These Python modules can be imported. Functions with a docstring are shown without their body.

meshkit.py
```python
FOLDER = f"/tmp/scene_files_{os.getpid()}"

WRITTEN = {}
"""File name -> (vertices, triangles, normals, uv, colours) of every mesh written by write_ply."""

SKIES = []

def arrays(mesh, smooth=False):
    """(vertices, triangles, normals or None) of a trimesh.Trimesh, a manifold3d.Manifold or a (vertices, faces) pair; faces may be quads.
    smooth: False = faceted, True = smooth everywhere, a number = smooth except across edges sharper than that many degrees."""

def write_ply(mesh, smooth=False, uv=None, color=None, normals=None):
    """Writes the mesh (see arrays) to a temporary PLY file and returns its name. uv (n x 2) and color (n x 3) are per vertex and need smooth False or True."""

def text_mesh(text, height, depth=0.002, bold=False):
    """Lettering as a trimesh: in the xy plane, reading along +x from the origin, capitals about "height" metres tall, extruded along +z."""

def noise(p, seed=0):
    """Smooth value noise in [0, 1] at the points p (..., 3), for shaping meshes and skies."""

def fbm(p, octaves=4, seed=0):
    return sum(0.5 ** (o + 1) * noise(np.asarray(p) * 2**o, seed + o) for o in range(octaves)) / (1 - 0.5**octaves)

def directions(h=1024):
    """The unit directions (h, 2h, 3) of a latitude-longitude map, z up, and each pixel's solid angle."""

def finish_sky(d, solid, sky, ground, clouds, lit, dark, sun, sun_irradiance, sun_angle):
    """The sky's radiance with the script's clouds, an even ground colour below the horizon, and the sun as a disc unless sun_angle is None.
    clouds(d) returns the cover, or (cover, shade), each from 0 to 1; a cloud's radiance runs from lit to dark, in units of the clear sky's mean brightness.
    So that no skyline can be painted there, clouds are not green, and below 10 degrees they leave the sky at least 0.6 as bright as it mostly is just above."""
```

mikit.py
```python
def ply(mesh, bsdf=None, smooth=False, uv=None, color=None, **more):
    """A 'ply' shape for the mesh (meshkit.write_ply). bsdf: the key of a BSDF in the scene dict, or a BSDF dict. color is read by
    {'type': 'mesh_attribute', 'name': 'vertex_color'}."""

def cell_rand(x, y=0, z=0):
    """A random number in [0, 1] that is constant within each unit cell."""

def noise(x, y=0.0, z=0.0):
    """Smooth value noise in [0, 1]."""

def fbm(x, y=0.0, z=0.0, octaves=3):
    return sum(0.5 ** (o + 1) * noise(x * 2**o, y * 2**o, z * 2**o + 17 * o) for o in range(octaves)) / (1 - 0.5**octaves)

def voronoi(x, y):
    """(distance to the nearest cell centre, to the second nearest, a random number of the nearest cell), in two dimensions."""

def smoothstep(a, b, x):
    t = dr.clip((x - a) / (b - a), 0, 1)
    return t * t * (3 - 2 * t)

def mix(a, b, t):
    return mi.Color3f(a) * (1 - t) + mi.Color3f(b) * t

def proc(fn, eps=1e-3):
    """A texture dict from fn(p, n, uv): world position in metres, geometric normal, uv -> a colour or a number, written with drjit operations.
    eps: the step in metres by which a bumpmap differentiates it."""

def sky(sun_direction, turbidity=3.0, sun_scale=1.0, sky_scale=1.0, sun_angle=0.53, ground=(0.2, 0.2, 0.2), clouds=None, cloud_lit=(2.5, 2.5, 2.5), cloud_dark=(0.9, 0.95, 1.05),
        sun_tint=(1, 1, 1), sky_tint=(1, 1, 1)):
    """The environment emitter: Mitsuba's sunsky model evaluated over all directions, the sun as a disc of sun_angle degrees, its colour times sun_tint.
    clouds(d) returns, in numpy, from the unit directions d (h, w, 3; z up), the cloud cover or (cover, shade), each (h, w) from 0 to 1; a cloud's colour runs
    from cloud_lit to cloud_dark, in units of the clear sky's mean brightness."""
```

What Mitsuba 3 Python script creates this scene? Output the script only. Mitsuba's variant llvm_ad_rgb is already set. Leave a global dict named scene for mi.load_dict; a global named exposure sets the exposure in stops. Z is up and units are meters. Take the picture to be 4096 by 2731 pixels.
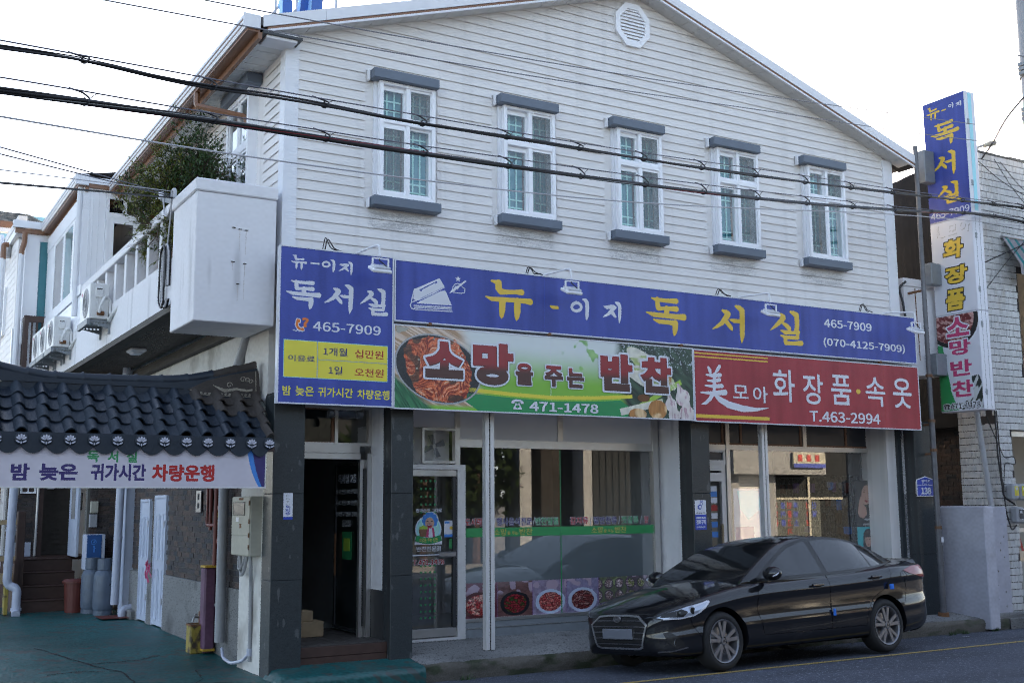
import json, math, random
import numpy as np, trimesh, drjit as dr, mitsuba as mi
import manifold3d as m3
from shapely import affinity
from shapely.geometry import Polygon, Point, LineString, MultiPolygon, box as sbox
from shapely.ops import unary_union
import mikit
from mikit import ply, proc, noise, fbm, voronoi, cell_rand, smoothstep, mix

T = mi.ScalarTransform4f
scene, labels = {}, {}
rng = np.random.default_rng(7)

# ------------------------------------------------------------------ camera, sky, exposure
YAW, PITCH, ROLL, EYE = 0.53163, 0.144208, -0.00733, [0.0, 0.0, 1.78]
_f = np.array([math.sin(YAW) * math.cos(PITCH), math.cos(YAW) * math.cos(PITCH), math.sin(PITCH)])
_r = np.array([math.cos(YAW), -math.sin(YAW), 0.0])
_u = np.cross(_r, _f)
_up = -math.sin(ROLL) * _r + math.cos(ROLL) * _u
scene['camera'] = {'type': 'perspective', 'fov': 48.877, 'fov_axis': 'x', 'near_clip': 0.05, 'far_clip': 2000.0,
                   'to_world': T().look_at(origin=EYE, target=(np.array(EYE) + _f).tolist(), up=_up.tolist())}
SUN_AZ, SUN_EL = math.radians(37.6), math.radians(24.0)      # behind the gable, to the right of the middle
SUN = [math.sin(SUN_AZ) * math.cos(SUN_EL), math.cos(SUN_AZ) * math.cos(SUN_EL), math.sin(SUN_EL)]
scene['sky'] = mikit.sky(SUN, turbidity=3.0, clouds=lambda d: 0.16 + 0.06 * np.sin(3 * d[..., 0] + 1) * np.cos(2 * d[..., 1]),
                         cloud_lit=(1.65, 1.6, 1.6), cloud_dark=(1.12, 1.12, 1.14), sky_tint=(1.14, 0.975, 0.93), sun_tint=(0.93, 0.97, 1.08))
exposure = 4.0

# ------------------------------------------------------------------ materials
def rgb(c): return {'type': 'rgb', 'value': [float(x) for x in c]}
def mat(key, c, rough=0.6, metal=0.0, spec=0.5, bump=None, scale=0.002, eps=1e-3, **kw):
    col = proc(c) if callable(c) else rgb(c)
    b = {'type': 'principled', 'base_color': col, 'roughness': rough, 'metallic': metal, **kw}
    if not metal: b['specular'] = spec
    if bump is not None:
        b = {'type': 'bumpmap', 'arbitrary': proc(bump, eps), 'scale': scale, 'bsdf': b}
    scene[key] = {'type': 'twosided', 'bsdf': b}
    return key

def mottle(c, amt=0.15, s=6.0, s2=40.0):
    c = np.array(c)
    def fn(p, n, uv):
        k = fbm(p.x * s, p.y * s, p.z * s, 3) - 0.5
        g = noise(p.x * s2, p.y * s2, p.z * s2) - 0.5
        f = 1 + amt * (1.6 * k + 0.7 * g)
        return mi.Color3f(*[float(v) for v in c]) * f
    return fn

def siding_c(p, n, uv):
    # off-white vinyl with rain streaks and grime specks that have a grain of their own
    streak = fbm((p.x + p.y) * 9, p.z * 0.35, 3, 3)
    speck = noise(p.x * 60, p.y * 60, p.z * 90)
    grime = smoothstep(0.58, 0.80, streak) * (0.5 + 0.5 * speck)
    tone = fbm(p.x * 1.2, p.y * 1.2, p.z * 2.2, 3)
    c = mi.Color3f(0.65, 0.63, 0.615) * (0.93 + 0.14 * tone)
    # darker speckle on the boards below each sill
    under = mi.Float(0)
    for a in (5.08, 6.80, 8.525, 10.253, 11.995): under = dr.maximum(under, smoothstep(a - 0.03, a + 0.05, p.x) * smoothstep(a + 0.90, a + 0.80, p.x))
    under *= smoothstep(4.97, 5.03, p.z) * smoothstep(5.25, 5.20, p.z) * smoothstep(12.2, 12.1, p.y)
    sill_speckle = under * smoothstep(0.40, 0.62, 0.55 * noise(p.x * 75, p.y * 75, p.z * 75) + 0.45 * fbm(p.x * 5, p.y, p.z * 22, 2))
    return c * (1 - 0.11 * grime) * (1 - 0.36 * sill_speckle)
mat('siding', siding_c, 0.45)
mat('white_trim', mottle((0.66, 0.67, 0.70), 0.05, 5, 30), 0.4)
mat('white_vinyl', (0.76, 0.77, 0.80), 0.28)
mat('slate_blue', mottle((0.105, 0.13, 0.17), 0.12, 8, 70), 0.45)
mat('brown_metal', mottle((0.20, 0.095, 0.05), 0.22, 10, 60), 0.4)
mat('soffit_mat', mottle((0.55, 0.55, 0.54), 0.10, 4, 50), 0.5)
mat('roof_shingle', mottle((0.10, 0.10, 0.105), 0.4, 10, 50), 0.9)
def plaster_c(p, n, uv):
    st = fbm((p.x + p.y) * 5, (p.x - p.y) * 3, p.z * 0.7, 3)
    sp = noise(p.x * 30, p.y * 30, p.z * 30)
    return mi.Color3f(0.66, 0.655, 0.67) * (0.96 + 0.07 * sp) * (1 - 0.22 * smoothstep(0.60, 0.82, st))
mat('plaster', plaster_c, 0.75, bump=lambda p, n, uv: noise(p.x * 140, p.y * 140, p.z * 140), scale=0.0008)
def oldplaster_c(p, n, uv):
    st = fbm(p.y * 2.0 + p.x, p.x * 2.0, p.z * 1.6, 4)
    c = mix([0.56, 0.545, 0.51], [0.27, 0.25, 0.22], smoothstep(0.54, 0.76, st) * 0.75)
    return c * (0.92 + 0.14 * noise(p.x * 25, p.y * 25, p.z * 25))
mat('old_plaster', oldplaster_c, 0.85)
def granite_c(p, n, uv):
    g = noise(p.x * 260, p.y * 260, p.z * 260)
    g2 = fbm(p.x * 60, p.y * 60, p.z * 60, 2)
    drip = smoothstep(0.74, 0.80, noise(p.x * 34, p.y * 34, p.z * 9))
    c = mi.Color3f(0.028, 0.034, 0.037) * (0.5 + 0.7 * g + 0.5 * g2)
    return c + mi.Color3f(0.10, 0.10, 0.10) * drip * smoothstep(0.6, 0.7, noise(p.x * 11, p.y * 11, p.z * 7)) * 0.5
mat('granite', granite_c, 0.32)
mat('granite_joint', (0.012, 0.013, 0.013), 0.9)
mat('track', (0.03, 0.032, 0.035), 0.45, 0.0)
mat('alu', mottle((0.60, 0.59, 0.57), 0.06, 20, 80), 0.32, 0.85)
mat('alu_pale', mottle((0.62, 0.61, 0.60), 0.05, 20, 80), 0.4, 0.25)
mat('steel', mottle((0.42, 0.42, 0.43), 0.15, 25, 90), 0.35, 0.9)
mat('dark_wood', mottle((0.050, 0.026, 0.020), 0.3, 12, 60), 0.5)
mat('deck_dark', mottle((0.045, 0.040, 0.036), 0.35, 9, 45), 0.7)
def soffwood_c(p, n, uv):
    k = fbm(p.x * 3, p.y * 60, p.z, 3)
    return mi.Color3f(0.075, 0.062, 0.055) * (0.35 + 1.3 * k)
mat('soffit_wood', soffwood_c, 0.7)
def asphalt_c(p, n, uv):
    g = noise(p.x * 120, p.y * 120, 3)
    g2 = noise(p.x * 300, p.y * 300, 7)
    big = fbm(p.x * 0.7, p.y * 1.6, 1, 4)
    d, _, _ = voronoi(p.x * 48, p.y * 48)
    g3 = noise(p.x * 52, p.y * 52, 5)
    patch = smoothstep(0.52, 0.60, fbm(p.x * 0.8 + 3, p.y * 2.2, 8, 3))
    c = mi.Color3f(0.050, 0.056, 0.074) * (0.30 + 0.5 * g + 0.35 * g2 + 0.55 * g3) * (0.74 + 0.5 * big) * (1 - 0.16 * patch)
    return c + mi.Color3f(0.11, 0.115, 0.13) * smoothstep(0.74, 0.88, g3) * smoothstep(0.5, 0.2, d)
mat('asphalt', asphalt_c, 0.75, bump=lambda p, n, uv: noise(p.x * 120, p.y * 120, 3) + 0.5 * noise(p.x * 300, p.y * 300, 7), scale=0.003)
def concrete_c(p, n, uv):
    g = noise(p.x * 90, p.y * 90, p.z * 90)
    agg = smoothstep(0.66, 0.78, noise(p.x * 55, p.y * 55, p.z * 55))
    big = fbm(p.x * 1.4, p.y * 1.4, p.z * 1.4, 4)
    c = mi.Color3f(0.18, 0.18, 0.178) * (0.6 + 0.55 * g) * (0.55 + 0.9 * big)
    stain = smoothstep(0.56, 0.72, fbm(p.x * 2.1 + 4, p.y * 3, p.z * 2, 4))
    return c * (1 - 0.55 * agg) * (1 - 0.4 * stain)
mat('concrete', concrete_c, 0.85, bump=lambda p, n, uv: noise(p.x * 90, p.y * 90, p.z * 90), scale=0.003)
def kerb_c(p, n, uv):
    g = noise(p.x * 80, p.y * 80, p.z * 80)
    big = fbm(p.x * 2.4, p.y * 2, p.z * 5, 4)
    moss = smoothstep(0.48, 0.70, fbm(p.x * 4, p.y * 4, p.z * 9 + 5, 3))
    c = mix([0.115, 0.105, 0.09], [0.045, 0.055, 0.03], moss)
    return c * (0.55 + 0.5 * g) * (0.6 + 0.8 * big)
mat('kerb_stone', kerb_c, 0.9, bump=lambda p, n, uv: fbm(p.x * 40, p.y * 40, p.z * 40, 3), scale=0.008)
def greenpaint_c(p, n, uv):
    x, y = p.x + p.z, p.y + p.z
    big = fbm(x * 0.9, y * 0.9, 2, 4)
    g = noise(x * 40, y * 40, 4)
    scuff = smoothstep(0.58, 0.74, fbm(x * 5, y * 5, 9, 3))
    chip = smoothstep(0.63, 0.69, fbm(x * 9, y * 9, 3, 3)) * smoothstep(0.42, 0.58, fbm(x * 0.9, y * 0.9, 12, 2))
    c = mi.Color3f(0.010, 0.078, 0.078) * (0.45 + 0.95 * big) * (0.75 + 0.5 * g)
    return mix(c * (1 - 0.35 * scuff) + mi.Color3f(0.02, 0.022, 0.02) * scuff, mi.Color3f(0.045, 0.05, 0.047), chip * 0.8)
mat('green_paint', greenpaint_c, 0.36, bump=lambda p, n, uv: fbm(p.x * 4, p.y * 4, 1, 4) + 0.25 * noise(p.x * 60, p.y * 60, 2), scale=0.035, eps=4e-3)
def yellow_c(p, n, uv):
    w = smoothstep(0.62, 0.78, noise(p.x * 70, p.y * 70, 2)) * 0.7
    return mix([0.30, 0.20, 0.055], [0.07, 0.07, 0.06], w)
mat('yellow_line', yellow_c, 0.7)
def brick_c(p, n, uv):
    cr = cell_rand(dr.floor(p.y * 4.76 + 0.5 * dr.floor(p.z * 14.3)), dr.floor(p.z * 14.3), dr.floor(p.x * 4.76))
    g = noise(p.x * 70, p.y * 70, p.z * 70)
    c = mix([0.085, 0.058, 0.048], [0.035, 0.037, 0.043], cr)
    return c * (0.65 + 0.6 * g)
mat('brick_dark', brick_c, 0.85)
mat('mortar', mottle((0.10, 0.098, 0.09), 0.2, 20, 80), 0.95)
mat('redbrick', mottle((0.16, 0.06, 0.04), 0.4, 9, 60), 0.85)
def tile_c(p, n, uv):
    cr = cell_rand(dr.floor(p.x * 11), dr.floor(p.y * 11), dr.floor(p.z * 9))
    rust = smoothstep(0.62, 0.80, fbm(p.x * 3.5, p.y * 3.5, p.z * 0.9, 4))
    c = mix([0.60, 0.60, 0.60], [0.50, 0.505, 0.50], cr)
    return mix(c, mi.Color3f(0.30, 0.22, 0.13), rust * 0.5)
mat('white_tile', tile_c, 0.25)
mat('tile_joint', (0.045, 0.04, 0.04), 0.9)
mat('rooftile', mottle((0.0075, 0.0145, 0.025), 0.25, 4, 90), 0.55)
mat('rooftile_worn', mottle((0.012, 0.020, 0.031), 0.4, 6, 70), 0.7)
mat('rooftile_deep', mottle((0.0055, 0.011, 0.020), 0.25, 5, 80), 0.38)
mat('rooftile_dusty', mottle((0.045, 0.037, 0.032), 0.4, 6, 60), 0.75)
mat('lotus_white', (0.42, 0.43, 0.50), 0.5)
mat('pvc_pipe', mottle((0.38, 0.41, 0.50), 0.08, 8, 40), 0.3)
mat('pipe_grey', mottle((0.28, 0.285, 0.30), 0.15, 8, 40), 0.45)
mat('black_rubber', (0.014, 0.014, 0.015), 0.5)
mat('cable_mat', (0.012, 0.013, 0.016), 0.42)
mat('cable_light', (0.40, 0.40, 0.42), 0.5)
mat('wire_mat', (0.10, 0.10, 0.125), 0.5); mat('screen_wire', (0.26, 0.275, 0.28), 0.6)
mat('red_cable', (0.22, 0.02, 0.03), 0.45)
mat('ac_white', mottle((0.64, 0.64, 0.63), 0.06, 6, 40), 0.4)
mat('bracket_grey', mottle((0.22, 0.24, 0.26), 0.15, 20, 60), 0.5, 0.3)
mat('dark_grille', (0.06, 0.062, 0.065), 0.6)
mat('grille_disc', (0.34, 0.34, 0.35), 0.6)
mat('rust', mottle((0.16, 0.075, 0.035), 0.4, 20, 80), 0.85)
mat('gas_paint', mottle((0.13, 0.032, 0.026), 0.2, 12, 60), 0.5)
mat('cream_box', mottle((0.36, 0.35, 0.29), 0.12, 7, 40), 0.5)
mat('blue_box', (0.018, 0.075, 0.23), 0.4)
mat('white_box', mottle((0.42, 0.46, 0.55), 0.06, 5, 30), 0.4)
mat('cylinder_grey', mottle((0.085, 0.11, 0.15), 0.15, 10, 50), 0.4)
mat('bin_red', (0.10, 0.022, 0.016), 0.5)
mat('purple_guard', mottle((0.105, 0.048, 0.088), 0.35, 5, 40), 0.6)
mat('yellow_paint', mottle((0.42, 0.26, 0.03), 0.3, 12, 60), 0.5)
mat('can_yellow', lambda p, n, uv: mix([0.26, 0.20, 0.035], [0.05, 0.035, 0.02], smoothstep(0.46, 0.66, fbm(p.x * 14, p.y * 14, p.z * 8, 4))), 0.55)
mat('dark_interior', (0.012, 0.012, 0.012), 0.9)
mat('grey_interior', mottle((0.24, 0.25, 0.24), 0.1, 3, 20), 0.9)
mat('felt_black', mottle((0.012, 0.012, 0.014), 0.35, 7, 40), 0.9)
mat('gate_grey', mottle((0.40, 0.42, 0.44), 0.12, 7, 40), 0.5)
mat('lilac_wall', plaster_c, 0.8)
scene['lilac_wall']['bsdf']['base_color'] = proc(mottle((0.40, 0.40, 0.45), 0.22, 3, 30))
mat('awning_green', (0.012, 0.16, 0.17), 0.7)
mat('awning_grey', (0.25, 0.24, 0.26), 0.7)
mat('teal_cladding', (0.30, 0.55, 0.62), 0.4)
# signs and prints
def streaked(c, amt):
    # faded print with rain streaks and grime of its own grain
    def fn(p, n, uv):
        st = fbm((p.x + p.y) * 8, p.z * 0.7, 5, 3) - 0.5; g = noise(p.x * 70, p.y * 70, p.z * 70) - 0.5; b = fbm(p.x * 1.1, p.y, p.z * 1.5, 3) - 0.5
        return mi.Color3f(*c) * (1 + amt * (1.2 * st + 0.4 * g + 1.0 * b)) + mi.Color3f(0.010, 0.010, 0.010) * (1 + 2 * st)
    return fn
mat('sign_blue', streaked((0.030, 0.052, 0.285), 0.35), 0.5, bump=lambda p, n, uv: fbm(p.x * 1.6, p.y * 3, p.z * 2.2, 2), scale=0.012, eps=6e-3)
mat('sign_blue2', (0.03, 0.06, 0.36), 0.35)
mat('sign_red', streaked((0.30, 0.014, 0.024), 0.35), 0.5)
mat('sign_white', (0.60, 0.61, 0.66), 0.35)
mat('sign_yellow', (0.66, 0.44, 0.045), 0.4)
mat('panel_yellow', (0.66, 0.58, 0.05), 0.4)
mat('ink_navy', (0.035, 0.025, 0.12), 0.4)
mat('ink_red', (0.36, 0.02, 0.02), 0.4)
mat('ink_black', (0.02, 0.018, 0.018), 0.4)
mat('ink_green', (0.03, 0.22, 0.08), 0.4)
mat('ink_orange', (0.62, 0.16, 0.03), 0.4)
mat('ink_lightgreen', (0.10, 0.45, 0.17), 0.4)
mat('ink_cyan', (0.30, 0.62, 0.70), 0.4)
mat('ink_gold', (0.50, 0.42, 0.10), 0.4)
mat('ink_skyblue', (0.05, 0.20, 0.55), 0.4)
mat('ink_lime', (0.32, 0.50, 0.06), 0.4)
mat('print_green', (0.018, 0.235, 0.075), 0.36)
mat('skin', (0.50, 0.30, 0.22), 0.5)
mat('ink_pink', (0.45, 0.05, 0.14), 0.4)
mat('lip_red', (0.28, 0.01, 0.02), 0.4)
mat('hair_dark', (0.012, 0.010, 0.010), 0.5)
mat('poster_teal', (0.03, 0.42, 0.45), 0.4)
mat('ink_purple', (0.20, 0.10, 0.26), 0.4)
# glass
scene['pane_glass'] = {'type': 'thindielectric', 'int_ior': 1.55}
scene['tint_glass'] = {'type': 'thindielectric', 'int_ior': 1.55, 'specular_transmittance': rgb((0.55, 0.62, 0.62))}
mat('screen_mesh', (0.15, 0.155, 0.16), 0.7)

# ------------------------------------------------------------------ shapes
def M(v, f): return trimesh.Trimesh(np.asarray(v, float), np.asarray(f, int), process=False)
def cat(ms): return trimesh.util.concatenate([m for m in ms if m is not None])
_BF = np.array([[0, 2, 1], [1, 2, 3], [4, 5, 6], [5, 7, 6], [0, 1, 4], [1, 5, 4], [2, 6, 3], [3, 6, 7], [0, 4, 2], [2, 4, 6], [1, 3, 5], [3, 7, 5]])
def box(x0, x1, y0, y1, z0, z1):
    return M([[x, y, z] for z in (z0, z1) for y in (y0, y1) for x in (x0, x1)], _BF)
def cbox(x0, x1, y0, y1, z0, z1, c=0.006):
    """a box with chamfered edges"""
    lo, hi = np.array([x0, y0, z0], float), np.array([x1, y1, z1], float)
    c = min(c, 0.45 * (hi - lo).min())
    pts = []
    for sx in (0, 1):
        for sy in (0, 1):
            for sz in (0, 1):
                p = np.where([sx, sy, sz], hi, lo); s = np.where([sx, sy, sz], -c, c)
                for k in range(3):
                    q = p + s; q[k] = p[k]; pts.append(q)
    return trimesh.convex.convex_hull(np.array(pts))
def tube(pts, r, n=8, cap=True):
    pts = np.asarray(pts, float); r = np.broadcast_to(np.asarray(r, float), len(pts))
    tan = np.gradient(pts, axis=0); tan /= np.linalg.norm(tan, axis=1, keepdims=True) + 1e-12
    a = np.array([0, 0, 1.0]) if abs(tan[0][2]) < 0.9 else np.array([1.0, 0, 0])
    u = np.cross(tan[0], a); u /= np.linalg.norm(u)
    V = []
    t = np.arange(n) * 2 * math.pi / n
    for i in range(len(pts)):
        u = u - tan[i] * (u @ tan[i]); u /= np.linalg.norm(u) + 1e-12
        w = np.cross(tan[i], u)
        V.append(pts[i] + r[i] * (np.cos(t)[:, None] * u + np.sin(t)[:, None] * w))
    V = np.vstack(V); F = []
    for i in range(len(pts) - 1):
        for k in range(n):
            a0, b0 = i * n + k, i * n + (k + 1) % n
            F += [[a0, b0, b0 + n], [a0, b0 + n, a0 + n]]
    if cap:
        V = np.vstack([V, pts[0], pts[-1]]); c0, c1 = len(V) - 2, len(V) - 1
        o = (len(pts) - 1) * n
        F += [[c0, (k + 1) % n, k] for k in range(n)] + [[c1, o + k, o + (k + 1) % n] for k in range(n)]
    return M(V, F)
def bend(pts, r, seg=5):
    """a polyline with rounded corners"""
    pts = [np.array(p, float) for p in pts]; out = [pts[0]]
    for a, b, c in zip(pts, pts[1:], pts[2:]):
        d0, d1 = (a - b), (c - b); l0, l1 = np.linalg.norm(d0), np.linalg.norm(d1)
        q = min(r, 0.45 * l0, 0.45 * l1); p0, p1 = b + d0 / l0 * q, b + d1 / l1 * q
        for t in np.linspace(0, 1, seg): out.append((1 - t) ** 2 * p0 + 2 * t * (1 - t) * b + t * t * p1)
    out.append(pts[-1]); return np.array(out)
def lathe(prof, n=24, center=(0, 0, 0), axis='z'):
    """prof: (radius, height) pairs"""
    prof = np.asarray(prof, float); t = np.arange(n) * 2 * math.pi / n
    V = np.array([[r * np.cos(a), r * np.sin(a), h] for r, h in prof for a in t]); F = []
    for i in range(len(prof) - 1):
        for k in range(n):
            a, b = i * n + k, i * n + (k + 1) % n
            F += [[a, b, b + n], [a, b + n, a + n]]
    if axis == 'y': V = V[:, [0, 2, 1]] * [1, -1, 1]
    if axis == 'x': V = V[:, [2, 0, 1]]
    return M(V + np.array(center), F)
def polys(g):
    if g is None or g.is_empty: return []
    return [p for p in getattr(g, 'geoms', [g]) if p.geom_type == 'Polygon' and p.area > 1e-9]
def slab(g, d):
    """polygon(s) extruded: (x, y) stay, 0..d along +z"""
    ms = [trimesh.creation.extrude_polygon(p, d, engine='earcut') for p in polys(g)]
    return cat(ms) if ms else None
def xz(g, y0, y1):
    """polygon(s) in (x, z) extruded from y0 (front, towards the street) to y1"""
    m = slab(g, y1 - y0)
    if m is None: return None
    v = m.vertices; return M(np.stack([v[:, 0], y1 - v[:, 2], v[:, 1]], 1), m.faces)
def yz(g, x0, x1):
    """polygon(s) in (u, z), u = -y (so that text reads from the left), extruded from x0 (front, -x side) to x1"""
    m = slab(g, x1 - x0)
    v = m.vertices; return M(np.stack([x1 - v[:, 2], -v[:, 0], v[:, 1]], 1), m.faces)
def rect(x0, x1, z0, z1): return sbox(min(x0, x1), min(z0, z1), max(x0, x1), max(z0, z1))
def frame2d(x0, x1, z0, z1, w): return rect(x0, x1, z0, z1).difference(rect(x0 + w, x1 - w, z0 + w, z1 - w))
def mani(m): return m3.Manifold(m3.Mesh(np.asarray(m.vertices, np.float32), np.asarray(m.faces, np.uint32)))
def unmani(m):
    q = m.to_mesh(); return M(q.vert_properties[:, :3], q.tri_verts)
def moved(m, T4=None, t=(0, 0, 0), rz=0.0):
    m = m.copy(); c, s = math.cos(rz), math.sin(rz)
    v = m.vertices @ np.array([[c, s, 0], [-s, c, 0], [0, 0, 1.0]]) + np.array(t, float)
    return M(v, m.faces)

# ------------------------------------------------------------------ entries of the scene
_used = {}
def numbered(key):
    n = _used.get(key, 0); _used[key] = n + 1
    return key if n == 0 else f'{key}_{n:03d}'
def thing(name, label, cat_, group=None):
    key = numbered(name); labels[key] = {'label': label, 'category': cat_}
    if group: labels[key]['group'] = group
    return key
def part(parent, name, mesh, bsdf, label=None, kind=None, smooth=False, **kw):
    if mesh is None: return None
    key = numbered(f'{parent}__{name}')
    scene[key] = ply(mesh, bsdf, smooth=smooth, **kw)
    if label or kind:
        labels[key] = {**({'label': label} if label else {}), **({'kind': kind} if kind else {})}
    return key
def parts(parent, name, meshes, bsdf, *a, **kw):
    return [part(parent, name, m, bsdf, *a, **kw) for m in meshes]
def solo(name, mesh, bsdf, label, cat_, group=None, smooth=False):
    key = thing(name, label, cat_, group); scene[key] = ply(mesh, bsdf, smooth=smooth); return key
def setting(name, mesh, bsdf, label=None, smooth=False):
    key = numbered(name); scene[key] = ply(mesh, bsdf, smooth=smooth)
    labels[key] = {'kind': 'structure', **({'label': label} if label else {})}
    return key

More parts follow.
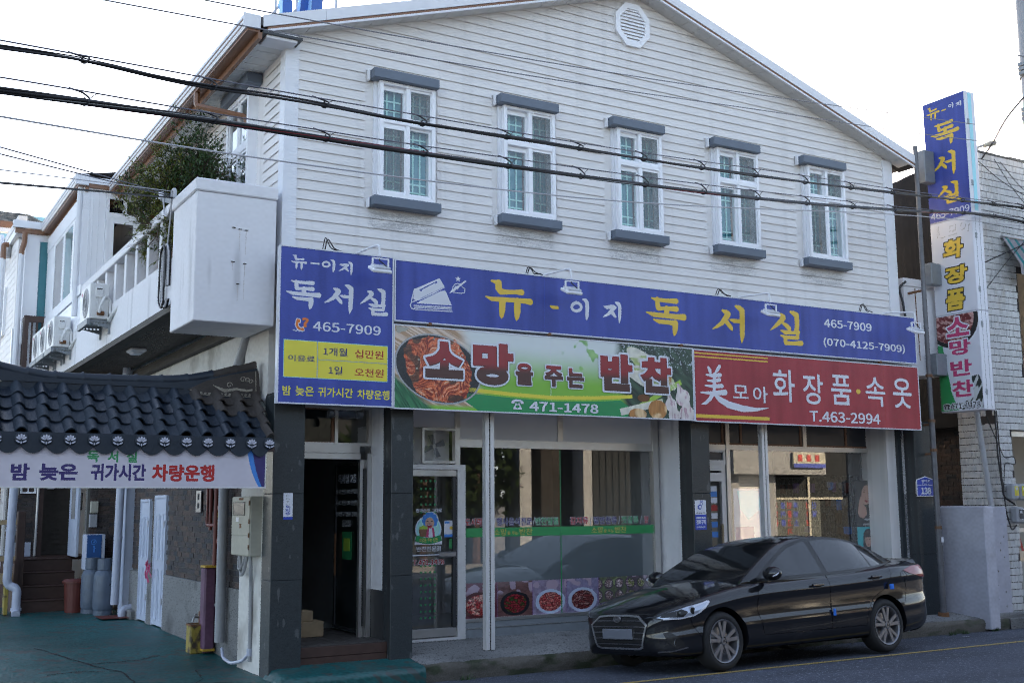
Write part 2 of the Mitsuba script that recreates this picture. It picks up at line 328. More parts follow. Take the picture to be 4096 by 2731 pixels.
# ------------------------------------------------------------------ lettering: outlines and brush strokes
GLYPHS = {'(':[34,[[[19,55,20,70,22,85,27,99,34,112,39,109,34,98,30,86,27,72,27,58,28,45,31,33,34,23,39,13,34,11,34,11,29,19,25,29,21,41]]]],
')':[34,[[[14,13,22,31,25,43,27,55,27,67,25,83,20,98,14,109,20,112,26,100,31,86,34,71,34,55,31,36,26,21,20,11]]]],
'-':[35,[[[14,61,40,61,40,55,15,55]]]],
'.':[28,[[[17,35,18,40,22,42,27,42,30,37,29,32,25,29,20,30]]]],
'0':[56,[[[15,62,15,75,17,85,19,92,23,98,28,102,36,104,43,104,50,100,55,94,57,90,60,73,60,60,59,51,57,43,52,35,45,30,40,29,34,29,27,32,23,36,19,43,16,53],[24,63,26,48,30,40,33,38,36,36,39,36,43,38,47,42,50,50,52,61,52,73,49,87,47,92,43,96,39,97,35,97,32,95,28,91,25,79]]]],
'1':[56,[[[19,37,35,38,35,92,22,92,22,98,32,101,37,103,44,103,44,38,59,37,59,30,19,30]]]],
'2':[56,[[[14,94,24,102,33,104,40,104,45,103,49,100,53,97,55,92,57,85,57,79,55,72,47,58,29,38,60,38,60,30,15,30,15,35,31,52,42,65,47,75,48,84,45,92,39,96,32,97,29,96,25,94,19,89]]]],
'3':[56,[[[13,39,18,45,27,38,35,36,43,38,49,43,50,48,50,52,47,59,41,63,28,65,28,71,39,73,46,78,48,83,48,88,46,92,41,96,33,97,26,94,21,90,16,96,22,101,32,104,41,104,49,101,54,97,56,94,57,89,57,83,54,75,45,68,53,64,58,58,60,49,59,44,57,39,50,32,39,29,31,29,24,31,18,34]]]],
'4':[56,[[[12,57,42,103,52,103,53,58,62,57,62,50,53,50,52,30,44,30,44,50,12,50],[22,58,44,58,44,93,38,82]]]],
'5':[56,[[[13,38,17,44,23,40,29,37,35,36,40,37,47,42,51,50,50,60,47,65,44,68,40,70,34,70,28,69,23,66,19,69,21,103,56,103,56,96,29,95,27,77,28,75,35,77,45,76,52,73,56,69,59,62,60,52,59,45,56,39,48,32,39,29,31,29,24,31,19,33]]]],
'6':[56,[[[16,54,16,74,19,86,23,95,28,100,36,104,45,104,53,102,60,97,55,92,50,95,44,97,40,97,34,94,31,91,28,86,25,73,25,67,31,73,39,76,50,74,54,71,57,68,61,59,61,48,58,40,52,33,46,30,38,29,32,30,26,34,22,39,19,45],[25,60,26,49,28,43,31,39,37,36,42,36,45,37,48,40,52,46,52,55,51,61,47,66,42,68,36,68,30,65]]]],
'7':[56,[[[15,96,15,103,61,103,61,98,51,83,44,67,41,50,39,30,30,30,32,49,34,63,38,74,43,84,50,95]]]],
'8':[56,[[[15,48,16,55,18,59,22,65,28,69,21,76,19,82,19,90,22,97,27,101,34,104,43,104,50,101,56,95,58,88,57,78,53,72,49,67,57,60,60,54,61,45,57,37,52,33,46,30,41,29,30,30,23,33,19,37,16,42],[23,47,25,42,28,39,33,36,39,36,45,37,49,40,52,44,52,49,50,55,47,58,43,61,33,66,25,58,23,52],[26,84,28,80,31,77,35,74,43,70,49,78,50,86,48,92,46,95,41,97,37,98,32,96,29,93,27,88]]]],
'9':[56,[[[15,77,15,84,16,91,19,96,25,102,32,104,40,104,47,101,52,97,56,91,59,83,60,75,60,64,58,53,56,45,53,39,48,34,41,30,31,29,24,31,16,36,21,42,25,39,31,37,37,37,42,39,45,42,48,48,50,56,52,66,46,61,39,58,32,58,28,59,23,61,19,65,16,69],[23,78,24,73,26,69,30,66,35,65,39,65,43,67,48,70,51,74,50,82,47,90,44,95,38,97,32,97,27,93,24,86]]]],
'?':[48,[[[15,97,18,101,24,104,29,106,36,106,44,103,48,100,51,96,52,91,51,82,47,76,39,64,36,59,36,52,28,52,28,59,31,67,42,83,43,87,42,92,39,97,35,98,26,97,19,92]],[[26,35,27,40,30,42,36,42,39,37,38,32,33,29,28,30]]]],
'A':[61,[[[11,30,35,103,45,103,70,30,61,30,53,52,27,52,20,30],[29,60,51,60,40,95,40,94]]]],
'C':[64,[[[16,64,17,77,20,86,25,94,32,100,42,104,53,104,62,101,68,96,63,90,58,94,51,96,44,96,37,93,32,88,28,83,26,77,25,69,26,60,28,52,31,45,35,41,41,38,51,37,59,40,65,45,70,39,64,33,58,30,50,29,40,30,32,33,24,39,21,44,18,53]]]],
'E':[59,[[[20,103,62,103,62,96,29,95,29,73,57,72,57,65,29,64,29,38,63,38,63,30,20,30]]]],
'G':[69,[[[16,64,16,74,19,85,25,94,33,100,43,104,54,104,64,101,70,95,66,90,59,94,53,96,46,96,37,93,32,88,29,85,27,78,25,69,27,55,31,45,35,41,40,39,49,37,58,38,63,41,63,60,48,60,48,68,71,68,71,37,66,33,57,30,46,29,39,30,32,33,24,40,21,44,17,54]]]],
'H':[73,[[[20,103,29,103,29,73,63,72,64,103,73,103,73,30,64,30,63,64,29,64,29,30,20,30]]]],
'N':[72,[[[20,103,30,103,64,43,64,103,72,103,72,30,63,30,28,91,29,30,20,30]]]],
'O':[74,[[[16,64,17,78,22,90,29,98,39,103,44,104,52,104,59,102,64,100,72,92,77,80,78,66,77,56,75,48,72,43,67,36,62,32,55,30,50,29,41,29,35,31,28,36,23,41,19,48,17,55],[25,65,26,57,29,50,35,41,39,39,44,37,54,38,59,41,63,45,67,55,69,62,69,72,66,84,62,89,55,95,48,96,39,95,33,90,28,83,26,74]]]],
'P':[63,[[[20,103,45,103,55,101,61,99,64,95,67,91,68,86,68,81,67,74,64,68,60,64,55,62,47,60,29,59,29,30,20,30],[29,67,46,67,51,68,55,71,58,75,59,80,58,87,57,91,54,93,48,95,29,96]]]],
'Q':[74,[[[16,64,16,75,19,85,24,94,30,99,39,103,50,104,59,102,66,98,72,91,76,82,78,68,77,56,75,47,69,39,63,33,53,29,57,24,64,20,73,19,78,20,80,13,75,12,67,12,58,14,52,17,47,21,42,29,37,30,30,34,24,40,20,46,17,55],[25,64,28,50,31,44,35,41,39,38,44,37,48,36,55,38,60,41,63,45,68,56,69,72,65,84,62,89,55,95,48,96,39,95,33,90,28,83,26,74]]]],
'S':[60,[[[15,40,20,46,27,41,37,37,47,38,53,42,56,49,55,52,54,56,49,59,33,66,24,72,19,79,18,87,20,92,22,97,28,101,34,104,39,104,47,104,54,102,60,98,63,95,58,90,48,95,38,96,34,95,30,92,28,90,28,86,29,81,32,78,55,67,62,61,65,54,65,47,62,38,57,34,51,31,45,29,38,29,25,32,19,36]]]],
'T':[60,[[[13,96,13,103,67,103,67,96,45,95,44,30,35,30,35,95]]]],
'V':[58,[[[10,103,20,103,39,40,58,103,67,103,44,30,33,31]]]],
'W':[88,[[[13,103,22,103,34,41,50,103,58,103,74,40,86,102,86,103,95,103,80,30,69,30,54,90,39,30,28,30]]]],
'a':[56,[[[16,41,17,50,23,57,32,61,49,65,47,73,43,77,38,78,34,78,22,73,18,79,27,83,37,86,44,85,51,82,56,76,58,69,58,30,51,30,50,36,43,32,37,29,27,29,23,31,19,34],[25,43,28,38,32,36,38,37,43,39,49,43,49,58,39,57,30,53,26,49]]]],
'e':[56,[[[15,54,16,63,19,72,25,80,31,84,37,86,44,85,49,84,56,78,59,73,61,65,61,55,24,55,25,49,27,44,30,41,35,38,41,36,46,36,56,40,59,34,53,31,46,29,39,29,28,32,23,36,19,42,16,48],[24,62,53,62,53,63,52,71,49,75,45,78,39,78,32,76,29,73,26,68]]]],
'l':[28,[[[19,110,28,109,29,39,30,37,33,36,34,31,34,30,31,29,27,29,23,30,20,34,19,38]]]],
'm':[92,[[[19,84,27,84,28,77,34,82,39,85,43,86,49,85,55,83,60,76,68,82,73,85,82,85,87,83,92,77,94,69,94,30,85,30,85,68,82,75,76,78,70,76,61,70,61,30,52,30,52,69,49,75,47,76,43,78,40,77,36,76,29,70,28,30,19,30]]]],
'n':[61,[[[19,84,27,84,28,77,35,83,44,86,53,85,59,80,61,76,62,69,62,30,54,30,53,70,50,75,45,78,40,77,36,76,29,70,28,30,19,30]]]],
'o':[60,[[[15,54,16,64,20,74,25,80,33,85,43,86,53,82,59,76,64,68,66,56,63,45,60,38,56,34,48,30,43,29,36,29,26,33,23,36,19,42,16,48],[24,57,26,49,29,42,36,37,44,37,49,40,54,46,56,54,55,66,52,72,47,76,42,78,37,78,32,76,28,71,25,64]]]],
'r':[39,[[[19,84,27,84,28,75,33,81,39,85,45,86,49,84,47,77,41,77,36,76,32,71,29,65,28,30,19,30]]]],
'☎':[100,[[[14,71,16,84,20,91,33,97,52,100,75,99,86,97,93,95,102,88,105,82,106,76,106,71,104,70,84,73,83,75,87,87,77,87,77,78,79,73,92,57,97,48,98,36,97,34,95,32,24,33,22,36,24,49,28,57,41,73,43,78,43,87,33,87,37,75,36,73,17,70,15,70],[43,53,45,47,50,42,56,39,62,38,68,40,73,44,76,50,77,57,75,63,70,68,64,71,58,72,52,70,47,65,44,60],[52,87,52,77,68,77,68,87]]]],
'美':[100,[[[14,29,27,31,37,35,45,40,51,48,51,49,18,49,18,56,54,56,55,63,16,64,16,70,56,70,56,79,25,79,25,85,56,86,56,93,20,93,20,100,40,100,33,112,39,114,48,102,46,100,71,100,80,114,87,112,80,100,100,100,100,93,64,93,64,85,96,85,96,79,64,79,64,70,105,70,105,63,63,63,62,56,104,56,104,49,68,49,72,43,80,37,91,32,106,29,101,22,87,26,76,31,65,40,60,48,55,40,51,35,40,28,27,24,18,22]]]],
'가':[92,[[[76,113,84,113,85,76,99,76,99,69,85,69,84,22,76,22]],[[16,46,31,56,41,66,48,78,53,94,52,96,20,96,20,103,61,103,61,94,58,82,53,70,47,61,36,49,20,39]]]],
'간':[92,[[[77,47,77,113,85,113,85,85,98,85,98,78,85,78,85,47]],[[29,53,37,53,37,31,89,31,89,24,29,24]],[[15,63,30,70,39,76,45,82,48,87,52,97,51,99,19,99,19,106,61,106,60,95,57,87,53,80,46,72,33,63,19,57]]]],
'갈':[92,[[[77,113,85,113,85,93,98,92,98,86,85,85,85,67,77,67]],[[28,56,28,62,85,62,85,40,36,40,36,30,88,30,88,23,28,23,28,46,77,47,77,55]],[[15,71,28,75,39,81,45,87,48,91,51,100,51,102,19,102,19,108,61,108,60,99,57,91,53,84,46,77,33,69,18,64]]]],
'강':[92,[[[77,59,77,113,85,113,85,90,98,89,98,83,85,82,85,59]],[[27,38,28,45,31,49,34,52,42,56,53,57,66,57,76,54,83,49,86,41,85,34,80,28,72,24,61,22,48,23,37,26,30,31],[36,39,37,35,43,31,50,29,58,29,65,30,73,32,77,36,78,41,77,44,72,48,65,50,56,51,47,50,40,47,36,43]],[[15,65,30,71,40,78,47,87,51,97,51,99,19,99,19,106,61,106,60,97,57,88,53,81,46,73,33,64,19,58]]]],
'개':[92,[[[64,110,71,110,72,76,83,76,84,113,91,113,91,22,84,22,83,69,72,69,71,27,64,27]],[[15,47,28,56,38,68,43,81,45,93,45,94,19,94,19,101,53,101,53,92,51,80,47,70,42,61,32,50,20,42]]]],
'건':[92,[[[32,52,40,52,41,31,92,31,92,24,32,24]],[[62,78,62,85,81,85,81,112,89,113,89,46,81,46,81,78]],[[17,63,31,69,42,77,49,87,53,97,52,99,21,99,21,106,62,106,61,96,58,86,52,77,45,70,34,62,20,56]]]],
'경':[92,[[[30,38,31,45,33,48,36,52,44,55,56,58,69,57,79,54,87,49,89,45,90,41,88,33,84,28,75,24,64,22,51,23,41,26,33,31],[38,39,42,34,47,31,56,29,64,29,72,31,77,33,80,36,82,41,80,45,74,49,69,50,59,51,50,50,43,48,39,44]],[[16,65,31,71,40,77,48,87,52,98,52,99,21,99,21,106,61,106,61,96,81,96,81,113,89,113,89,59,81,59,81,70,58,71,58,77,81,77,81,89,59,89,53,80,46,72,37,66,26,61,20,59]]]],
'고':[92,[[[15,35,15,42,47,42,47,74,55,74,55,42,97,42,96,35]],[[24,104,87,104,87,77,84,53,75,54,78,75,79,97,24,97]]]],
'과':[92,[[[76,113,84,113,84,75,99,75,99,68,84,67,84,22,76,22]],[[14,49,33,49,33,77,41,77,42,50,70,51,71,45,44,43,15,42]],[[19,96,19,103,65,103,64,84,62,62,54,63,56,83,56,96]]]],
'교':[92,[[[15,35,15,42,35,42,35,72,43,72,43,42,57,42,58,72,65,72,66,42,97,42,96,35]],[[24,104,87,104,87,73,84,54,76,55,78,73,79,97,24,97]]]],
'구':[92,[[[15,61,15,68,75,68,75,70,77,85,78,100,25,100,25,107,86,107,86,85,84,68,97,68,97,61,60,61,60,22,52,22,51,61]]]],
'귀':[92,[[[82,113,90,113,90,22,82,22]],[[15,69,43,70,53,70,54,71,56,85,56,99,22,99,22,106,65,106,64,88,62,71,75,72,76,66,48,63,48,28,40,28,39,63,16,63]]]],
'그':[92,[[[15,42,97,42,97,36,15,35]],[[24,103,86,103,85,75,82,50,74,51,77,72,77,96,24,97]]]],
'기':[92,[[[81,113,89,113,89,22,81,22]],[[16,46,32,56,43,66,50,79,54,94,54,96,20,96,20,103,62,103,62,94,60,83,55,71,48,60,36,48,21,39]]]],
'김':[92,[[[31,57,89,57,89,23,31,23],[39,50,39,30,81,30,81,50]],[[81,113,89,113,89,62,81,62]],[[16,67,30,72,42,80,50,90,53,99,53,100,21,100,21,107,62,107,61,98,59,89,54,81,47,74,33,65,20,61]]]],
'남':[92,[[[77,113,85,113,85,92,98,92,98,85,85,85,85,62,77,62]],[[28,56,85,56,85,23,28,23],[36,30,77,30,77,50,36,50]],[[19,108,27,108,28,75,46,76,68,79,69,72,46,69,20,68]]]],
'넷':[92,[[[27,29,38,32,46,36,55,44,57,50,57,56,65,56,67,46,73,39,83,33,96,29,93,23,82,25,70,32,61,41,53,32,39,25,30,23]],[[84,112,91,113,91,51,84,51]],[[46,92,65,92,66,111,73,111,73,60,66,60,65,85,47,85]],[[20,104,28,104,28,70,41,70,57,72,58,66,41,63,20,63]]]],
'녹':[92,[[[15,62,15,68,52,69,52,80,26,81,26,111,34,111,34,87,87,87,87,81,60,80,60,68,97,68,97,62]],[[24,52,86,52,86,22,78,22,78,45,25,46]]]],
'뉴':[92,[[[15,56,15,62,97,62,97,56,76,55,75,22,67,22,67,55,45,55,44,22,36,22,36,55]],[[26,108,34,108,34,82,87,82,87,76,26,76]]]],
'는':[92,[[[15,66,97,66,97,60,15,60]],[[26,51,34,51,34,31,88,31,88,24,26,24]],[[26,109,34,109,34,86,87,85,87,79,26,79]]]],
'늦':[92,[[[15,72,97,72,97,65,15,65]],[[21,29,31,31,41,36,48,42,51,48,51,49,25,49,25,55,87,55,87,49,60,48,63,42,70,36,77,32,91,29,88,23,79,25,68,29,62,33,56,40,48,32,34,25,24,23]],[[26,110,34,110,35,88,87,88,87,81,26,81]]]],
'달':[92,[[[77,67,77,113,85,113,85,94,98,94,98,87,85,87,85,67]],[[28,56,28,62,85,62,85,40,36,40,36,31,88,30,88,23,28,23,28,46,77,47,77,55]],[[19,107,59,107,59,101,27,101,27,78,49,78,67,80,68,74,50,71,19,71]]]],
'대':[92,[[[63,111,71,111,71,77,83,77,84,113,92,113,91,22,84,22,83,70,71,70,71,27,63,27]],[[18,102,52,102,52,95,27,95,27,52,43,52,57,54,57,47,40,45,18,45]]]],
'도':[92,[[[15,34,15,40,52,41,52,64,26,64,26,105,86,105,86,99,34,99,34,71,87,70,87,64,60,64,60,41,97,40,97,34]]]],
'독':[92,[[[15,61,15,67,52,68,52,78,25,79,25,109,86,109,86,102,34,102,34,86,87,85,87,79,60,78,60,68,97,67,97,61]],[[24,52,87,52,87,22,79,22,78,45,24,45]]]],
'락':[92,[[[77,58,77,113,85,113,85,90,98,89,98,83,85,82,85,58]],[[26,53,85,53,85,22,77,22,77,46,27,46]],[[19,101,19,107,59,107,59,82,27,82,27,70,48,70,68,72,69,65,47,63,19,62,19,89,51,89,51,100]]]],
'람':[92,[[[77,113,85,112,85,90,98,89,98,83,85,82,85,59,77,59]],[[28,54,85,54,85,23,28,23],[36,48,36,30,77,30,77,48]],[[19,101,19,108,59,108,59,83,27,83,27,71,49,71,68,73,69,66,48,64,19,63,19,89,51,90,51,101]]]],
'량':[92,[[[77,113,85,113,85,99,98,99,98,92,85,91,85,80,98,79,98,73,85,72,85,58,77,58]],[[27,37,27,43,33,50,41,53,52,55,66,55,75,52,80,50,83,46,86,40,85,34,80,28,72,24,60,22,47,23,36,26,30,30],[34,39,37,34,42,31,51,29,61,29,69,30,74,32,77,36,78,39,77,43,71,47,63,48,53,49,44,47,39,45,36,42]],[[19,100,19,107,59,107,59,83,27,82,27,71,46,71,68,73,69,66,49,64,19,63,19,89,51,89,51,100]]]],
'로':[92,[[[15,33,15,40,52,41,52,57,25,57,25,85,78,86,78,99,25,99,25,106,87,106,87,79,34,79,34,64,89,64,89,57,60,57,60,41,97,40,97,33]]]],
'료':[92,[[[15,33,15,40,38,41,38,57,25,57,25,85,78,86,78,99,25,99,25,106,87,106,87,79,34,78,34,64,89,64,89,57,75,57,75,41,97,40,97,33],[46,41,67,40,67,57,46,57]]]],
'류':[92,[[[15,52,15,59,97,59,97,52,76,52,75,22,67,22,67,52,45,52,44,22,36,22,36,52]],[[25,103,25,109,87,109,87,86,34,86,33,75,89,75,89,68,25,68,25,92,78,92,78,102]]]],
'마':[92,[[[76,22,76,113,84,113,85,77,99,76,99,70,85,69,84,22]],[[18,104,60,104,60,45,19,45],[27,52,52,52,52,97,27,97]]]],
'만':[92,[[[77,113,85,113,85,85,98,85,98,78,85,78,85,46,77,46]],[[29,53,37,53,37,31,89,31,89,24,29,24]],[[19,104,60,104,60,63,19,63],[27,98,27,70,52,70,52,98]]]],
'맛':[92,[[[77,113,85,113,85,88,98,88,98,81,85,81,85,53,77,53]],[[24,29,35,32,44,37,49,42,52,46,53,51,54,57,62,57,63,47,69,39,80,33,92,29,89,23,79,25,66,32,58,42,54,36,48,31,34,24,27,23]],[[19,106,59,106,59,66,19,66],[27,73,51,72,51,99,27,99]]]],
'망':[92,[[[77,113,85,113,85,90,98,90,98,83,85,83,85,59,77,59]],[[27,39,28,45,33,51,41,54,53,56,67,55,76,53,83,47,86,41,85,34,80,28,72,24,60,22,47,23,37,26,30,31,28,34],[35,39,36,35,42,31,52,29,61,29,69,30,74,33,77,36,78,39,76,44,71,47,63,49,53,50,46,48,39,46,36,43]],[[19,106,60,106,60,67,19,67],[27,99,27,74,52,74,52,99]]]],
'모':[92,[[[15,34,15,41,52,41,51,63,25,63,25,105,87,105,87,63,60,63,60,41,97,41,97,34],[33,98,33,69,79,69,79,98]]]],
'문':[92,[[[15,60,15,66,97,66,97,60,61,60,60,41,53,41,52,60]],[[25,50,33,50,34,31,88,31,88,24,25,24]],[[26,108,86,108,86,77,26,77],[34,83,78,83,78,102,34,102]]]],
'물':[92,[[[15,68,15,75,97,75,97,68,60,68,60,59,86,59,86,39,33,38,34,30,89,29,89,23,25,23,25,45,78,45,78,52,25,53,25,59,51,59,51,68]],[[26,110,86,110,86,82,26,82],[34,89,78,89,78,103,34,103]]]],
'미':[92,[[[81,113,89,113,89,22,81,22]],[[20,104,62,104,62,45,20,45],[28,52,54,52,54,97,28,97]]]],
'민':[92,[[[31,54,39,54,39,32,92,32,92,25,31,25]],[[81,48,81,113,89,113,89,48]],[[20,105,62,105,62,63,20,63],[28,98,28,70,54,70,54,98]]]],
'밑':[92,[[[31,60,90,60,90,54,39,54,39,45,88,45,88,39,39,39,39,30,91,30,91,23,31,23]],[[81,113,89,113,89,66,81,66]],[[20,70,20,107,62,107,62,70],[28,77,54,77,54,100,28,100]]]],
'반':[92,[[[77,113,85,113,85,86,98,85,98,79,85,78,85,46,77,46]],[[29,52,37,52,37,31,89,31,89,24,29,24]],[[19,106,27,106,27,91,52,91,53,106,60,106,60,61,19,61],[27,68,52,68,52,84,27,84]]]],
'밤':[92,[[[77,113,85,113,85,91,98,91,98,84,85,84,85,61,77,61]],[[28,55,85,55,85,23,29,23],[36,30,77,30,77,49,37,49]],[[19,66,19,108,27,108,27,94,52,95,53,108,60,108,60,66],[27,73,52,73,52,88,27,88]]]],
'방':[92,[[[77,113,85,113,85,90,98,90,98,83,85,83,85,58,77,58]],[[27,38,28,46,33,50,41,54,51,56,66,55,76,52,82,48,85,44,86,41,85,34,80,28,73,24,62,22,48,23,37,25,30,31,28,34],[35,38,37,34,42,31,50,29,60,29,67,30,73,32,77,36,78,39,76,43,71,47,63,49,53,49,44,48,39,46,36,42]],[[19,107,27,107,27,94,52,94,53,107,60,107,60,65,19,65],[27,72,52,72,52,87,27,87]]]],
'배':[92,[[[64,111,72,111,72,77,84,77,84,113,92,113,92,22,84,22,84,70,72,70,72,27,64,27]],[[18,104,26,104,26,82,45,82,45,104,53,104,53,45,18,45],[26,52,45,52,45,75,26,75]]]],
'붕':[92,[[[15,62,15,69,97,69,97,62,60,62,60,54,71,52,78,50,84,46,87,39,86,34,81,28,73,24,64,23,48,23,37,25,30,28,25,35,25,40,27,45,31,48,36,51,51,54,51,62],[33,37,36,33,42,30,59,28,67,30,74,32,77,35,78,39,76,43,72,45,62,47,53,48,44,46,38,44,34,41]],[[26,110,34,110,34,101,77,100,78,110,86,110,86,77,26,77],[34,84,77,84,78,94,34,94]]]],
'비':[92,[[[81,113,89,113,89,22,81,22]],[[20,105,28,105,29,81,54,81,55,105,63,105,62,44,20,44],[28,51,54,51,54,75,29,75]]]],
'사':[92,[[[76,113,84,113,85,76,99,76,99,69,85,69,84,22,76,22]],[[14,48,19,52,25,57,33,71,37,85,37,105,45,105,46,84,49,72,56,60,62,54,68,50,68,49,63,43,59,46,49,56,41,71,35,58,29,50,24,45,19,42]]]],
'서':[92,[[[60,75,60,82,81,82,81,113,89,113,89,22,81,22,81,75]],[[15,48,26,57,30,63,35,71,38,85,38,105,47,105,47,86,50,73,57,60,64,54,70,50,70,49,65,43,60,46,51,56,43,71,35,56,26,45,20,41]]]],
'성':[92,[[[30,41,32,48,40,53,50,56,64,56,74,55,83,51,89,45,90,38,87,31,79,26,69,23,55,22,42,25,35,28,31,34],[38,38,39,35,44,32,52,29,61,29,69,30,76,32,80,35,81,40,80,44,74,48,67,49,59,50,49,49,42,46,39,43]],[[62,94,81,94,81,113,89,113,89,59,81,59,81,87,62,87]],[[15,67,26,74,34,84,37,94,38,108,46,108,46,95,50,84,58,76,68,70,64,64,57,66,48,74,42,83,36,72,25,64,19,61]]]],
'소':[92,[[[15,34,15,41,51,41,52,63,60,63,60,41,97,41,97,34]],[[18,69,29,72,40,79,47,87,50,92,51,99,51,107,60,107,61,94,66,84,73,78,79,74,93,68,89,62,77,66,65,74,60,80,56,86,51,80,46,74,34,66,22,62]]]],
'속':[92,[[[15,61,15,67,52,67,52,81,60,81,60,67,97,67,97,61]],[[20,83,31,86,42,91,47,96,50,102,51,105,52,111,60,112,61,102,67,94,78,87,92,83,88,76,79,79,65,86,60,91,56,96,47,86,34,79,23,76]],[[24,51,86,51,86,22,78,22,78,45,24,45]]]],
'손':[92,[[[15,58,15,64,52,64,52,79,60,79,60,64,97,64,97,58]],[[20,80,31,83,42,89,46,94,50,99,51,104,52,110,60,110,60,105,61,100,64,95,68,91,79,84,91,80,88,74,79,76,65,84,56,94,47,84,33,76,24,74]],[[26,50,34,50,34,31,87,31,87,24,26,24]]]],
'송':[92,[[[15,68,51,68,52,81,60,81,60,68,97,68,97,61,15,61]],[[20,83,31,86,41,91,49,99,51,105,52,111,60,112,61,102,64,97,67,93,78,87,91,83,92,82,88,76,78,79,65,86,56,96,48,87,34,79,23,76]],[[25,37,26,43,31,48,40,52,51,54,66,53,77,50,83,46,86,43,87,39,85,32,80,27,72,24,60,22,46,23,36,25,28,30],[33,37,36,33,41,30,50,29,61,29,74,32,77,34,78,38,76,42,71,45,63,47,52,47,43,46,37,44,34,41]]]],
'시':[92,[[[81,113,89,113,89,22,81,22]],[[15,48,21,52,27,57,35,70,39,85,39,105,47,105,47,85,51,70,59,59,71,49,66,43,60,47,51,56,43,70,35,55,26,45,20,41]]]],
'식':[92,[[[29,54,89,54,89,22,81,22,81,47,29,47]],[[81,113,89,113,89,58,81,59]],[[16,69,26,74,34,84,38,95,39,108,47,108,47,97,51,85,59,76,70,70,65,64,60,66,50,74,43,85,36,74,25,65,20,62]]]],
'신':[92,[[[31,52,39,52,39,31,92,31,92,24,31,24]],[[81,113,89,113,89,46,81,46]],[[16,66,26,72,30,76,34,82,38,94,39,108,47,107,47,94,51,83,59,74,69,68,65,61,61,63,55,67,50,72,43,83,36,71,25,62,20,59]]]],
'실':[92,[[[31,55,31,61,89,61,89,40,39,39,39,30,92,30,92,23,31,23,31,46,81,46,81,54]],[[81,113,89,113,89,66,81,66]],[[16,73,26,79,33,87,38,98,39,110,47,110,48,98,52,88,60,80,70,75,66,69,59,71,50,78,43,89,35,77,26,69,20,67]]]],
'십':[92,[[[31,59,39,59,39,49,80,48,81,59,89,59,89,23,31,23],[39,42,39,30,81,30,81,42]],[[81,113,89,113,89,64,81,64]],[[16,72,20,74,27,78,35,87,38,96,39,110,47,110,47,97,51,88,59,79,70,73,66,67,63,68,53,74,48,79,43,87,36,76,26,68,20,65]]]],
'아':[92,[[[76,113,84,113,85,77,99,76,99,70,85,69,84,22,76,22]],[[16,72,17,82,19,91,24,99,30,103,37,106,45,105,52,101,57,95,59,90,61,82,61,66,59,58,57,53,52,47,48,45,43,43,37,43,31,44,26,47,20,56,17,64],[24,70,27,59,32,52,37,50,41,50,45,52,48,54,51,60,53,65,54,78,51,89,46,96,42,98,37,98,33,97,30,94,27,89,25,84]]]],
'어':[92,[[[17,73,18,86,22,96,29,103,37,106,47,104,54,98,59,90,62,78,81,78,81,113,89,113,89,22,81,22,81,71,62,71,59,59,54,49,46,44,37,42,29,45,23,51,18,62],[24,71,27,59,33,52,37,50,41,50,45,52,48,54,53,64,54,78,51,88,46,96,42,98,37,98,33,96,30,94,27,89,25,83]]]],
'엄':[92,[[[17,83,17,93,22,100,29,105,37,107,47,107,55,103,60,97,63,90,81,90,81,113,89,113,89,61,81,61,81,83,63,83,60,75,54,69,46,65,37,65,30,67,23,70,19,75],[24,85,27,78,29,75,35,72,41,72,48,74,52,77,54,82,55,88,53,93,50,97,44,100,38,100,33,99,28,95,25,90]],[[31,56,89,56,89,23,31,23],[39,30,81,30,81,49,39,49]]]],
'여':[92,[[[17,73,17,83,20,91,24,98,29,103,35,105,43,105,51,101,58,93,81,93,81,113,89,113,89,22,81,22,81,57,59,57,54,50,49,45,41,43,33,43,27,47,22,53,18,62],[61,86,62,79,61,64,81,64,81,86],[24,71,27,59,30,54,33,52,37,50,41,50,45,52,48,54,53,64,54,78,51,88,46,96,42,98,37,98,33,96,30,94,27,89,25,83]]]],
'역':[92,[[[29,54,89,54,89,22,81,22,81,48,29,48]],[[17,83,17,91,19,97,24,102,30,106,37,108,44,107,52,105,59,100,81,100,81,113,89,113,89,60,81,60,81,72,58,72,52,67,46,65,36,64,32,65,26,68,22,71,18,78],[62,92,63,86,62,79,81,79,81,93],[24,85,26,79,30,74,36,72,41,71,48,74,52,76,54,82,55,87,53,94,49,98,44,100,37,100,32,99,28,95,25,90]]]],
'열':[92,[[[31,55,31,62,89,62,89,40,40,40,40,30,93,30,93,23,31,23,31,46,81,46,81,55]],[[17,86,17,93,19,100,24,105,30,108,37,110,44,109,53,106,59,102,81,102,81,113,89,113,89,67,81,67,81,76,59,76,53,72,47,69,43,68,32,69,26,72,21,76,18,81],[62,95,63,90,62,83,81,83,81,95],[24,88,26,83,30,78,35,76,41,75,47,77,52,80,55,86,55,90,53,96,50,100,45,102,38,103,33,102,27,98,25,93]]]],
'염':[92,[[[17,83,17,91,19,97,23,102,29,105,35,107,42,107,50,106,58,100,81,100,81,113,89,113,89,61,81,61,81,72,58,72,54,69,47,66,37,65,32,66,27,68,21,73,18,78],[63,87,62,80,81,80,81,93,62,93],[24,85,26,79,30,75,36,72,41,72,48,74,52,77,54,82,55,88,53,94,50,97,44,100,38,100,33,99,28,95,25,90]],[[31,56,89,56,89,23,31,23],[39,49,39,30,81,30,81,49]]]],
'오':[92,[[[15,34,15,41,52,41,52,59,42,61,33,65,28,70,24,76,23,81,24,89,27,95,31,99,42,105,58,107,72,104,79,101,84,97,87,92,88,87,89,82,87,76,83,69,77,64,69,61,60,59,60,41,97,41,97,34],[31,82,34,75,39,70,49,67,59,66,68,68,75,72,80,78,81,84,79,90,73,96,64,99,53,100,44,98,37,95,32,89]]]],
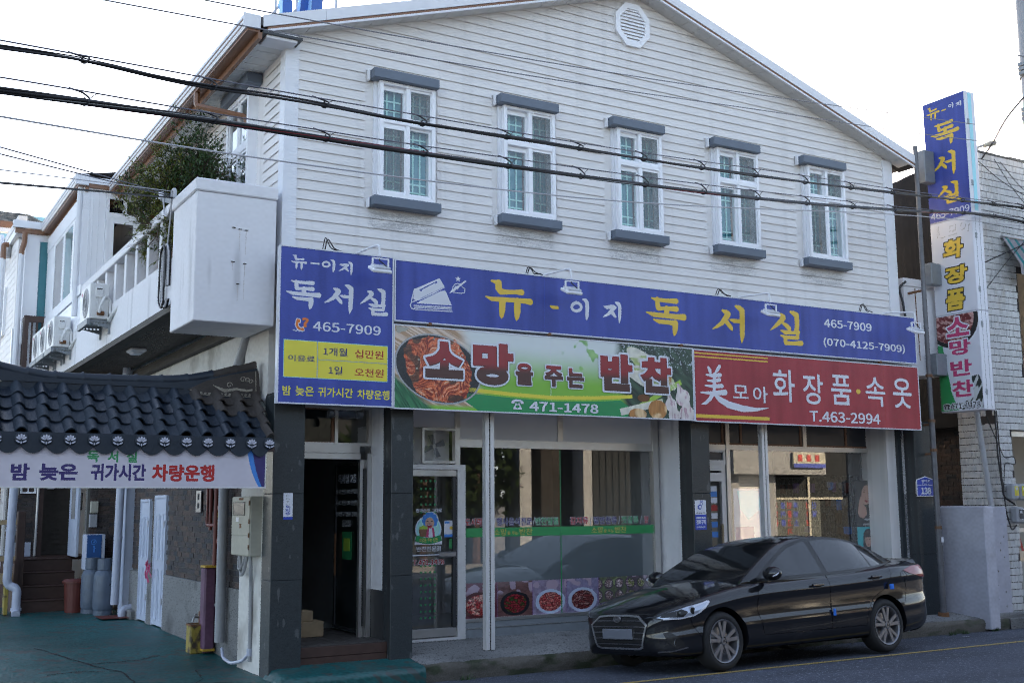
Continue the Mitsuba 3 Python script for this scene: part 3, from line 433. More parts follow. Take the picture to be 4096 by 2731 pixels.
'옷':[92,[[[15,61,15,68,52,68,52,77,41,78,31,82,26,86,24,92,25,100,29,104,36,108,48,111,63,111,76,108,84,103,87,97,87,92,85,86,80,82,75,79,60,77,60,68,97,68,97,61],[32,93,34,89,39,86,49,84,60,83,70,85,75,87,78,90,79,95,76,100,72,102,63,104,52,104,42,103,37,101,33,97]],[[21,29,33,32,43,37,48,42,50,46,52,55,60,55,61,47,67,38,77,33,90,29,87,23,77,25,65,31,59,37,56,41,52,36,47,31,39,27,32,24,25,23]]]],
'용':[92,[[[15,61,15,68,35,68,35,81,29,84,26,87,24,91,24,96,26,101,30,105,35,108,48,111,60,111,69,110,77,108,82,104,87,98,87,92,85,86,77,81,77,68,97,68,97,61],[32,93,35,89,42,85,50,84,61,84,69,85,74,87,78,91,79,95,76,100,72,102,63,104,52,104,44,103,37,101,33,97],[44,68,68,68,68,78,51,78,44,78]],[[25,37,26,43,30,49,39,52,49,54,65,54,76,51,84,46,87,40,85,33,80,27,71,24,60,22,46,23,35,25,28,31],[33,37,36,33,42,30,50,29,61,29,69,30,74,32,77,35,78,39,77,42,72,46,63,48,52,48,44,47,37,44,34,42]]]],
'운':[92,[[[15,60,15,67,97,67,97,60,61,60,61,42,53,42,52,60]],[[26,50,34,50,34,31,88,31,88,24,26,24]],[[24,92,25,97,26,100,31,104,40,109,52,110,65,110,76,107,81,104,85,100,88,94,86,87,81,80,72,76,61,74,46,75,35,78,28,83,25,87],[33,91,35,88,40,84,50,81,59,81,69,83,74,85,77,88,79,93,76,98,71,101,62,103,52,104,43,102,37,100,33,95]]]],
'원':[92,[[[27,50,35,50,36,31,91,31,91,24,27,24]],[[62,53,62,59,81,59,81,113,89,113,89,44,81,44,80,53]],[[15,71,50,72,73,73,73,68,49,65,49,47,41,47,40,64,16,64]],[[22,91,23,98,27,104,33,107,41,109,51,108,58,106,64,101,66,95,66,90,63,85,56,80,49,78,39,78,31,80,24,85],[30,92,31,89,34,86,40,84,46,84,55,87,58,90,58,94,57,98,53,101,48,102,41,103,33,100,30,96]]]],
'월':[92,[[[29,50,29,56,89,56,89,37,37,37,37,30,92,29,92,23,29,23,29,43,80,43,81,50]],[[63,70,81,70,81,113,89,113,89,59,81,59,80,64,63,64]],[[15,78,43,79,73,81,74,75,48,73,47,59,39,59,39,72,16,73]],[[22,97,23,103,27,107,33,110,41,111,50,111,57,109,63,105,66,98,65,93,61,88,55,85,46,84,37,84,27,88,23,92],[30,96,32,93,35,91,46,90,54,92,57,94,58,97,57,101,53,104,47,105,41,105,32,102,30,99]]]],
'육':[92,[[[15,62,15,69,97,69,97,62,75,62,75,51,86,51,86,22,78,22,78,44,24,44,24,51,36,51,36,62],[45,62,45,51,67,51,67,62]],[[24,92,25,98,30,104,39,109,52,111,65,110,77,107,85,102,87,96,87,88,82,83,74,78,62,76,47,76,35,79,27,85],[32,92,34,89,39,85,49,83,59,83,69,84,75,86,78,90,79,95,76,100,71,102,64,104,55,104,44,103,37,100,34,97]]]],
'은':[92,[[[15,65,97,65,97,58,15,58]],[[24,90,25,97,30,103,36,107,49,109,63,109,75,107,82,103,86,98,87,94,87,89,86,85,82,80,72,76,60,74,46,74,35,77,27,83],[32,91,36,85,41,82,50,81,59,80,67,81,74,84,78,87,79,93,75,98,71,101,62,103,52,103,43,101,37,99,33,95]],[[26,50,34,50,34,31,87,31,87,24,26,24]]]],
'을':[92,[[[15,74,97,74,97,67,15,67]],[[25,45,78,45,78,53,25,53,25,59,86,59,86,39,34,39,33,30,89,29,89,23,25,23]],[[24,94,25,100,30,106,37,109,48,111,66,111,77,108,84,104,86,101,87,98,87,93,86,90,81,85,71,81,60,80,45,80,35,83,27,88],[33,95,34,92,38,89,47,87,59,86,69,87,74,89,78,92,79,97,77,100,71,103,63,105,52,105,44,104,37,102,34,99]]]],
'음':[92,[[[15,62,15,69,97,69,97,62]],[[24,92,25,98,30,105,40,109,52,111,66,110,78,107,85,101,87,96,87,89,82,83,72,78,60,77,46,77,35,80,30,82,27,86],[32,93,35,88,40,85,48,84,57,83,67,84,75,87,78,90,79,95,77,99,72,102,65,103,55,104,45,103,37,101,33,97]],[[25,53,87,53,87,23,25,23],[33,30,78,30,78,46,33,46]]]],
'이':[92,[[[81,113,89,113,89,22,81,22]],[[18,72,19,82,22,92,25,98,31,103,39,106,47,105,54,101,59,95,64,82,64,67,59,54,56,49,51,45,45,43,39,43,33,44,29,47,25,51,22,57,20,63],[26,72,29,60,34,53,39,50,44,50,48,52,54,60,56,72,55,84,51,93,47,97,43,98,38,98,34,96,30,91,28,86]]]],
'인':[92,[[[31,53,39,53,39,31,92,31,92,24,31,24]],[[81,47,81,113,89,113,89,47]],[[17,82,18,90,22,98,29,104,37,106,46,106,54,103,61,96,64,88,64,79,60,71,54,66,45,62,35,62,26,66,20,73],[25,84,26,78,31,72,36,70,42,69,49,71,53,75,55,79,56,86,54,93,50,97,44,99,39,99,33,97,28,93,26,88]]]],
'일':[92,[[[31,55,31,62,89,62,89,40,39,40,39,30,92,30,92,23,31,23,31,46,81,46,81,55]],[[81,113,89,113,89,66,81,67]],[[17,87,18,95,22,102,29,107,38,109,48,109,56,105,62,98,64,91,63,83,59,77,51,71,43,69,33,70,26,73,20,80],[25,89,26,84,30,80,35,77,42,76,47,77,53,81,55,86,56,90,54,96,50,100,44,102,38,102,32,100,28,97,26,94]]]],
'입':[92,[[[31,59,39,59,39,49,80,48,81,59,89,59,89,23,31,23],[39,42,39,30,81,30,81,42]],[[81,113,89,113,89,64,81,64]],[[17,85,18,94,22,101,29,106,38,108,47,108,56,104,62,98,64,89,63,80,59,74,52,69,43,67,33,68,25,72,20,77],[25,87,27,80,31,77,37,74,43,74,49,76,53,79,56,85,56,90,54,95,50,99,44,101,39,101,34,100,28,96,26,93]]]],
'장':[92,[[[77,58,77,113,85,113,85,90,98,90,98,83,85,83,85,58]],[[27,38,29,46,33,50,41,54,51,56,64,55,76,52,83,47,86,41,85,34,80,28,72,24,60,22,47,23,37,25,30,30,28,34],[35,38,37,34,42,31,49,29,58,29,67,30,73,32,77,35,78,39,77,43,71,47,63,49,53,49,44,47,39,45,36,42]],[[15,66,24,71,30,77,35,84,37,93,37,99,17,99,17,106,65,106,65,99,46,99,47,89,50,81,58,74,67,69,64,63,58,65,50,70,46,74,42,81,35,71,30,66,23,62,19,60]]]],
'전':[92,[[[32,52,40,52,40,31,92,31,92,24,32,24]],[[63,81,63,88,81,88,81,112,89,113,89,46,81,46,81,81]],[[15,64,22,68,30,74,36,84,38,92,38,98,18,99,18,105,66,105,66,99,46,98,47,88,52,78,59,71,68,66,64,60,59,62,52,67,47,73,42,80,35,68,26,61,20,58]]]],
'절':[92,[[[31,61,89,61,89,40,40,40,40,30,93,30,93,23,31,23,31,46,81,46,81,54,31,55]],[[63,86,63,92,81,93,81,113,89,113,89,66,81,66,81,86]],[[16,71,25,76,31,82,36,90,38,99,38,101,18,101,18,108,66,108,66,101,46,101,47,92,52,84,59,78,68,74,64,67,57,70,52,74,46,79,42,85,35,75,26,68,19,65]]]],
'점':[92,[[[31,55,89,55,89,23,31,23],[39,30,81,30,81,49,39,49]],[[63,83,63,90,81,90,81,113,89,113,89,60,81,60,81,83]],[[15,67,22,71,30,77,36,86,38,95,38,100,18,100,18,107,66,107,66,100,46,100,47,94,48,89,52,81,59,74,68,69,64,63,58,65,52,70,46,77,42,82,35,71,25,63,20,61]]]],
'젓':[92,[[[26,29,35,32,46,37,53,45,56,51,56,57,64,57,65,52,66,47,73,39,81,33,95,29,95,29,92,23,81,25,69,32,64,37,60,42,52,32,39,25,29,23]],[[63,90,81,90,81,113,89,113,89,51,81,51,81,83,63,83]],[[16,67,24,71,31,78,36,85,38,95,38,100,18,100,18,107,66,107,66,100,46,100,47,90,52,81,59,74,68,69,64,63,58,65,51,71,42,82,35,70,26,63,20,60]]]],
'주':[92,[[[15,55,15,61,97,61,97,55,60,54,60,22,52,22,51,54]],[[20,75,30,78,41,84,49,92,51,99,51,100,23,101,23,107,89,107,89,101,60,100,63,92,70,85,79,79,92,75,89,69,78,72,69,76,60,83,56,89,47,79,33,71,23,69]]]],
'중':[92,[[[15,64,15,70,97,70,97,64,60,63,60,54,71,53,80,49,85,45,87,39,86,34,82,28,74,25,64,23,48,23,37,25,30,28,27,31,25,35,26,43,30,48,39,52,52,54,52,63],[33,37,36,33,41,31,50,29,61,29,74,32,77,35,78,38,76,43,69,46,61,47,50,48,38,44,34,41]],[[23,76,20,82,34,86,41,89,48,95,50,101,50,102,23,102,23,108,89,108,89,102,62,102,61,101,65,93,72,88,81,85,92,82,89,76,80,78,69,82,62,87,56,94,52,89,48,85,35,79]]]],
'즙':[92,[[[15,71,97,71,97,64,15,64]],[[20,83,30,86,40,90,47,95,50,102,50,102,23,103,23,109,89,109,89,103,62,102,61,102,64,96,72,90,81,86,92,83,89,77,80,79,69,83,62,87,56,95,47,86,33,79,22,77]],[[25,58,33,58,34,48,78,48,78,58,86,58,86,23,25,23],[34,42,34,30,78,30,78,41]]]],
'지':[92,[[[81,22,81,113,89,113,89,22]],[[15,46,24,52,32,62,37,74,39,84,39,96,18,97,18,103,68,103,68,97,47,96,48,79,53,66,62,54,71,48,67,42,61,45,54,51,48,59,43,69,35,54,26,44,20,40]]]],
'차':[92,[[[76,113,84,113,85,76,99,75,99,69,85,68,84,22,76,22]],[[14,46,22,51,31,61,35,71,37,81,37,90,17,90,17,97,37,97,37,111,45,111,45,97,65,97,65,90,45,90,46,78,50,65,54,58,59,53,67,48,62,41,56,45,51,51,46,58,41,67,35,54,26,44,19,40]]]],
'찬':[92,[[[77,46,77,113,85,113,85,85,98,85,98,78,85,78,85,46]],[[29,51,37,51,37,31,89,31,89,24,29,24]],[[15,63,24,67,30,73,35,80,37,89,37,94,18,94,18,100,37,101,38,112,46,112,46,101,66,100,66,94,46,93,47,85,51,76,58,70,68,65,64,59,56,62,51,65,47,70,42,77,35,67,25,59,19,57]]]],
'천':[92,[[[32,51,40,51,40,31,92,31,92,24,32,24]],[[63,78,63,85,81,85,81,112,89,113,89,45,81,45,81,78]],[[15,63,23,66,31,73,35,80,37,88,37,94,18,94,18,101,37,101,38,112,46,112,46,101,66,101,66,94,46,94,47,85,51,76,57,70,68,64,64,58,58,61,51,65,47,69,42,77,36,67,26,59,19,56]]]],
'출':[92,[[[15,66,15,72,96,72,96,66,60,66,60,58,86,58,86,38,33,38,34,30,89,29,89,23,25,23,25,44,78,44,78,51,25,52,25,58,52,58,52,66]],[[20,83,31,85,39,87,47,91,51,98,51,98,24,99,24,105,51,105,52,113,60,113,60,105,88,105,88,99,61,98,61,97,64,92,71,88,81,85,92,83,90,77,77,79,65,83,60,87,56,91,47,83,33,78,22,77]]]],
'층':[92,[[[15,67,97,67,97,60,15,60]],[[20,79,31,81,42,85,49,91,51,96,51,97,24,97,24,104,51,104,52,113,60,113,60,104,88,104,88,97,61,97,60,96,63,91,69,86,78,82,92,79,89,73,80,74,69,78,61,82,56,88,51,83,46,80,39,76,30,74,22,73]],[[25,36,26,43,31,47,41,51,50,52,67,52,77,49,83,45,87,38,85,32,80,27,72,24,60,22,48,23,35,25,30,28,27,31],[33,36,36,32,41,30,59,28,73,31,77,34,78,37,76,42,70,44,63,46,52,46,43,45,37,43,34,40]]]],
'치':[92,[[[81,113,89,113,89,22,81,22]],[[17,46,26,52,32,59,37,69,40,80,40,90,19,90,19,97,40,97,40,111,48,111,48,97,69,97,69,90,48,90,49,75,53,65,57,60,63,53,72,48,67,41,61,45,54,52,49,58,44,67,37,53,27,43,21,40]]]],
'탕':[92,[[[77,113,85,113,85,90,98,89,98,83,85,82,85,57,77,57]],[[27,36,28,43,33,49,41,53,52,55,66,54,76,52,83,46,86,40,85,33,80,28,72,24,61,22,47,23,37,25,33,28,29,31],[35,37,38,33,44,30,51,29,62,29,69,30,74,32,77,35,78,39,75,44,71,46,63,48,53,48,45,47,39,45,36,42]],[[19,106,60,106,60,100,28,100,28,88,59,88,59,82,28,82,28,70,50,70,66,72,67,66,47,63,19,63]]]],
'터':[92,[[[63,72,63,78,81,79,81,113,89,113,89,22,81,22,81,72]],[[19,104,61,104,61,98,28,98,28,79,57,79,57,72,28,72,28,51,47,51,66,53,67,47,45,44,19,44]]]],
'팔':[92,[[[77,113,85,113,85,93,98,93,98,86,85,86,85,66,77,66]],[[28,55,28,61,85,61,85,40,36,39,36,30,88,30,88,23,28,23,28,46,77,46,77,54]],[[15,76,27,76,27,100,18,100,18,106,66,106,66,100,57,100,57,77,70,78,70,72,43,69,16,69],[35,76,49,77,49,100,35,100]]]],
'품':[92,[[[15,62,15,69,97,69,97,62,60,62,60,52,87,51,87,23,25,23,25,51,51,52,52,62],[33,30,78,30,78,45,33,45]],[[23,103,23,110,89,110,89,103,75,103,75,84,88,84,88,78,23,78,23,84,36,84,36,103],[45,103,45,84,67,84,67,103]]]],
'행':[92,[[[31,39,34,45,41,50,51,53,63,54,74,53,84,50,90,44,92,37,89,30,83,26,71,23,57,22,44,24,37,28,32,34],[40,37,43,33,47,30,56,29,67,29,79,32,82,34,83,38,82,42,76,46,68,47,58,48,50,46,43,44,40,41]],[[64,111,72,111,72,88,83,88,83,113,91,113,91,56,83,56,83,81,72,81,72,59,64,59]],[[14,102,33,102,34,112,41,112,42,102,60,102,60,96,15,96]],[[18,74,19,80,24,86,29,89,36,91,43,90,50,87,55,83,57,77,56,72,54,66,47,61,41,60,32,60,25,63,21,67],[26,77,27,70,30,68,34,66,39,66,43,67,47,69,49,73,49,76,48,80,45,82,41,84,36,84,32,84,28,81]]]],
'화':[92,[[[77,22,77,113,85,113,85,75,99,74,99,67,85,67,85,22]],[[14,46,38,47,38,56,33,58,27,61,22,68,21,71,22,77,24,81,27,85,34,89,45,90,53,88,58,85,61,82,64,76,63,67,60,63,57,60,52,58,47,56,47,47,71,49,71,43,47,40,15,39],[29,73,31,68,34,65,39,63,45,63,50,64,54,67,56,70,56,74,55,77,52,81,46,83,41,83,33,81,30,78]],[[16,102,38,102,39,112,47,112,47,102,69,102,69,95,16,95]]]],
'흑':[92,[[[15,62,97,62,97,56,15,56]],[[19,105,51,105,52,114,60,114,60,105,92,105,92,99,19,99]],[[24,47,86,47,86,22,78,22,77,41,24,41]],[[27,81,29,87,35,91,44,94,55,95,66,94,75,92,81,89,84,86,85,83,84,77,80,73,71,69,61,68,45,69,36,71,28,76],[35,81,37,78,41,76,51,74,60,74,72,76,76,79,76,82,74,85,70,87,60,89,52,89,39,86,36,84]]]]}
BRUSH = json.loads('''{"뉴":[[[6542,4453,14],[6595,4445,24],[6638,4428,34]],[[6640,4436,44],[6639,4373,46],[6664,4337,40]],[[6669,4331,38],[6778,4335,28],[6879,4344,27],[6964,4349,38]],[[6462,4254,9],[6544,4232,26],[6643,4234,29],[6861,4242,28],[7014,4244,32],[7085,4241,40]],[[6691,4220,46],[6686,4110,44],[6679,4044,31],[6678,4007,6]],[[6900,4231,47],[6899,4113,48],[6893,4039,32],[6886,3994,6]]],"독":[[[8946,4454,9],[9024,4438,27],[9192,4437,27],[9357,4445,38]],[[9042,4446,32],[9044,4383,39],[9054,4332,40]],[[9054,4320,29],[9189,4334,23],[9357,4338,40]],[[9193,4331,43],[9190,4243,43]],[[8856,4259,9],[8978,4234,32],[9185,4234,32],[9385,4234,37],[9478,4238,46]],[[8974,4170,11],[9064,4149,30],[9222,4149,31],[9332,4145,41]],[[9334,4147,45],[9328,4085,47],[9317,4021,33],[9304,3978,6]]],"서":[[[10153,4384,18],[10214,4367,35],[10252,4342,46],[10221,4300,46],[10137,4210,34],[10036,4149,20],[9968,4118,6]],[[10171,4259,22],[10237,4217,35],[10294,4160,35],[10316,4128,14]],[[10283,4267,11],[10358,4255,30],[10479,4258,27]],[[10392,4462,18],[10458,4444,39],[10507,4409,46],[10501,4206,47],[10494,4066,43],[10481,3969,12]]],"실":[[[11182,4413,17],[11242,4397,37],[11269,4375,48],[11228,4327,39],[11117,4244,26],[11017,4177,6]],[[11243,4302,18],[11330,4260,37],[11375,4227,37],[11391,4209,19]],[[11410,4467,17],[11480,4448,38],[11529,4425,47],[11532,4332,45],[11527,4243,42],[11498,4200,30]],[[11215,4186,11],[11293,4166,32],[11453,4170,25],[11549,4185,33]],[[11534,4179,36],[11530,4114,32]],[[11207,4116,11],[11289,4096,28],[11406,4098,26],[11535,4102,28]],[[11295,4090,35],[11296,4027,37]],[[11295,4014,31],[11444,4016,26],[11600,4029,38]]],"이":[[[7836,4241,20],[7830,4220,20],[7814,4202,20],[7790,4189,20],[7762,4183,20],[7735,4185,20],[7712,4194,19],[7697,4209,19],[7692,4229,20],[7697,4249,20],[7713,4267,20],[7737,4280,20],[7764,4287,20],[7792,4285,20],[7815,4276,20],[7831,4260,19],[7836,4241,20]],[[7761,4292,20],[7772,4284,16]],[[7863,4341,10],[7905,4329,26],[7924,4303,28],[7927,4242,29],[7921,4135,25],[7914,4085,9]]],"지":[[[8188,4276,10],[8235,4268,24],[8319,4287,24],[8353,4277,27]],[[8337,4270,28],[8299,4226,26],[8242,4178,20],[8170,4142,6]],[[8280,4222,16],[8326,4194,27],[8357,4160,18]],[[8369,4341,12],[8414,4326,28],[8432,4292,27],[8427,4159,24],[8419,4081,7]]],"-":[[[7380,4212,13],[7411,4202,21],[7481,4201,21]]],"美":[[[9872,3589,17],[9898,3546,29],[9912,3510,13]],[[10066,3612,26],[10026,3562,26],[9981,3511,9]],[[9833,3488,11],[9949,3481,26],[10074,3496,28]],[[9850,3411,12],[9956,3409,23],[10060,3430,27]],[[9812,3343,12],[9953,3338,24],[10099,3349,30]],[[9728,3247,10],[9920,3244,26],[10150,3265,40]],[[9973,3498,26],[9962,3249,26]],[[9949,3249,31],[9882,3166,29],[9808,3108,22],[9741,3091,6]],[[9962,3233,20],[10052,3167,38],[10206,3101,48],[10441,3057,46],[10683,3051,26],[10930,3084,3]]]}''')
_gl = {}
def glyph(ch):
    if ch not in _gl:
        if ch not in GLYPHS: _gl[ch] = (70, None)
        else:
            adv, ps = GLYPHS[ch]; adv, gs = adv * 2, []
            for rs in ps:
                rs = [(np.array(r, float).reshape(-1, 2) - [10, 30]) * 2 for r in rs]
                g = Polygon(rs[0], rs[1:])
                gs.append(g if g.is_valid else g.buffer(0))
            _gl[ch] = (adv, unary_union(gs))
    return _gl[ch]
def text(s, x0, x1, z0, z1, bold=0.0, track=0.0, slope=0.0):
    """the string as a 2-D shape that fills the given box; bold: extra stroke width in glyph units (an em is 200)"""
    gs, x = [], 0.0
    for ch in s:
        adv, g = glyph(ch)
        if ch == ' ': x += 55 + track; continue
        if g is not None: gs.append(affinity.translate(g, x, 0))
        x += adv + track
    g = unary_union(gs)
    if bold: g = g.buffer(bold, join_style=2, mitre_limit=2)
    a, b, c, d = g.bounds
    g = affinity.translate(g, -a, -b)
    g = affinity.scale(g, (x1 - x0) / (c - a), (z1 - z0) / (d - b), origin=(0, 0))
    return affinity.translate(g, x0, z0)
def brush_raw(ch):
    gs = []
    for s in BRUSH[ch]:
        c = [Point(x / 1000, z / 1000).buffer(r / 1000, 6) for x, z, r in s]
        for a, b in zip(c, c[1:]): gs.append(unary_union([a, b]).convex_hull)
    return unary_union(gs).simplify(0.0015)
_br = {}
def brush(ch, box4=None):
    """a brush-written character, at home on the long blue sign or fitted to a box (x0, x1, z0, z1)"""
    if ch not in _br: _br[ch] = brush_raw(ch)
    g = _br[ch]
    if box4 is None: return g
    x0, x1, z0, z1 = box4; a, b, c, d = g.bounds
    g = affinity.scale(affinity.translate(g, -a, -b), (x1 - x0) / (c - a), (z1 - z0) / (d - b), origin=(0, 0))
    return affinity.translate(g, x0, z0)
def ell(cx, cz, rx, rz, n=24): return Polygon([(cx + rx * math.cos(t), cz + rz * math.sin(t)) for t in np.arange(n) * 2 * math.pi / n])
def telephone(x0, x1, z0, z1):
    """an old telephone pictogram"""
    b = Polygon([(20, 0), (80, 0), (82, 8), (68, 42), (64, 58), (58, 58), (58, 50), (42, 50), (42, 58), (36, 58), (32, 42), (18, 8)])
    h = Polygon([(4, 62), (8, 52), (26, 52), (28, 64), (38, 70), (62, 70), (72, 64), (74, 52), (92, 52), (96, 62), (88, 80), (66, 90), (34, 90), (12, 80)])
    g = unary_union([b.difference(ell(50, 26, 15, 14)), h]); a, c, d, e = g.bounds
    return affinity.translate(affinity.scale(affinity.translate(g, -a, -c), (x1 - x0) / (d - a), (z1 - z0) / (e - c), origin=(0, 0)), x0, z0)

# ------------------------------------------------------------------ the setting: road, kerb, pavement, yard
setting('ground', M([[-300, -300, -0.6], [300, -300, -0.6], [300, 300, -0.6], [-300, 300, -0.6]], [[0, 1, 2], [0, 2, 3]]), 'concrete')
def strip_sheet(xs, prof, z_of=None):
    """a sheet over xs whose section runs through prof = (y, z) pairs"""
    V = [[x, y, z if z_of is None else z_of(x, y, z)] for y, z in prof for x in xs]; n = len(xs); F = []
    for j in range(len(prof) - 1):
        for i in range(n - 1):
            a = j * n + i; F += [[a, a + 1, a + n + 1], [a, a + n + 1, a + n]]
    return M(V, F)
def road_z(y): return float(np.interp(y, [1.2, 6.0, 9.55, 11.6], [0.0, 0.07, 0.0, -0.1503]))
setting('road', strip_sheet([-80, -20, 0, 10, 20, 40, 120], [(y, road_z(y)) for y in (1.1, 2, 4, 6, 8, 9.55, 10.5, 11.6)]), 'asphalt')
setting('road_marking', strip_sheet(np.linspace(-60, 100, 161), [(9.505, road_z(9.505) + 0.004), (9.585, road_z(9.585) + 0.004)]), 'yellow_line', 'worn yellow edge line along the road')
# kerb and pavement on our side: pavement rises towards the shop windows
def kerb_front(x): return 11.5 - 0.22 * float(np.clip((x - 12.2) / 2.5, 0, 1)) + 0.02 * math.sin(x * 2.3)
def pave_z(y): return float(np.interp(y, [11.2, 11.5, 11.85, 12.55, 30], [0.045, 0.052, 0.10, 0.178, 0.2]))
xs = np.arange(5.6, 15.35, 0.09)
V, F = [], []
nz = np.random.default_rng(3)
for i, x in enumerate(xs):
    k = kerb_front(x); j = [nz.normal(0, 0.008) for _ in range(6)]
    row = [(k + 0.035 + j[0], -0.30), (k + 0.01 + j[1] * .7, -0.10 + j[2]), (k + j[3], -0.02 + j[1]), (k + 0.015 + j[4], 0.030 + j[2] * .6), (k + 0.045 + abs(j[5]) * 2, 0.052 + j[0] * .4), (k + 0.13, 0.064), (12.0, 0.115), (12.75, 0.19)]
    V += [[x, y, z] for y, z in row]
n = 8
for i in range(len(xs) - 1):
    for q in range(n - 1):
        a = i * n + q; F += [[a, a + n, a + n + 1], [a, a + n + 1, a + 1]]
F = np.array(F); kf = np.array([q < 4 for i in range(len(xs) - 1) for q in range(n - 1) for _ in (0, 1)])
setting('kerb', M(V, F[kf]), 'kerb_stone', 'old mossy concrete kerb along the shopfronts', smooth=50)
setting('pavement', M(V, F[~kf]), 'concrete', 'narrow speckled concrete pavement in front of the shops')
xs = np.arange(15.35, 60, 0.3)
setting('pavement', cat([strip_sheet(xs, [(11.27, -0.3), (11.27, 0.02), (11.33, 0.05), (13, 0.1)])]), 'concrete')
setting('pavement', cat([strip_sheet([-80, 60], [(1.2, -0.3), (1.2, 0.12), (-3.4, 0.15)])]), 'concrete', 'pavement on the far side of the street')
# green painted yard on the left, and the painted step before the pillars
def yard_z(x, y): return float(np.interp(y, [9.75, 10.6, 11.5, 13.5, 15, 26], [-0.012, -0.02, -0.022, 0.0, 0.06, 0.08])) + 0.012 * math.sin(x * 1.9 + y) * math.sin(y * 1.3)
ys = np.concatenate([np.arange(9.75, 14, 0.1), np.arange(14, 26, 0.25)])
yx = np.arange(-9, 4.16, 0.1)
V = np.array([[x, y, yard_z(x, y)] for y in ys for x in yx]); 
from meshkit import fbm as nfbm
V[:, 2] += 0.014 * (nfbm(V * [2.2, 2.2, 0] + [5, 3, 0.5]) - 0.5)
n = len(yx); F = [[j * n + i, j * n + i + 1, (j + 1) * n + i + 1] for j in range(len(ys) - 1) for i in range(n - 1)] + [[j * n + i, (j + 1) * n + i + 1, (j + 1) * n + i] for j in range(len(ys) - 1) for i in range(n - 1)]
setting('yard', M(V, F), 'green_paint', 'green painted concrete yard at the side of the building', smooth=True)
V, F = [], []
xs = np.arange(3.86, 5.68, 0.07)
for i, x in enumerate(xs):
    t = float(np.clip((x - 3.86) / 0.16, 0, 1)); h = t * t * (3 - 2 * t); s = 1 if x < 5.62 else 0.97
    j = nz.normal(0, 0.003, 3)
    row = [(11.43, -0.3), (11.44, -0.03 * s), (11.455 + j[0], 0.02), (11.50 + j[1], 0.047), (11.60, 0.058), (11.95, 0.098)]
    V += [[x, y, (-0.12 + (z + 0.12) * h) if z > -0.2 else z] for y, z in row]
for i in range(len(xs) - 1):
    for q in range(5):
        a = i * 6 + q; F += [[a, a + 6, a + 7], [a, a + 7, a + 1]]
e = (len(xs) - 1) * 6
F += [[e, e + k + 1, e + k + 2] for k in range(4)][::1]
setting('step', M(V, F), 'green_paint', 'green painted concrete step before the entrance pillars', smooth=40)
# thin dark cracks in the paint of the yard
def crack(pts, w):
    pts = np.array(pts, float); out = []
    r = np.random.default_rng(int(abs(pts[0][0]) * 100))
    fine = [pts[0]]
    for a, b in zip(pts, pts[1:]):
        for t in np.linspace(0, 1, 9)[1:]: fine.append(a + (b - a) * t + r.normal(0, 0.012, 2))
    fine = np.array(fine); d = np.gradient(fine, axis=0); nrm = np.stack([-d[:, 1], d[:, 0]], 1); nrm /= np.linalg.norm(nrm, axis=1, keepdims=True) + 1e-9
    ww = w * r.uniform(0.4, 1.2, len(fine))[:, None]
    L, R = fine + nrm * ww, fine - nrm * ww
    def zz(p): return yard_z(p[0], p[1]) + 0.014 * (float(nfbm(np.array([[p[0] * 2.2 + 5, p[1] * 2.2 + 3, 0.5]]))[0]) - 0.5) + 0.004
    V = [[*p, zz(p)] for p in np.vstack([L, R])]; n = len(fine)
    return M(V, [q for i in range(n - 1) for q in ([i, i + n, i + n + 1], [i, i + n + 1, i + 1])])
setting('yard_crack', cat([crack([(2.15, 15.4), (2.5, 14.0), (2.75, 13.2), (2.7, 12.2), (3.0, 11.3), (3.05, 10.5)], 0.013), crack([(2.5, 13.9), (3.1, 14.0), (3.4, 14.2)], 0.010),
    crack([(3.0, 11.6), (3.4, 12.3), (3.5, 13.0)], 0.010), crack([(3.45, 12.0), (3.75, 11.7), (3.95, 11.2)], 0.011), crack([(2.0, 13.3), (2.3, 13.4), (2.75, 13.2)], 0.012)]), 'granite_joint', 'cracks in the green paint of the yard')

# ------------------------------------------------------------------ the shop building
B = thing('shop_building', 'pale clapboard two-storey building with gabled roof above a row of shop signs', 'building')
YW, XL, XR = 11.95, 4.05, 14.05
APEX, SL = (9.05, 8.84), 0.33
def soff(x): return APEX[1] - SL * abs(x - APEX[0])
gable = Polygon([(XL, 4.3), (XR, 4.3), (XR, soff(XR)), APEX, (XL, soff(XL))])
wallh = unary_union([rect(a + .03, b - .03, 5.40, 6.79) for a, b in zip([5.177, 6.878, 8.638, 10.374, 12.134], [5.910, 7.645, 9.385, 11.149, 12.913])])
part(B, 'wall', cat([xz(gable.difference(wallh), YW + 0.004, YW + 0.2), yz(rect(-24, -(YW + .2), 4.0, 7.1).difference(rect(-13.86, -13.02, 4.45, 6.82)), XL + 0.004, XL + 0.2), box(XR - 0.2, XR, YW + 0.2, 24, -0.2, 7.1), box(XL, XR, 11.86, 12.0, 2.96, 4.32)]), 'siding')
WL = [5.177, 6.878, 8.638, 10.374, 12.134]; WR = [5.910, 7.645, 9.385, 11.149, 12.913]
HL = [5.069, 6.792, 8.520, 10.271, 12.000]; HR = [5.934, 7.666, 9.400, 11.146, 12.895]
holes = unary_union([rect(a - 0.045, b + 0.045, 5.24, 6.93) for a, b in zip(HL, HR)])
inner = gable.intersection(rect(4.195, 13.86, 4.3, 9.2)).difference(holes)
def plank(g, z0, h, y, lip=0.019, thick=.003):
    """thin lapped boards: the lower edge stands proud of the board below and is hollow behind"""
    ms = []
    for p in polys(g):
        m = xz(p, 0.0, 1.0); v = m.vertices.copy(); t = (v[:, 2] - z0) / h
        yf = y - (lip * (1 - t) + 0.004 * t); v[:, 1] = np.where(v[:, 1] < 0.5, yf, yf + thick); ms.append(M(v, m.faces))
    return ms
CH = 0.11747
def gapped(p): return affinity.scale(p, 1 - 0.003 / max(p.bounds[2] - p.bounds[0], 0.05), 1)
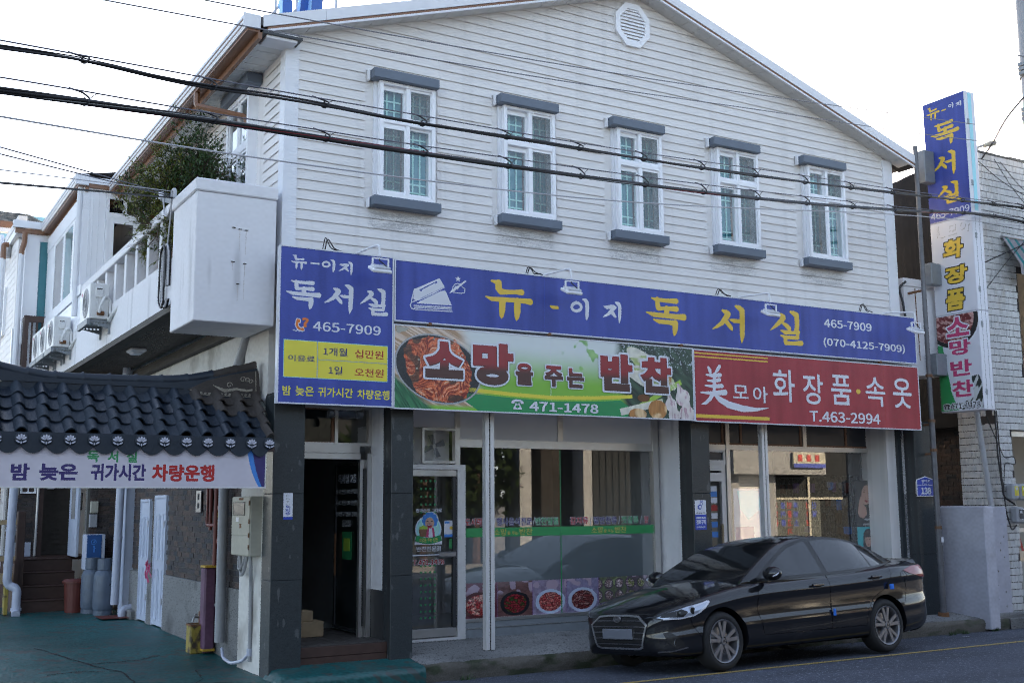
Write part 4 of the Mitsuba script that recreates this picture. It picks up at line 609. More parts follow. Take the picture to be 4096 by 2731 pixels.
for k in range(-3, 36):
    z0 = 4.774 + CH * k
    for m in plank(inner.intersection(rect(4, 14.2, z0, z0 + CH + 0.008)), z0, CH, YW + 0.003): part(B, 'siding_plank', m, 'siding')
# the same on the left side wall (x = XL, facing -x)
sideh = unary_union([rect(-13.98, -12.72, 4.4, 7.02)])
for k in range(-1, 21):
    z0 = 4.774 + CH * k
    for p in polys(rect(-19.4, -12.10, z0, min(z0 + CH + 0.008, 7.0)).difference(sideh)):
        m = yz(p, XL - 0.02, XL + 0.003); v = m.vertices.copy(); t = (v[:, 2] - z0) / CH
        xf = XL + 0.003 - (0.019 * (1 - t) + 0.004 * t); v[:, 0] = np.where(v[:, 0] < XL - 0.01, xf, xf + .003)
        part(B, 'siding_plank', M(v, m.faces), 'siding')
part(B, 'corner_board', cat([box(XL - 0.022, 4.192, YW - 0.024, YW, 4.3, 7.16), box(XL - 0.022, XL, YW, 12.10, 4.3, 7.0)]), 'white_trim')
part(B, 'corner_board', cat([box(13.862, XR + 0.022, YW - 0.024, YW, 3.9, 7.16), box(XR, XR + 0.022, YW, 12.1, 3.9, 7.16)]), 'white_trim')
# roof, rake boards, soffit panels, gutter
RF = 11.69                                     # front of the rake board
def slope_pts(dz0, dz1, xl=3.69, xr=14.41, top=8.95):
    s = (top - 7.205) / (9.05 - 3.69)
    f = lambda x, d: top - s * abs(x - 9.05) + d
    return Polygon([(xl, f(xl, dz1)), (9.05, top + dz1), (xr, f(xr, dz1)), (xr, f(xr, dz0)), (9.05, top + dz0), (xl, f(xl, dz0))])
part(B, 'roof', xz(slope_pts(-0.09, 0.012, 3.66, 14.44), RF + 0.03, 26), 'roof_shingle')
for a, b in ((3.69, 4.42), (4.424, 9.05), (9.052, 14.41)):
    part(B, 'rake_board', xz(slope_pts(-0.118, 0.02).intersection(rect(a, b, 0, 20)), RF, RF + 0.028), 'white_trim')
part(B, 'drip_strip', xz(slope_pts(-0.150, -0.122, 3.74, 14.36), RF + 0.012, RF + 0.05), 'brown_metal')
part(B, 'rake_trim', xz(slope_pts(-0.178, -0.152, 3.74, 14.36), RF + 0.004, RF + 0.03), 'white_trim')
ang = math.atan(0.3256)
for side in (-1, 1):
    for k in range(26):
        xa, xb = 9.05 + side * 0.2 * k, 9.05 + side * (0.2 * k + 0.193)
        if abs(xb - 9.05) > 5.3: break
        lo, hi = min(xa, xb), max(xa, xb)
        part(B, 'soffit_panel', xz(slope_pts(-0.172, -0.16).intersection(rect(lo, hi, 0, 20)), RF + 0.032, YW - 0.003), 'soffit_mat')
part(B, 'soffit_backing', xz(slope_pts(-0.155, -0.095, 3.72, 14.38), RF + 0.055, YW + 0.1), 'track')
part(B, 'frieze_trim', xz(Polygon([(XL, soff(XL) - 0.05), APEX and (APEX[0], APEX[1] - 0.05), (XR, soff(XR) - 0.05), (XR, soff(XR)), APEX, (XL, soff(XL))]), YW - 0.035, YW - 0.004), 'soffit_mat')
part(B, 'eave_return', cbox(3.74, 4.10, RF + 0.04, YW + 0.05, 6.985, 7.075), 'white_trim')
for k in range(36):
    y0 = 11.98 + 0.205 * k
    part(B, 'soffit_panel', box(3.69, XL - 0.003, y0, y0 + 0.196, 7.0, 7.012), 'soffit_mat')
part(B, 'soffit_backing', box(3.69, XL + .1, 11.7, 26, 7.02, 7.05), 'track')
gp = Polygon([(3.47, 7.20), (3.47, 7.165), (3.482, 7.160), (3.482, 7.150), (3.478, 7.145), (3.482, 7.115), (3.492, 7.11), (3.492, 7.10), (3.488, 7.095), (3.50, 7.06), (3.62, 7.06), (3.62, 7.20)])
def along_y(g, y0, y1): 
    m = slab(g, y1 - y0); v = m.vertices
    return M(np.stack([v[:, 0], y0 + v[:, 2], v[:, 1]], 1), m.faces[:, ::-1])
GU = part(B, 'gutter', along_y(gp, 11.72, 20.0), 'white_trim')
part(GU, 'rib', cat([box(3.477, 3.484, 11.72, 20, 7.150, 7.160), box(3.487, 3.494, 11.72, 20, 7.100, 7.110)]), 'brown_metal')
part(GU, 'end_cap', cbox(3.462, 3.66, 11.70, 11.722, 7.05, 7.215), 'white_trim')
part(B, 'fascia_board', cat([box(3.52, 3.66, 11.73, 20, 7.028, 7.057), box(3.64, 3.685, 11.73, 20, 6.955, 7.03)]), 'brown_metal', 'brown fascia under the gutter')
part(B, 'downspout', tube(bend([(3.55, 13.95, 7.06), (3.55, 13.95, 6.86), (3.98, 13.2, 6.55), (3.98, 13.2, 6.4)], 0.05), 0.04, 6), 'brown_metal', 'brown downspout elbow below the gutter')
part(B, 'rear_wall', cat([box(2.6, 14.0, 25.5, 25.7, -.2, 7.1), box(2.6, 4.3, 23.4, 25.5, -.2, 7.0)]), 'siding')
# octagonal louvred vent
VT = part(B, 'gable_vent', xz(Polygon([(8.98 + 0.31 * math.sin(t), 8.34 + 0.335 * math.cos(t)) for t in (np.arange(8) + .5) * math.pi / 4]).difference(Polygon([(8.98 + 0.23 * math.sin(t), 8.34 + 0.25 * math.cos(t)) for t in (np.arange(8) + .5) * math.pi / 4])), YW - 0.05, YW), 'white_vinyl', 'white octagonal louvred gable vent')
oct_in = Polygon([(8.98 + 0.23 * math.sin(t), 8.34 + 0.25 * math.cos(t)) for t in (np.arange(8) + .5) * math.pi / 4])
for k in range(10):
    z0 = 8.10 + 0.049 * k
    for m in plank(oct_in.intersection(rect(8, 10, z0, z0 + 0.047)), z0, 0.049, YW - 0.012, 0.03): part(VT, 'slat', m, 'white_vinyl')
# ------------------------------------------------ upper windows
mat('lattice_mint', (0.36, 0.66, 0.60), 0.5)
mat('blind_teal', mottle((0.045, 0.20, 0.24), 0.12, 3, 30), 0.6)
def upper_window(i, x0, x1):
    z0, z1 = 5.385, 6.802; y = 11.85
    W = part(B, 'window', xz(rect(x0, x1, z0, z1).difference(unary_union([rect(x0 + .045, x1 - .045, z0 + .05, z1 - .035)])), y, YW + 0.06), 'white_vinyl')
    mid, tz = (x0 + x1) / 2 + 0.005, z0 + 0.905
    part(W, 'transom', cbox(x0 + .045, x1 - .045, y + 0.004, YW + 0.05, tz, tz + 0.065), 'white_vinyl')
    part(W, 'mullion', cbox(mid - .027, mid + .027, y + 0.006, YW + 0.04, z0 + .05, tz), 'white_vinyl'); part(W, 'mullion', cbox(mid - .025, mid + .025, y + 0.006, YW + 0.04, tz + .065, z1 - .035), 'white_vinyl')
    part(W, 'trim', box(x0 - .05, x0 - .002, YW - 0.03, YW + 0.01, z0 - .01, z1 + 0.13), 'white_trim'); part(W, 'trim', box(x1 + .002, x1 + .03, YW - 0.03, YW + 0.01, z0 - .01, z1), 'white_trim')
    wx = (x1 - x0) / 2 - .045
    for c, (a, b, c0, c1) in enumerate([(x0 + .045, mid - .027, tz + .065, z1 - .035), (mid + .025, x1 - .045, tz + .065, z1 - .035), (x0 + .045, mid - .027, z0 + .05, tz), (mid + .027, x1 - .045, z0 + .05, tz)]):
        opened = (c in (0, 3)) if i in (0, 4) else (c in (0, 2))
        if i == 4 and c == 0: opened = True
        s = 0.034; top = 0.06 if c in (0, 2) else 0.03
        # sliding sash: the screened leaf sits a track deeper or shallower
        ys = y + (0.055 if opened else 0.022)
        part(W, 'sash', xz(rect(a, b, c0, c1).difference(rect(a + s * .5, b - s * .5, c0 + s, c1 - top)), ys, ys + 0.03), 'white_vinyl')
        part(W, 'pane', M([[a + .01, ys + .018, c0 + .01], [b - .01, ys + .018, c0 + .01], [b - .01, ys + .018, c1 - .01], [a + .01, ys + .018, c1 - .01]], [[0, 1, 2], [0, 2, 3]]), 'pane_glass')
        part(W, 'blind', box(a, b, YW + 0.075, YW + 0.08, c0, c1), 'blind_teal')
        w, h = b - a, c1 - c0; lat = []
        for fx in (0.36, 0.68): lat.append(box(a + w * fx - .008, a + w * fx + .008, YW + 0.05, YW + 0.062, c0 + .02, c1 - .02))
        for fz in ((0.1, 0.35, 0.63) if c < 2 else (0.10, 0.22, 0.76, 0.88)): lat.append(box(a + .01, b - .01, YW + 0.052, YW + 0.06, c0 + h * fz - .009, c0 + h * fz + .009))
        part(W, 'lattice', cat(lat), 'lattice_mint')
        if not opened:
            g = [box(a + w * t - .0011, a + w * t + .0011, ys + .004, ys + .006, c0 + s, c1 - top) for t in np.linspace(.05, .95, 26)] + [box(a + .02, b - .02, ys + .006, ys + .008, c0 + h * t - .0011, c0 + h * t + .0011) for t in np.linspace(.06, .94, int(h * 75))]
            part(W, 'insect_screen', cat(g), 'screen_wire')
    return W
for i, (a, b) in enumerate(zip(WL, WR)):
    upper_window(i, a, b)
    part(B, 'window_head', cbox(HL[i], HR[i], 11.78, YW, 6.805, 6.925, 0.008), 'slate_blue')
    part(B, 'head_bracket', cbox(HL[i] - .03, HL[i] - 0.002, 11.88, YW, 6.79, 6.93, 0.01), 'white_trim')
    part(B, 'window_sill', cbox(HL[i] + .01, HR[i] + .028, 11.78, YW, 5.255, 5.372, 0.008), 'slate_blue')
    part(B, 'sill_bracket', cbox(HL[i] - .02, HL[i] + .008, 11.88, YW, 5.24, 5.36, 0.01), 'white_trim')
# side window on the left wall
W = part(B, 'window', yz(frame2d(-13.90, -12.98, 4.4, 6.86, .06), 3.93, XL + .05), 'white_vinyl', 'tall white window on the side wall')
for (u0, u1, c0, c1) in ((-13.84, -13.46, 6.2, 6.80), (-13.42, -13.04, 6.2, 6.80), (-13.84, -13.46, 4.46, 6.12), (-13.42, -13.04, 4.46, 6.12)):
    part(W, 'sash', yz(frame2d(u0, u1, c0, c1, .035), 3.95, 3.98), 'white_vinyl')
    part(W, 'pane', box(3.965, 3.967, -u1, -u0, c0, c1), 'pane_glass')
    part(W, 'blind', box(4.07, 4.075, -u1, -u0, c0, c1), 'blind_teal')
part(W, 'transom', box(3.94, 4.04, 13.04, 13.84, 6.12, 6.2), 'white_vinyl'); part(W, 'mullion', box(3.942, 4.04, 13.42, 13.46, 4.46, 6.8), 'white_vinyl')
part(B, 'window_head', cbox(3.86, XL - .002, 12.82, 13.98, 6.865, 6.99, .008), 'slate_blue')

# ------------------------------------------------ balcony along the left side, sunroom behind it
bx0 = 3.06
part(B, 'balcony_box', cat([cbox(bx0, 3.95, 11.88, 12.88, 3.745, 5.165, .01)]), 'plaster', 'white plastered box at the street end of the balcony')
part(B, 'coping', cbox(bx0 - .018, 3.96, 11.862, 12.90, 5.168, 5.31, .012), 'plaster')
bolt_m = []
for (bx, bz) in ((3.47, 4.80), (3.54, 4.79), (3.61, 4.785), (3.47, 4.42), (3.60, 4.41), (3.53, 4.18)):
    bolt_m += [lathe([(0.0, -.012), (.010, -.012), (.010, .0)], 8, (bx, 11.88, bz), 'y'), box(bx - .018, bx + .02, 11.868, 11.879, bz - .004, bz + .004)]
part(B, 'anchor_bolts', cat(bolt_m), 'black_rubber')
mat('rust_stain', (0.50, 0.45, 0.42), 0.8)
part(B, 'rust_stain', cat([xz(Polygon([(x - .003, z), (x + .003, z), (x + .0015, z - l), (x - .0015, z - l)]), 11.8785, 11.8797) for x, z, l in ((3.54, 4.78, .24), (3.61, 4.775, .26), (3.47, 4.41, .09), (3.60, 4.40, .40), (3.53, 4.17, .18))]), 'rust_stain')
PA = part(B, 'parapet', cat([box(3.09, 3.22, 12.88, 23.1, 4.1, 4.645), box(3.09, 3.24, 18.9, 23.1, 4.646, 4.66)]), 'plaster', 'white plastered balcony parapet')
part(PA, 'rail', cbox(3.075, 3.25, 12.90, 18.95, 5.215, 5.34, .01), 'plaster')
for k in range(8):
    y0 = 13.62 + .675 * k
    part(PA, 'baluster', cbox(3.105, 3.225, y0, y0 + .13, 4.645, 5.216, .006), 'plaster')
part(B, 'balcony_floor', box(3.22, 4.05, 12.9, 24, 4.12, 4.3), 'concrete')
part(B, 'soffit_beam', cat([box(3.09, 3.25, 12.9, 23.1, 4.02, 4.099), box(3.95, 4.05, 12.2, 23.0, 3.86, 4.0)]), 'deck_dark')
for k in range(24):
    x0 = 3.255 + .0288 * k
    part(B, 'soffit_plank', box(x0, x0 + .0265, 12.95, 22.5, 4.045 - .004 * (k % 3), 4.06), 'soffit_wood')
LT = solo('ceiling_light', cat([cbox(3.36, 3.58, 16.35, 16.70, 3.98, 4.04, .02), cbox(3.40, 3.54, 16.4, 16.65, 3.955, 3.982, .02)]), 'sign_white', 'white lamp on the dark wooden soffit below the balcony', 'ceiling light')
scene['film_glass'] = {'type': 'thindielectric', 'int_ior': 1.10}
# sunroom: street-facing end wall at y = 19.3 and the long side at x = 3.1
SR = part(B, 'sunroom_wall', cat([box(3.13, 3.46, 19.30, 19.36, 5.2, 7.03), box(3.13, 4.05, 19.30, 19.36, 6.99, 7.1), box(3.10, 3.13, 19.3, 19.42, 5.2, 7.12), box(3.09, 3.24, 18.96, 23.1, 4.66, 5.2)]), 'white_vinyl', 'white panelled end wall of the sunroom')
part(SR, 'door_frame', cat([xz(frame2d(3.465, 4.04, 5.3, 6.98, .05).union(rect(3.47, 4.04, 6.60, 6.69)).union(rect(3.74, 3.80, 6.6, 6.95)), 19.27, 19.33)]), 'white_vinyl')
part(SR, 'door_leaf', xz(frame2d(3.515, 4.0, 5.3, 6.60, .085), 19.28, 19.32), 'white_vinyl')
part(SR, 'pane', box(3.5, 4.03, 19.335, 19.338, 5.3, 6.97), 'film_glass'); part(SR, 'inner_wall', box(3.3, 4.05, 22.6, 22.61, 5.2, 7), 'old_plaster')
part(SR, 'panel_seam', cat([box(x - .004, x + .004, 19.292, 19.3, 5.3, 7.0) for x in (3.2, 3.26, 3.35)]), 'white_trim')
def side_window(y0, y1, z0, z1, glass=True, blindm='plaster'):
    w = part(B, 'window', yz(frame2d(-y1, -y0, z0, z1, .05), 3.10, 3.14), 'white_vinyl')
    part(w, 'pane', box(3.106, 3.108, y0 + .04, y1 - .04, z0 + .04, z1 - .04), 'film_glass')
    part(w, 'blind', box(3.118, 3.124, y0 + .03, y1 - .03, z0 + .03, z1 - .03), blindm)
mat('curtain_grey', mottle((0.19, 0.185, 0.185), 0.2, 8, 30), 0.8)
mat('curtain_teal', mottle((0.035, 0.19, 0.225), 0.15, 8, 30), 0.7)
side_window(19.44, 20.1, 5.40, 6.70, blindm='curtain_grey'); side_window(20.16, 21.1, 5.38, 6.70, blindm='curtain_teal'); side_window(21.16, 22.2, 5.38, 6.70, blindm='curtain_grey')
part(B, 'sunroom_trim', cat([box(3.09, 3.22, 19.3, 23.1, 6.70, 6.98), box(3.07, 3.24, 19.0, 23.1, 5.22, 5.38), box(3.10, 3.2, 20.1, 20.16, 5.38, 6.7), box(3.1, 3.2, 21.1, 21.16, 5.38, 6.7), box(3.1, 3.2, 22.2, 23.1, 5.38, 6.7)]), 'white_trim')
part(B, 'downspout', tube(bend([(3.06, 19.36, 7.12), (3.05, 19.36, 6.9), (3.05, 19.36, 4.9)], .05), .045, 8), 'white_trim', 'white square downspout at the sunroom corner')
g2 = along_y(affinity.translate(gp, -.52, .06), 19.25, 23.2)
part(B, 'gutter', g2, 'white_trim'); part(B, 'fascia_board', cat([box(3.0, 3.16, 19.26, 23.2, 7.08, 7.115), box(3.12, 3.17, 19.26, 23.2, 7.0, 7.09)]), 'brown_metal')
part(B, 'gutter_end', cat([cbox(2.95, 3.16, 19.20, 19.252, 7.09, 7.275), box(3.16, 3.66, 19.22, 19.3, 7.13, 7.24)]), 'white_trim', 'eave return of the sunroom roof')
part(B, 'fascia_board', box(3.16, 4.05, 19.24, 19.3, 7.07, 7.13), 'brown_metal')
part(B, 'sunroom_roof', M([[2.95, 19.25, 7.27], [4.2, 19.25, 7.5], [4.2, 24, 7.5], [2.95, 24, 7.27]], [[0, 1, 2], [0, 2, 3]]), 'roof_shingle')
# lower storey behind: teal windows in the white wall under the sunroom
side_window(19.2, 19.75, 4.66, 5.15, blindm='curtain_teal')

# the wing that turns towards the left, and the neighbour with shingles
NW = thing('rear_wing', 'white glazed rear wing with brown gutters beyond the balcony', 'building')
part(NW, 'wall', cat([box(2.55, 3.3, 23.2, 23.3, 3.6, 5.2), box(2.70, 2.96, 23.14, 23.2, 4.9, 7.0), box(2.7, 3.3, 23.16, 23.22, 6.93, 7.06)]), 'white_vinyl')
part(NW, 'window', box(2.96, 3.22, 23.17, 23.2, 4.9, 6.93), 'blind_teal'); part(NW, 'pane', box(2.95, 3.24, 23.14, 23.143, 4.9, 6.93), 'film_glass')
part(NW, 'gutter', cat([box(2.45, 3.02, 23.05, 23.15, 7.15, 7.29), box(2.55, 2.7, 23.15, 27, 7.1, 7.25)]), 'white_trim'); part(NW, 'fascia_board', cat([box(2.5, 3.1, 23.10, 23.2, 7.06, 7.14), box(2.44, 2.5, 23.06, 23.1, 7.19, 7.21)]), 'brown_metal')
part(NW, 'side_wall', box(2.70, 2.74, 23.2, 23.9, 3.6, 7.1), 'white_vinyl')
part(NW, 'downpipe', tube(bend([(2.66, 23.0, 7.05), (2.66, 23.0, 6.85), (2.62, 23.0, 6.7), (2.62, 23.0, 6.6)], .05), .05, 8), 'brown_metal', 'brown elbow of the rear downpipe')
part(NW, 'downpipe', tube([(2.62, 23.0, 6.62), (2.60, 23.0, 3.0)], .05, 8), 'white_trim')
part(NW, 'downpipe', tube(bend([(2.45, 23.6, 6.9), (2.36, 23.6, 6.9), (2.36, 23.6, 6.6)], .05), .05, 8), 'brown_metal'); part(NW, 'downpipe', tube([(2.36, 23.6, 6.62), (2.34, 23.6, 3.0)], .05, 8), 'white_trim')
part(NW, 'deck_railing', cat([box(2.74, 3.25, 22.9, 22.96, 5.30, 5.42)] + [box(2.76 + .09 * k, 2.79 + .09 * k, 22.91, 22.95, 4.5, 5.3) for k in range(6)] + [box(2.72, 2.80, 22.88, 22.98, 4.4, 5.42), box(2.72, 2.76, 22.98, 24, 5.30, 5.40)] + [box(2.72, 2.75, 23.05 + .12 * k, 23.08 + .12 * k, 4.5, 5.3) for k in range(8)]), 'dark_wood', 'reddish brown wooden deck railing')
NB = thing('neighbour_house', 'cream clapboard neighbour house with grey shingle roof at the far left', 'house')
for k in range(32):
    z0 = 3.2 + .135 * k
    m = yz(rect(-34, -23.7, z0, z0 + .134), 2.60, 2.63); v = m.vertices.copy(); v[:, 0] = np.where(v[:, 0] < 2.61, 2.63 - .034 * (1 - (v[:, 2] - z0) / .135) - .002, 2.63)
    part(NB, 'siding_plank', M(v, m.faces), 'siding')
part(NB, 'wall', box(2.63, 2.8, 23.95, 34, 0, 7.6), 'siding')
rp = np.array([[0.5, 27.4, 8.25], [3.6, 27.4, 8.25], [3.6, 31.0, 9.35], [0.5, 31.0, 9.35]])
part(NB, 'roof', M(np.vstack([rp, rp - [0, 0, .12]]), [[0, 1, 2], [0, 2, 3], [4, 6, 5], [4, 7, 6], [0, 4, 5], [0, 5, 1], [0, 3, 7], [0, 7, 4]]), 'roof_shingle')
shr = np.random.default_rng(11); sh = []
for r in range(20):
    t0 = r / 20
    for c in range(24):
        x0 = .55 + c * .128 + (.06 if r % 2 else 0) + shr.normal(0, .006); y0, z0 = 27.38 + 3.6 * t0, 8.25 + 1.1 * t0
        d = .012 + shr.uniform(0, .014)
        sh.append(M([[x0, y0, z0 + d], [x0 + .12, y0, z0 + d], [x0 + .12, y0 + .2, z0 + .066], [x0, y0 + .2, z0 + .066], [x0, y0, z0 - .01], [x0 + .12, y0, z0 - .01]], [[0, 1, 2], [0, 2, 3], [4, 5, 1], [4, 1, 0]]))
mat('shingle_mat', lambda p, n, uv: mi.Color3f(0.15, 0.15, 0.145) * (0.5 + 0.9 * cell_rand(dr.floor(p.x * 8), dr.floor(p.y * 5.5), 1)) * (0.8 + 0.3 * noise(p.x * 50, p.y * 50, 1)), 0.9)
part(NB, 'roof_shingles', cat(sh), 'shingle_mat', kind='stuff')
part(NB, 'gutter', box(2.5, 3.3, 27.2, 27.36, 8.08, 8.22), 'brown_metal'); part(NB, 'fascia_board', box(2.52, 3.3, 27.22, 27.40, 7.98, 8.075), 'white_trim')
part(NB, 'rake_board', M([[2.3, 27.35, 8.0], [2.3, 27.35, 8.2], [1.0, 27.35, 9.1], [1.0, 27.35, 8.9]], [[0, 1, 2], [0, 2, 3]]), 'white_trim')
part(NB, 'window', yz(frame2d(-25.9, -24.9, 5.3, 6.3, .07).union(rect(-25.44, -25.36, 5.3, 6.3)), 2.55, 2.63), 'white_vinyl')
part(NB, 'vent', yz(ell(-26.4, 7.3, .3, .42, 16).difference(ell(-26.4, 7.3, .22, .33, 16)), 2.55, 2.62), 'white_trim')
for k in range(8): part(NB, 'vent_slat', box(2.57, 2.59, 26.2, 26.6, 7.02 + .075 * k, 7.065 + .075 * k), 'white_trim')
for (y, z) in ((24.6, 6.85), (25.6, 6.75)): solo('exhaust_hood', lathe([(.0, 0), (.11, .0), (.13, .1), (.13, .24), (.0, .26)], 14, (2.5, y, z)), 'steel', 'shiny steel exhaust hood on the far clapboard wall, ' + ('the nearer one' if y < 25 else 'the farther one'), 'exhaust hood', 'exhaust hoods')
solo('far_building', cat([box(4.5, 12, 58, 70, 0, 15.9), box(4.6, 8.6, 57.9, 58, 15.2, 15.7)]), 'teal_cladding', 'pale teal building top far away above the shingle roof', 'building')

# ------------------------------------------------ air conditioners on brackets
def aircon(y0, label):
    a = thing('air_conditioner', label, 'air conditioner', 'air conditioners on the balcony wall')
    x0, x1, z0, z1 = 2.79, 3.05, 4.42, 4.93; y1 = y0 + .74
    part(a, 'case', cbox(x0, x1, y0, y1, z0, z1, .012), 'ac_white')
    g = part(a, 'fan_grille', lathe([(0, -.008), (.20, -.012), (.215, -.004), (.215, .0)], 28, (x0, y0 + .30, z0 + .255), 'x'), 'grille_disc')
    part(g, 'grille_rings', cat([lathe([(r, -.016), (r + .006, -.016), (r + .006, -.01)], 28, (x0, y0 + .30, z0 + .255), 'x') for r in (.06, .11, .16)]), 'bracket_grey')
    part(a, 'emblem', lathe([(0, -.004), (.028, -.004), (.028, 0)], 16, (x0, y0 + .62, z0 + .42), 'x'), 'ink_pink')
    part(a, 'handle_cover', cat([cbox(x0 + .07, x0 + .18, y0 - .022, y0, z0 + .30, z0 + .46, .01)]), 'ac_white')
    part(a, 'handle_slot', box(x0 + .085, x0 + .165, y0 - .024, y0 - .021, z0 + .415, z0 + .432), 'dark_grille')
    part(a, 'valve', cat([cbox(x0 + .10, x0 + .20, y0 - .03, y0, z0 + .05, z0 + .11, .008), tube([(x0 + .12, y0 - .03, z0 + .08), (x0 + .12, y0 - .06, z0 + .08)], .012), tube([(x0 + .17, y0 - .03, z0 + .08), (x0 + .17, y0 - .06, z0 + .08)], .015)]), 'rust')
    part(a, 'hose', cat([tube(bend([(x0 + .12, y0 - .05, z0 + .08), (x0 + .14, y0 - .09, z0 + .2), (x0 + .2, y0 - .05, z0 + .33), (x1 + .02, y0 + .02, z0 + .28), (x1 + .01, y0 - .05, z0 + .05), (3.10, y0 - .16, z0 + .1)], .06), .02, 8), tube(bend([(x1 + .0, y0 - .03, z0 - .02), (x1 + .02, y0 - .2, z0 + .05), (3.1, y0 - .4, z0 + .11)], .05), .026, 8), tube(bend([(x0 + .1, y0 - .012, z0 + .30), (x0 + .1, y0 - .02, z0 + .18), (x0 + .14, y0 - .02, z0 + .11)], .03), .005, 6)]), 'ac_white')
    hole = unary_union([ell(x, z0 - .05, .018, .020, 14) for x in np.linspace(2.84, 3.04, 5)])
    br = []
    for yy in (y0 + .04, y1 - .06): br.append(xz(Polygon([(2.78, z0 - .004), (2.78, z0 - .055), (3.08, z0 - .125), (3.08, z0 - .004)]).difference(affinity.scale(hole, 1, .7)), yy, yy + .03))
    br += [box(2.76, 2.80, y0 - .02, y1 + .02, z0 - .09, z0 - .003), box(3.06, 3.085, y0 + .03, y0 + .07, z0 - .2, z0 + .3), box(3.06, 3.085, y1 - .07, y1 - .03, z0 - .2, z0 + .3)]
    part(a, 'bracket', cat(br), 'bracket_grey')
aircon(16.45, 'white outdoor air conditioner unit, nearest of the four on the balcony wall')
aircon(19.65, 'white outdoor air conditioner unit, second of the four from the street')
aircon(20.55, 'white outdoor air conditioner unit, third of the four from the street')
aircon(21.4, 'white outdoor air conditioner unit, farthest of the four on the balcony wall')

# ------------------------------------------------ ground floor of the side: plaster, brick, base, doors
part(B, 'side_wall', cat([box(3.985, 4.3, 12.16, 13.02, -.2, 4.02), box(4.05, 4.3, 13.0, 19.4, 2.95, 4.05)]), 'old_plaster', 'stained plaster of the side wall')
part(B, 'side_base', cat([box(4.03, 4.2, 13.02, 16.82, -.2, .83), box(4.03, 4.2, 17.5, 17.82, -.2, .83), box(4.03, 4.2, 18.42, 19.6, -.2, .80)]), 'concrete', 'grey rendered plinth below the brick')
part(B, 'side_mortar', box(4.075, 4.25, 13.0, 21.1, .8, 2.95), 'mortar')
br = []; r2 = np.random.default_rng(21)
for j in range(31):
    z0 = .835 + .07 * j; off = 0.105 * (j % 2)
    y = 13.02 + off - .21
    while y < 21.0:
        a, b = max(y, 13.02), min(y + .2, 21.0); y += .21
        if b - a < .03: continue
        if (16.76 < (a + b) / 2 < 17.56 and z0 < 1.93) or (17.74 < (a + b) / 2 < 18.48 and z0 < 1.88): continue
        d = r2.uniform(-.004, .004); br.append(box(4.062 + d, 4.09, a, b, z0, z0 + .06))
part(B, 'brickwork', cat(br), 'brick_dark', kind='stuff')
def side_door(y0, y1, z1, label):
    d = part(B, 'door', cbox(4.035, 4.065, y0, y1, .085, z1, .006), 'white_box', label)
    w = y1 - y0; 
    for (u0, u1) in ((.12, .46), (.54, .88)):
        for (c0, c1) in ((.16, .90), (1.02, z1 - .22)):
            part(d, 'panel', yz(frame2d(-(y0 + w * u1), -(y0 + w * u0), c0, c1, .028), 4.025, 4.036), 'white_box')
    part(d, 'frame', yz(rect(-y1 - .04, -y0 + .04, .07, z1 + .05).difference(rect(-y1 - .003, -y0 + .003, .07, z1 + .004)), 4.03, 4.08), 'white_box')
    parts(d, 'hinge', [cbox(4.018, 4.034, y0 + .005, y0 + .03, z, z + .09, .003) for z in (.4, 1.5)], 'steel')
    return d
side_door(16.83, 17.46, 1.915, 'narrow white panelled side door, the nearer of the two')
side_door(17.84, 18.40, 1.865, 'narrow white panelled side door, the farther of the two')
rb = []; r3 = np.random.default_rng(5)
for k in range(9):
    c = np.array([4.0, 17.60 + r3.normal(0, .1), .93 + r3.normal(0, .02)]); a = r3.uniform(0, 6.28)
    rb.append(tube([c, c + [r3.uniform(-.05, 0), .12 * math.cos(a), .10 * math.sin(a) - .04], c + [-.02, .2 * math.cos(a), .12 * math.sin(a) - .12]], .008, 5))
solo('ribbon_tie', cat(rb), 'ink_pink', 'red and white ribbon tied between the two white side doors', 'ribbon')
solo('pilaster', box(3.93, 4.09, 19.02, 19.34, .05, 4.0), 'white_box', 'slim white painted post standing against the side wall', 'post')
# cables hanging in the recess beside the balcony box
for k, (dy, r, mt, nm) in enumerate(((0, .016, 'cable_mat', 'thick black'), (.04, .013, 'cable_mat', 'second black'), (-.03, .011, 'cable_light', 'grey'), (.07, .012, 'cable_mat', 'third black'))):
    y = 13.02 + dy; x = 3.05 - .012 * k
    solo('hanging_cable', tube(bend([(x, y - .06, 4.15), (x, y + .02, 4.05), (x, y + .2, 4.15), (x, y + .17, 4.75), (x, y + .02, 4.82), (x, y - .08, 4.7), (x, y - .08, 4.3)], .1), r, 8, ), mt, f'{nm} cable looped on the parapet beside the balcony box', 'cable', 'looped cables on the parapet')

# ------------------------------------------------ ground floor front: granite pillars, jambs, lintel
GF, GY = 11.85, 12.55                                      # faces of the granite and of the shop glass
def granite_pillar(x0, x1, depth, label):
    p = part(B, 'pillar', box(x0 + .012, x1 - .012, GF + .012, GF + depth - .005, -.25, 3.02), 'granite_joint', label)
    for z0, z1 in ((-.2, 1.0), (1.004, 1.92), (1.924, 3.0)): part(p, 'granite_slab', cbox(x0, x1, GF, GF + depth, z0, z1, .004), 'granite')
granite_pillar(3.965, 4.32, .31, 'dark granite pillar at the left corner of the building')
granite_pillar(5.36, 5.635, .22, 'dark granite pillar between the entrance and the side-dish shop')
granite_pillar(9.75, 10.06, .22, 'dark granite pillar between the two shops')
granite_pillar(14.13, 14.50, .40, 'dark granite pillar at the right end of the shops')
part(B, 'soffit', box(3.97, 14.4, 11.88, 12.9, 2.96, 3.0), 'plaster')
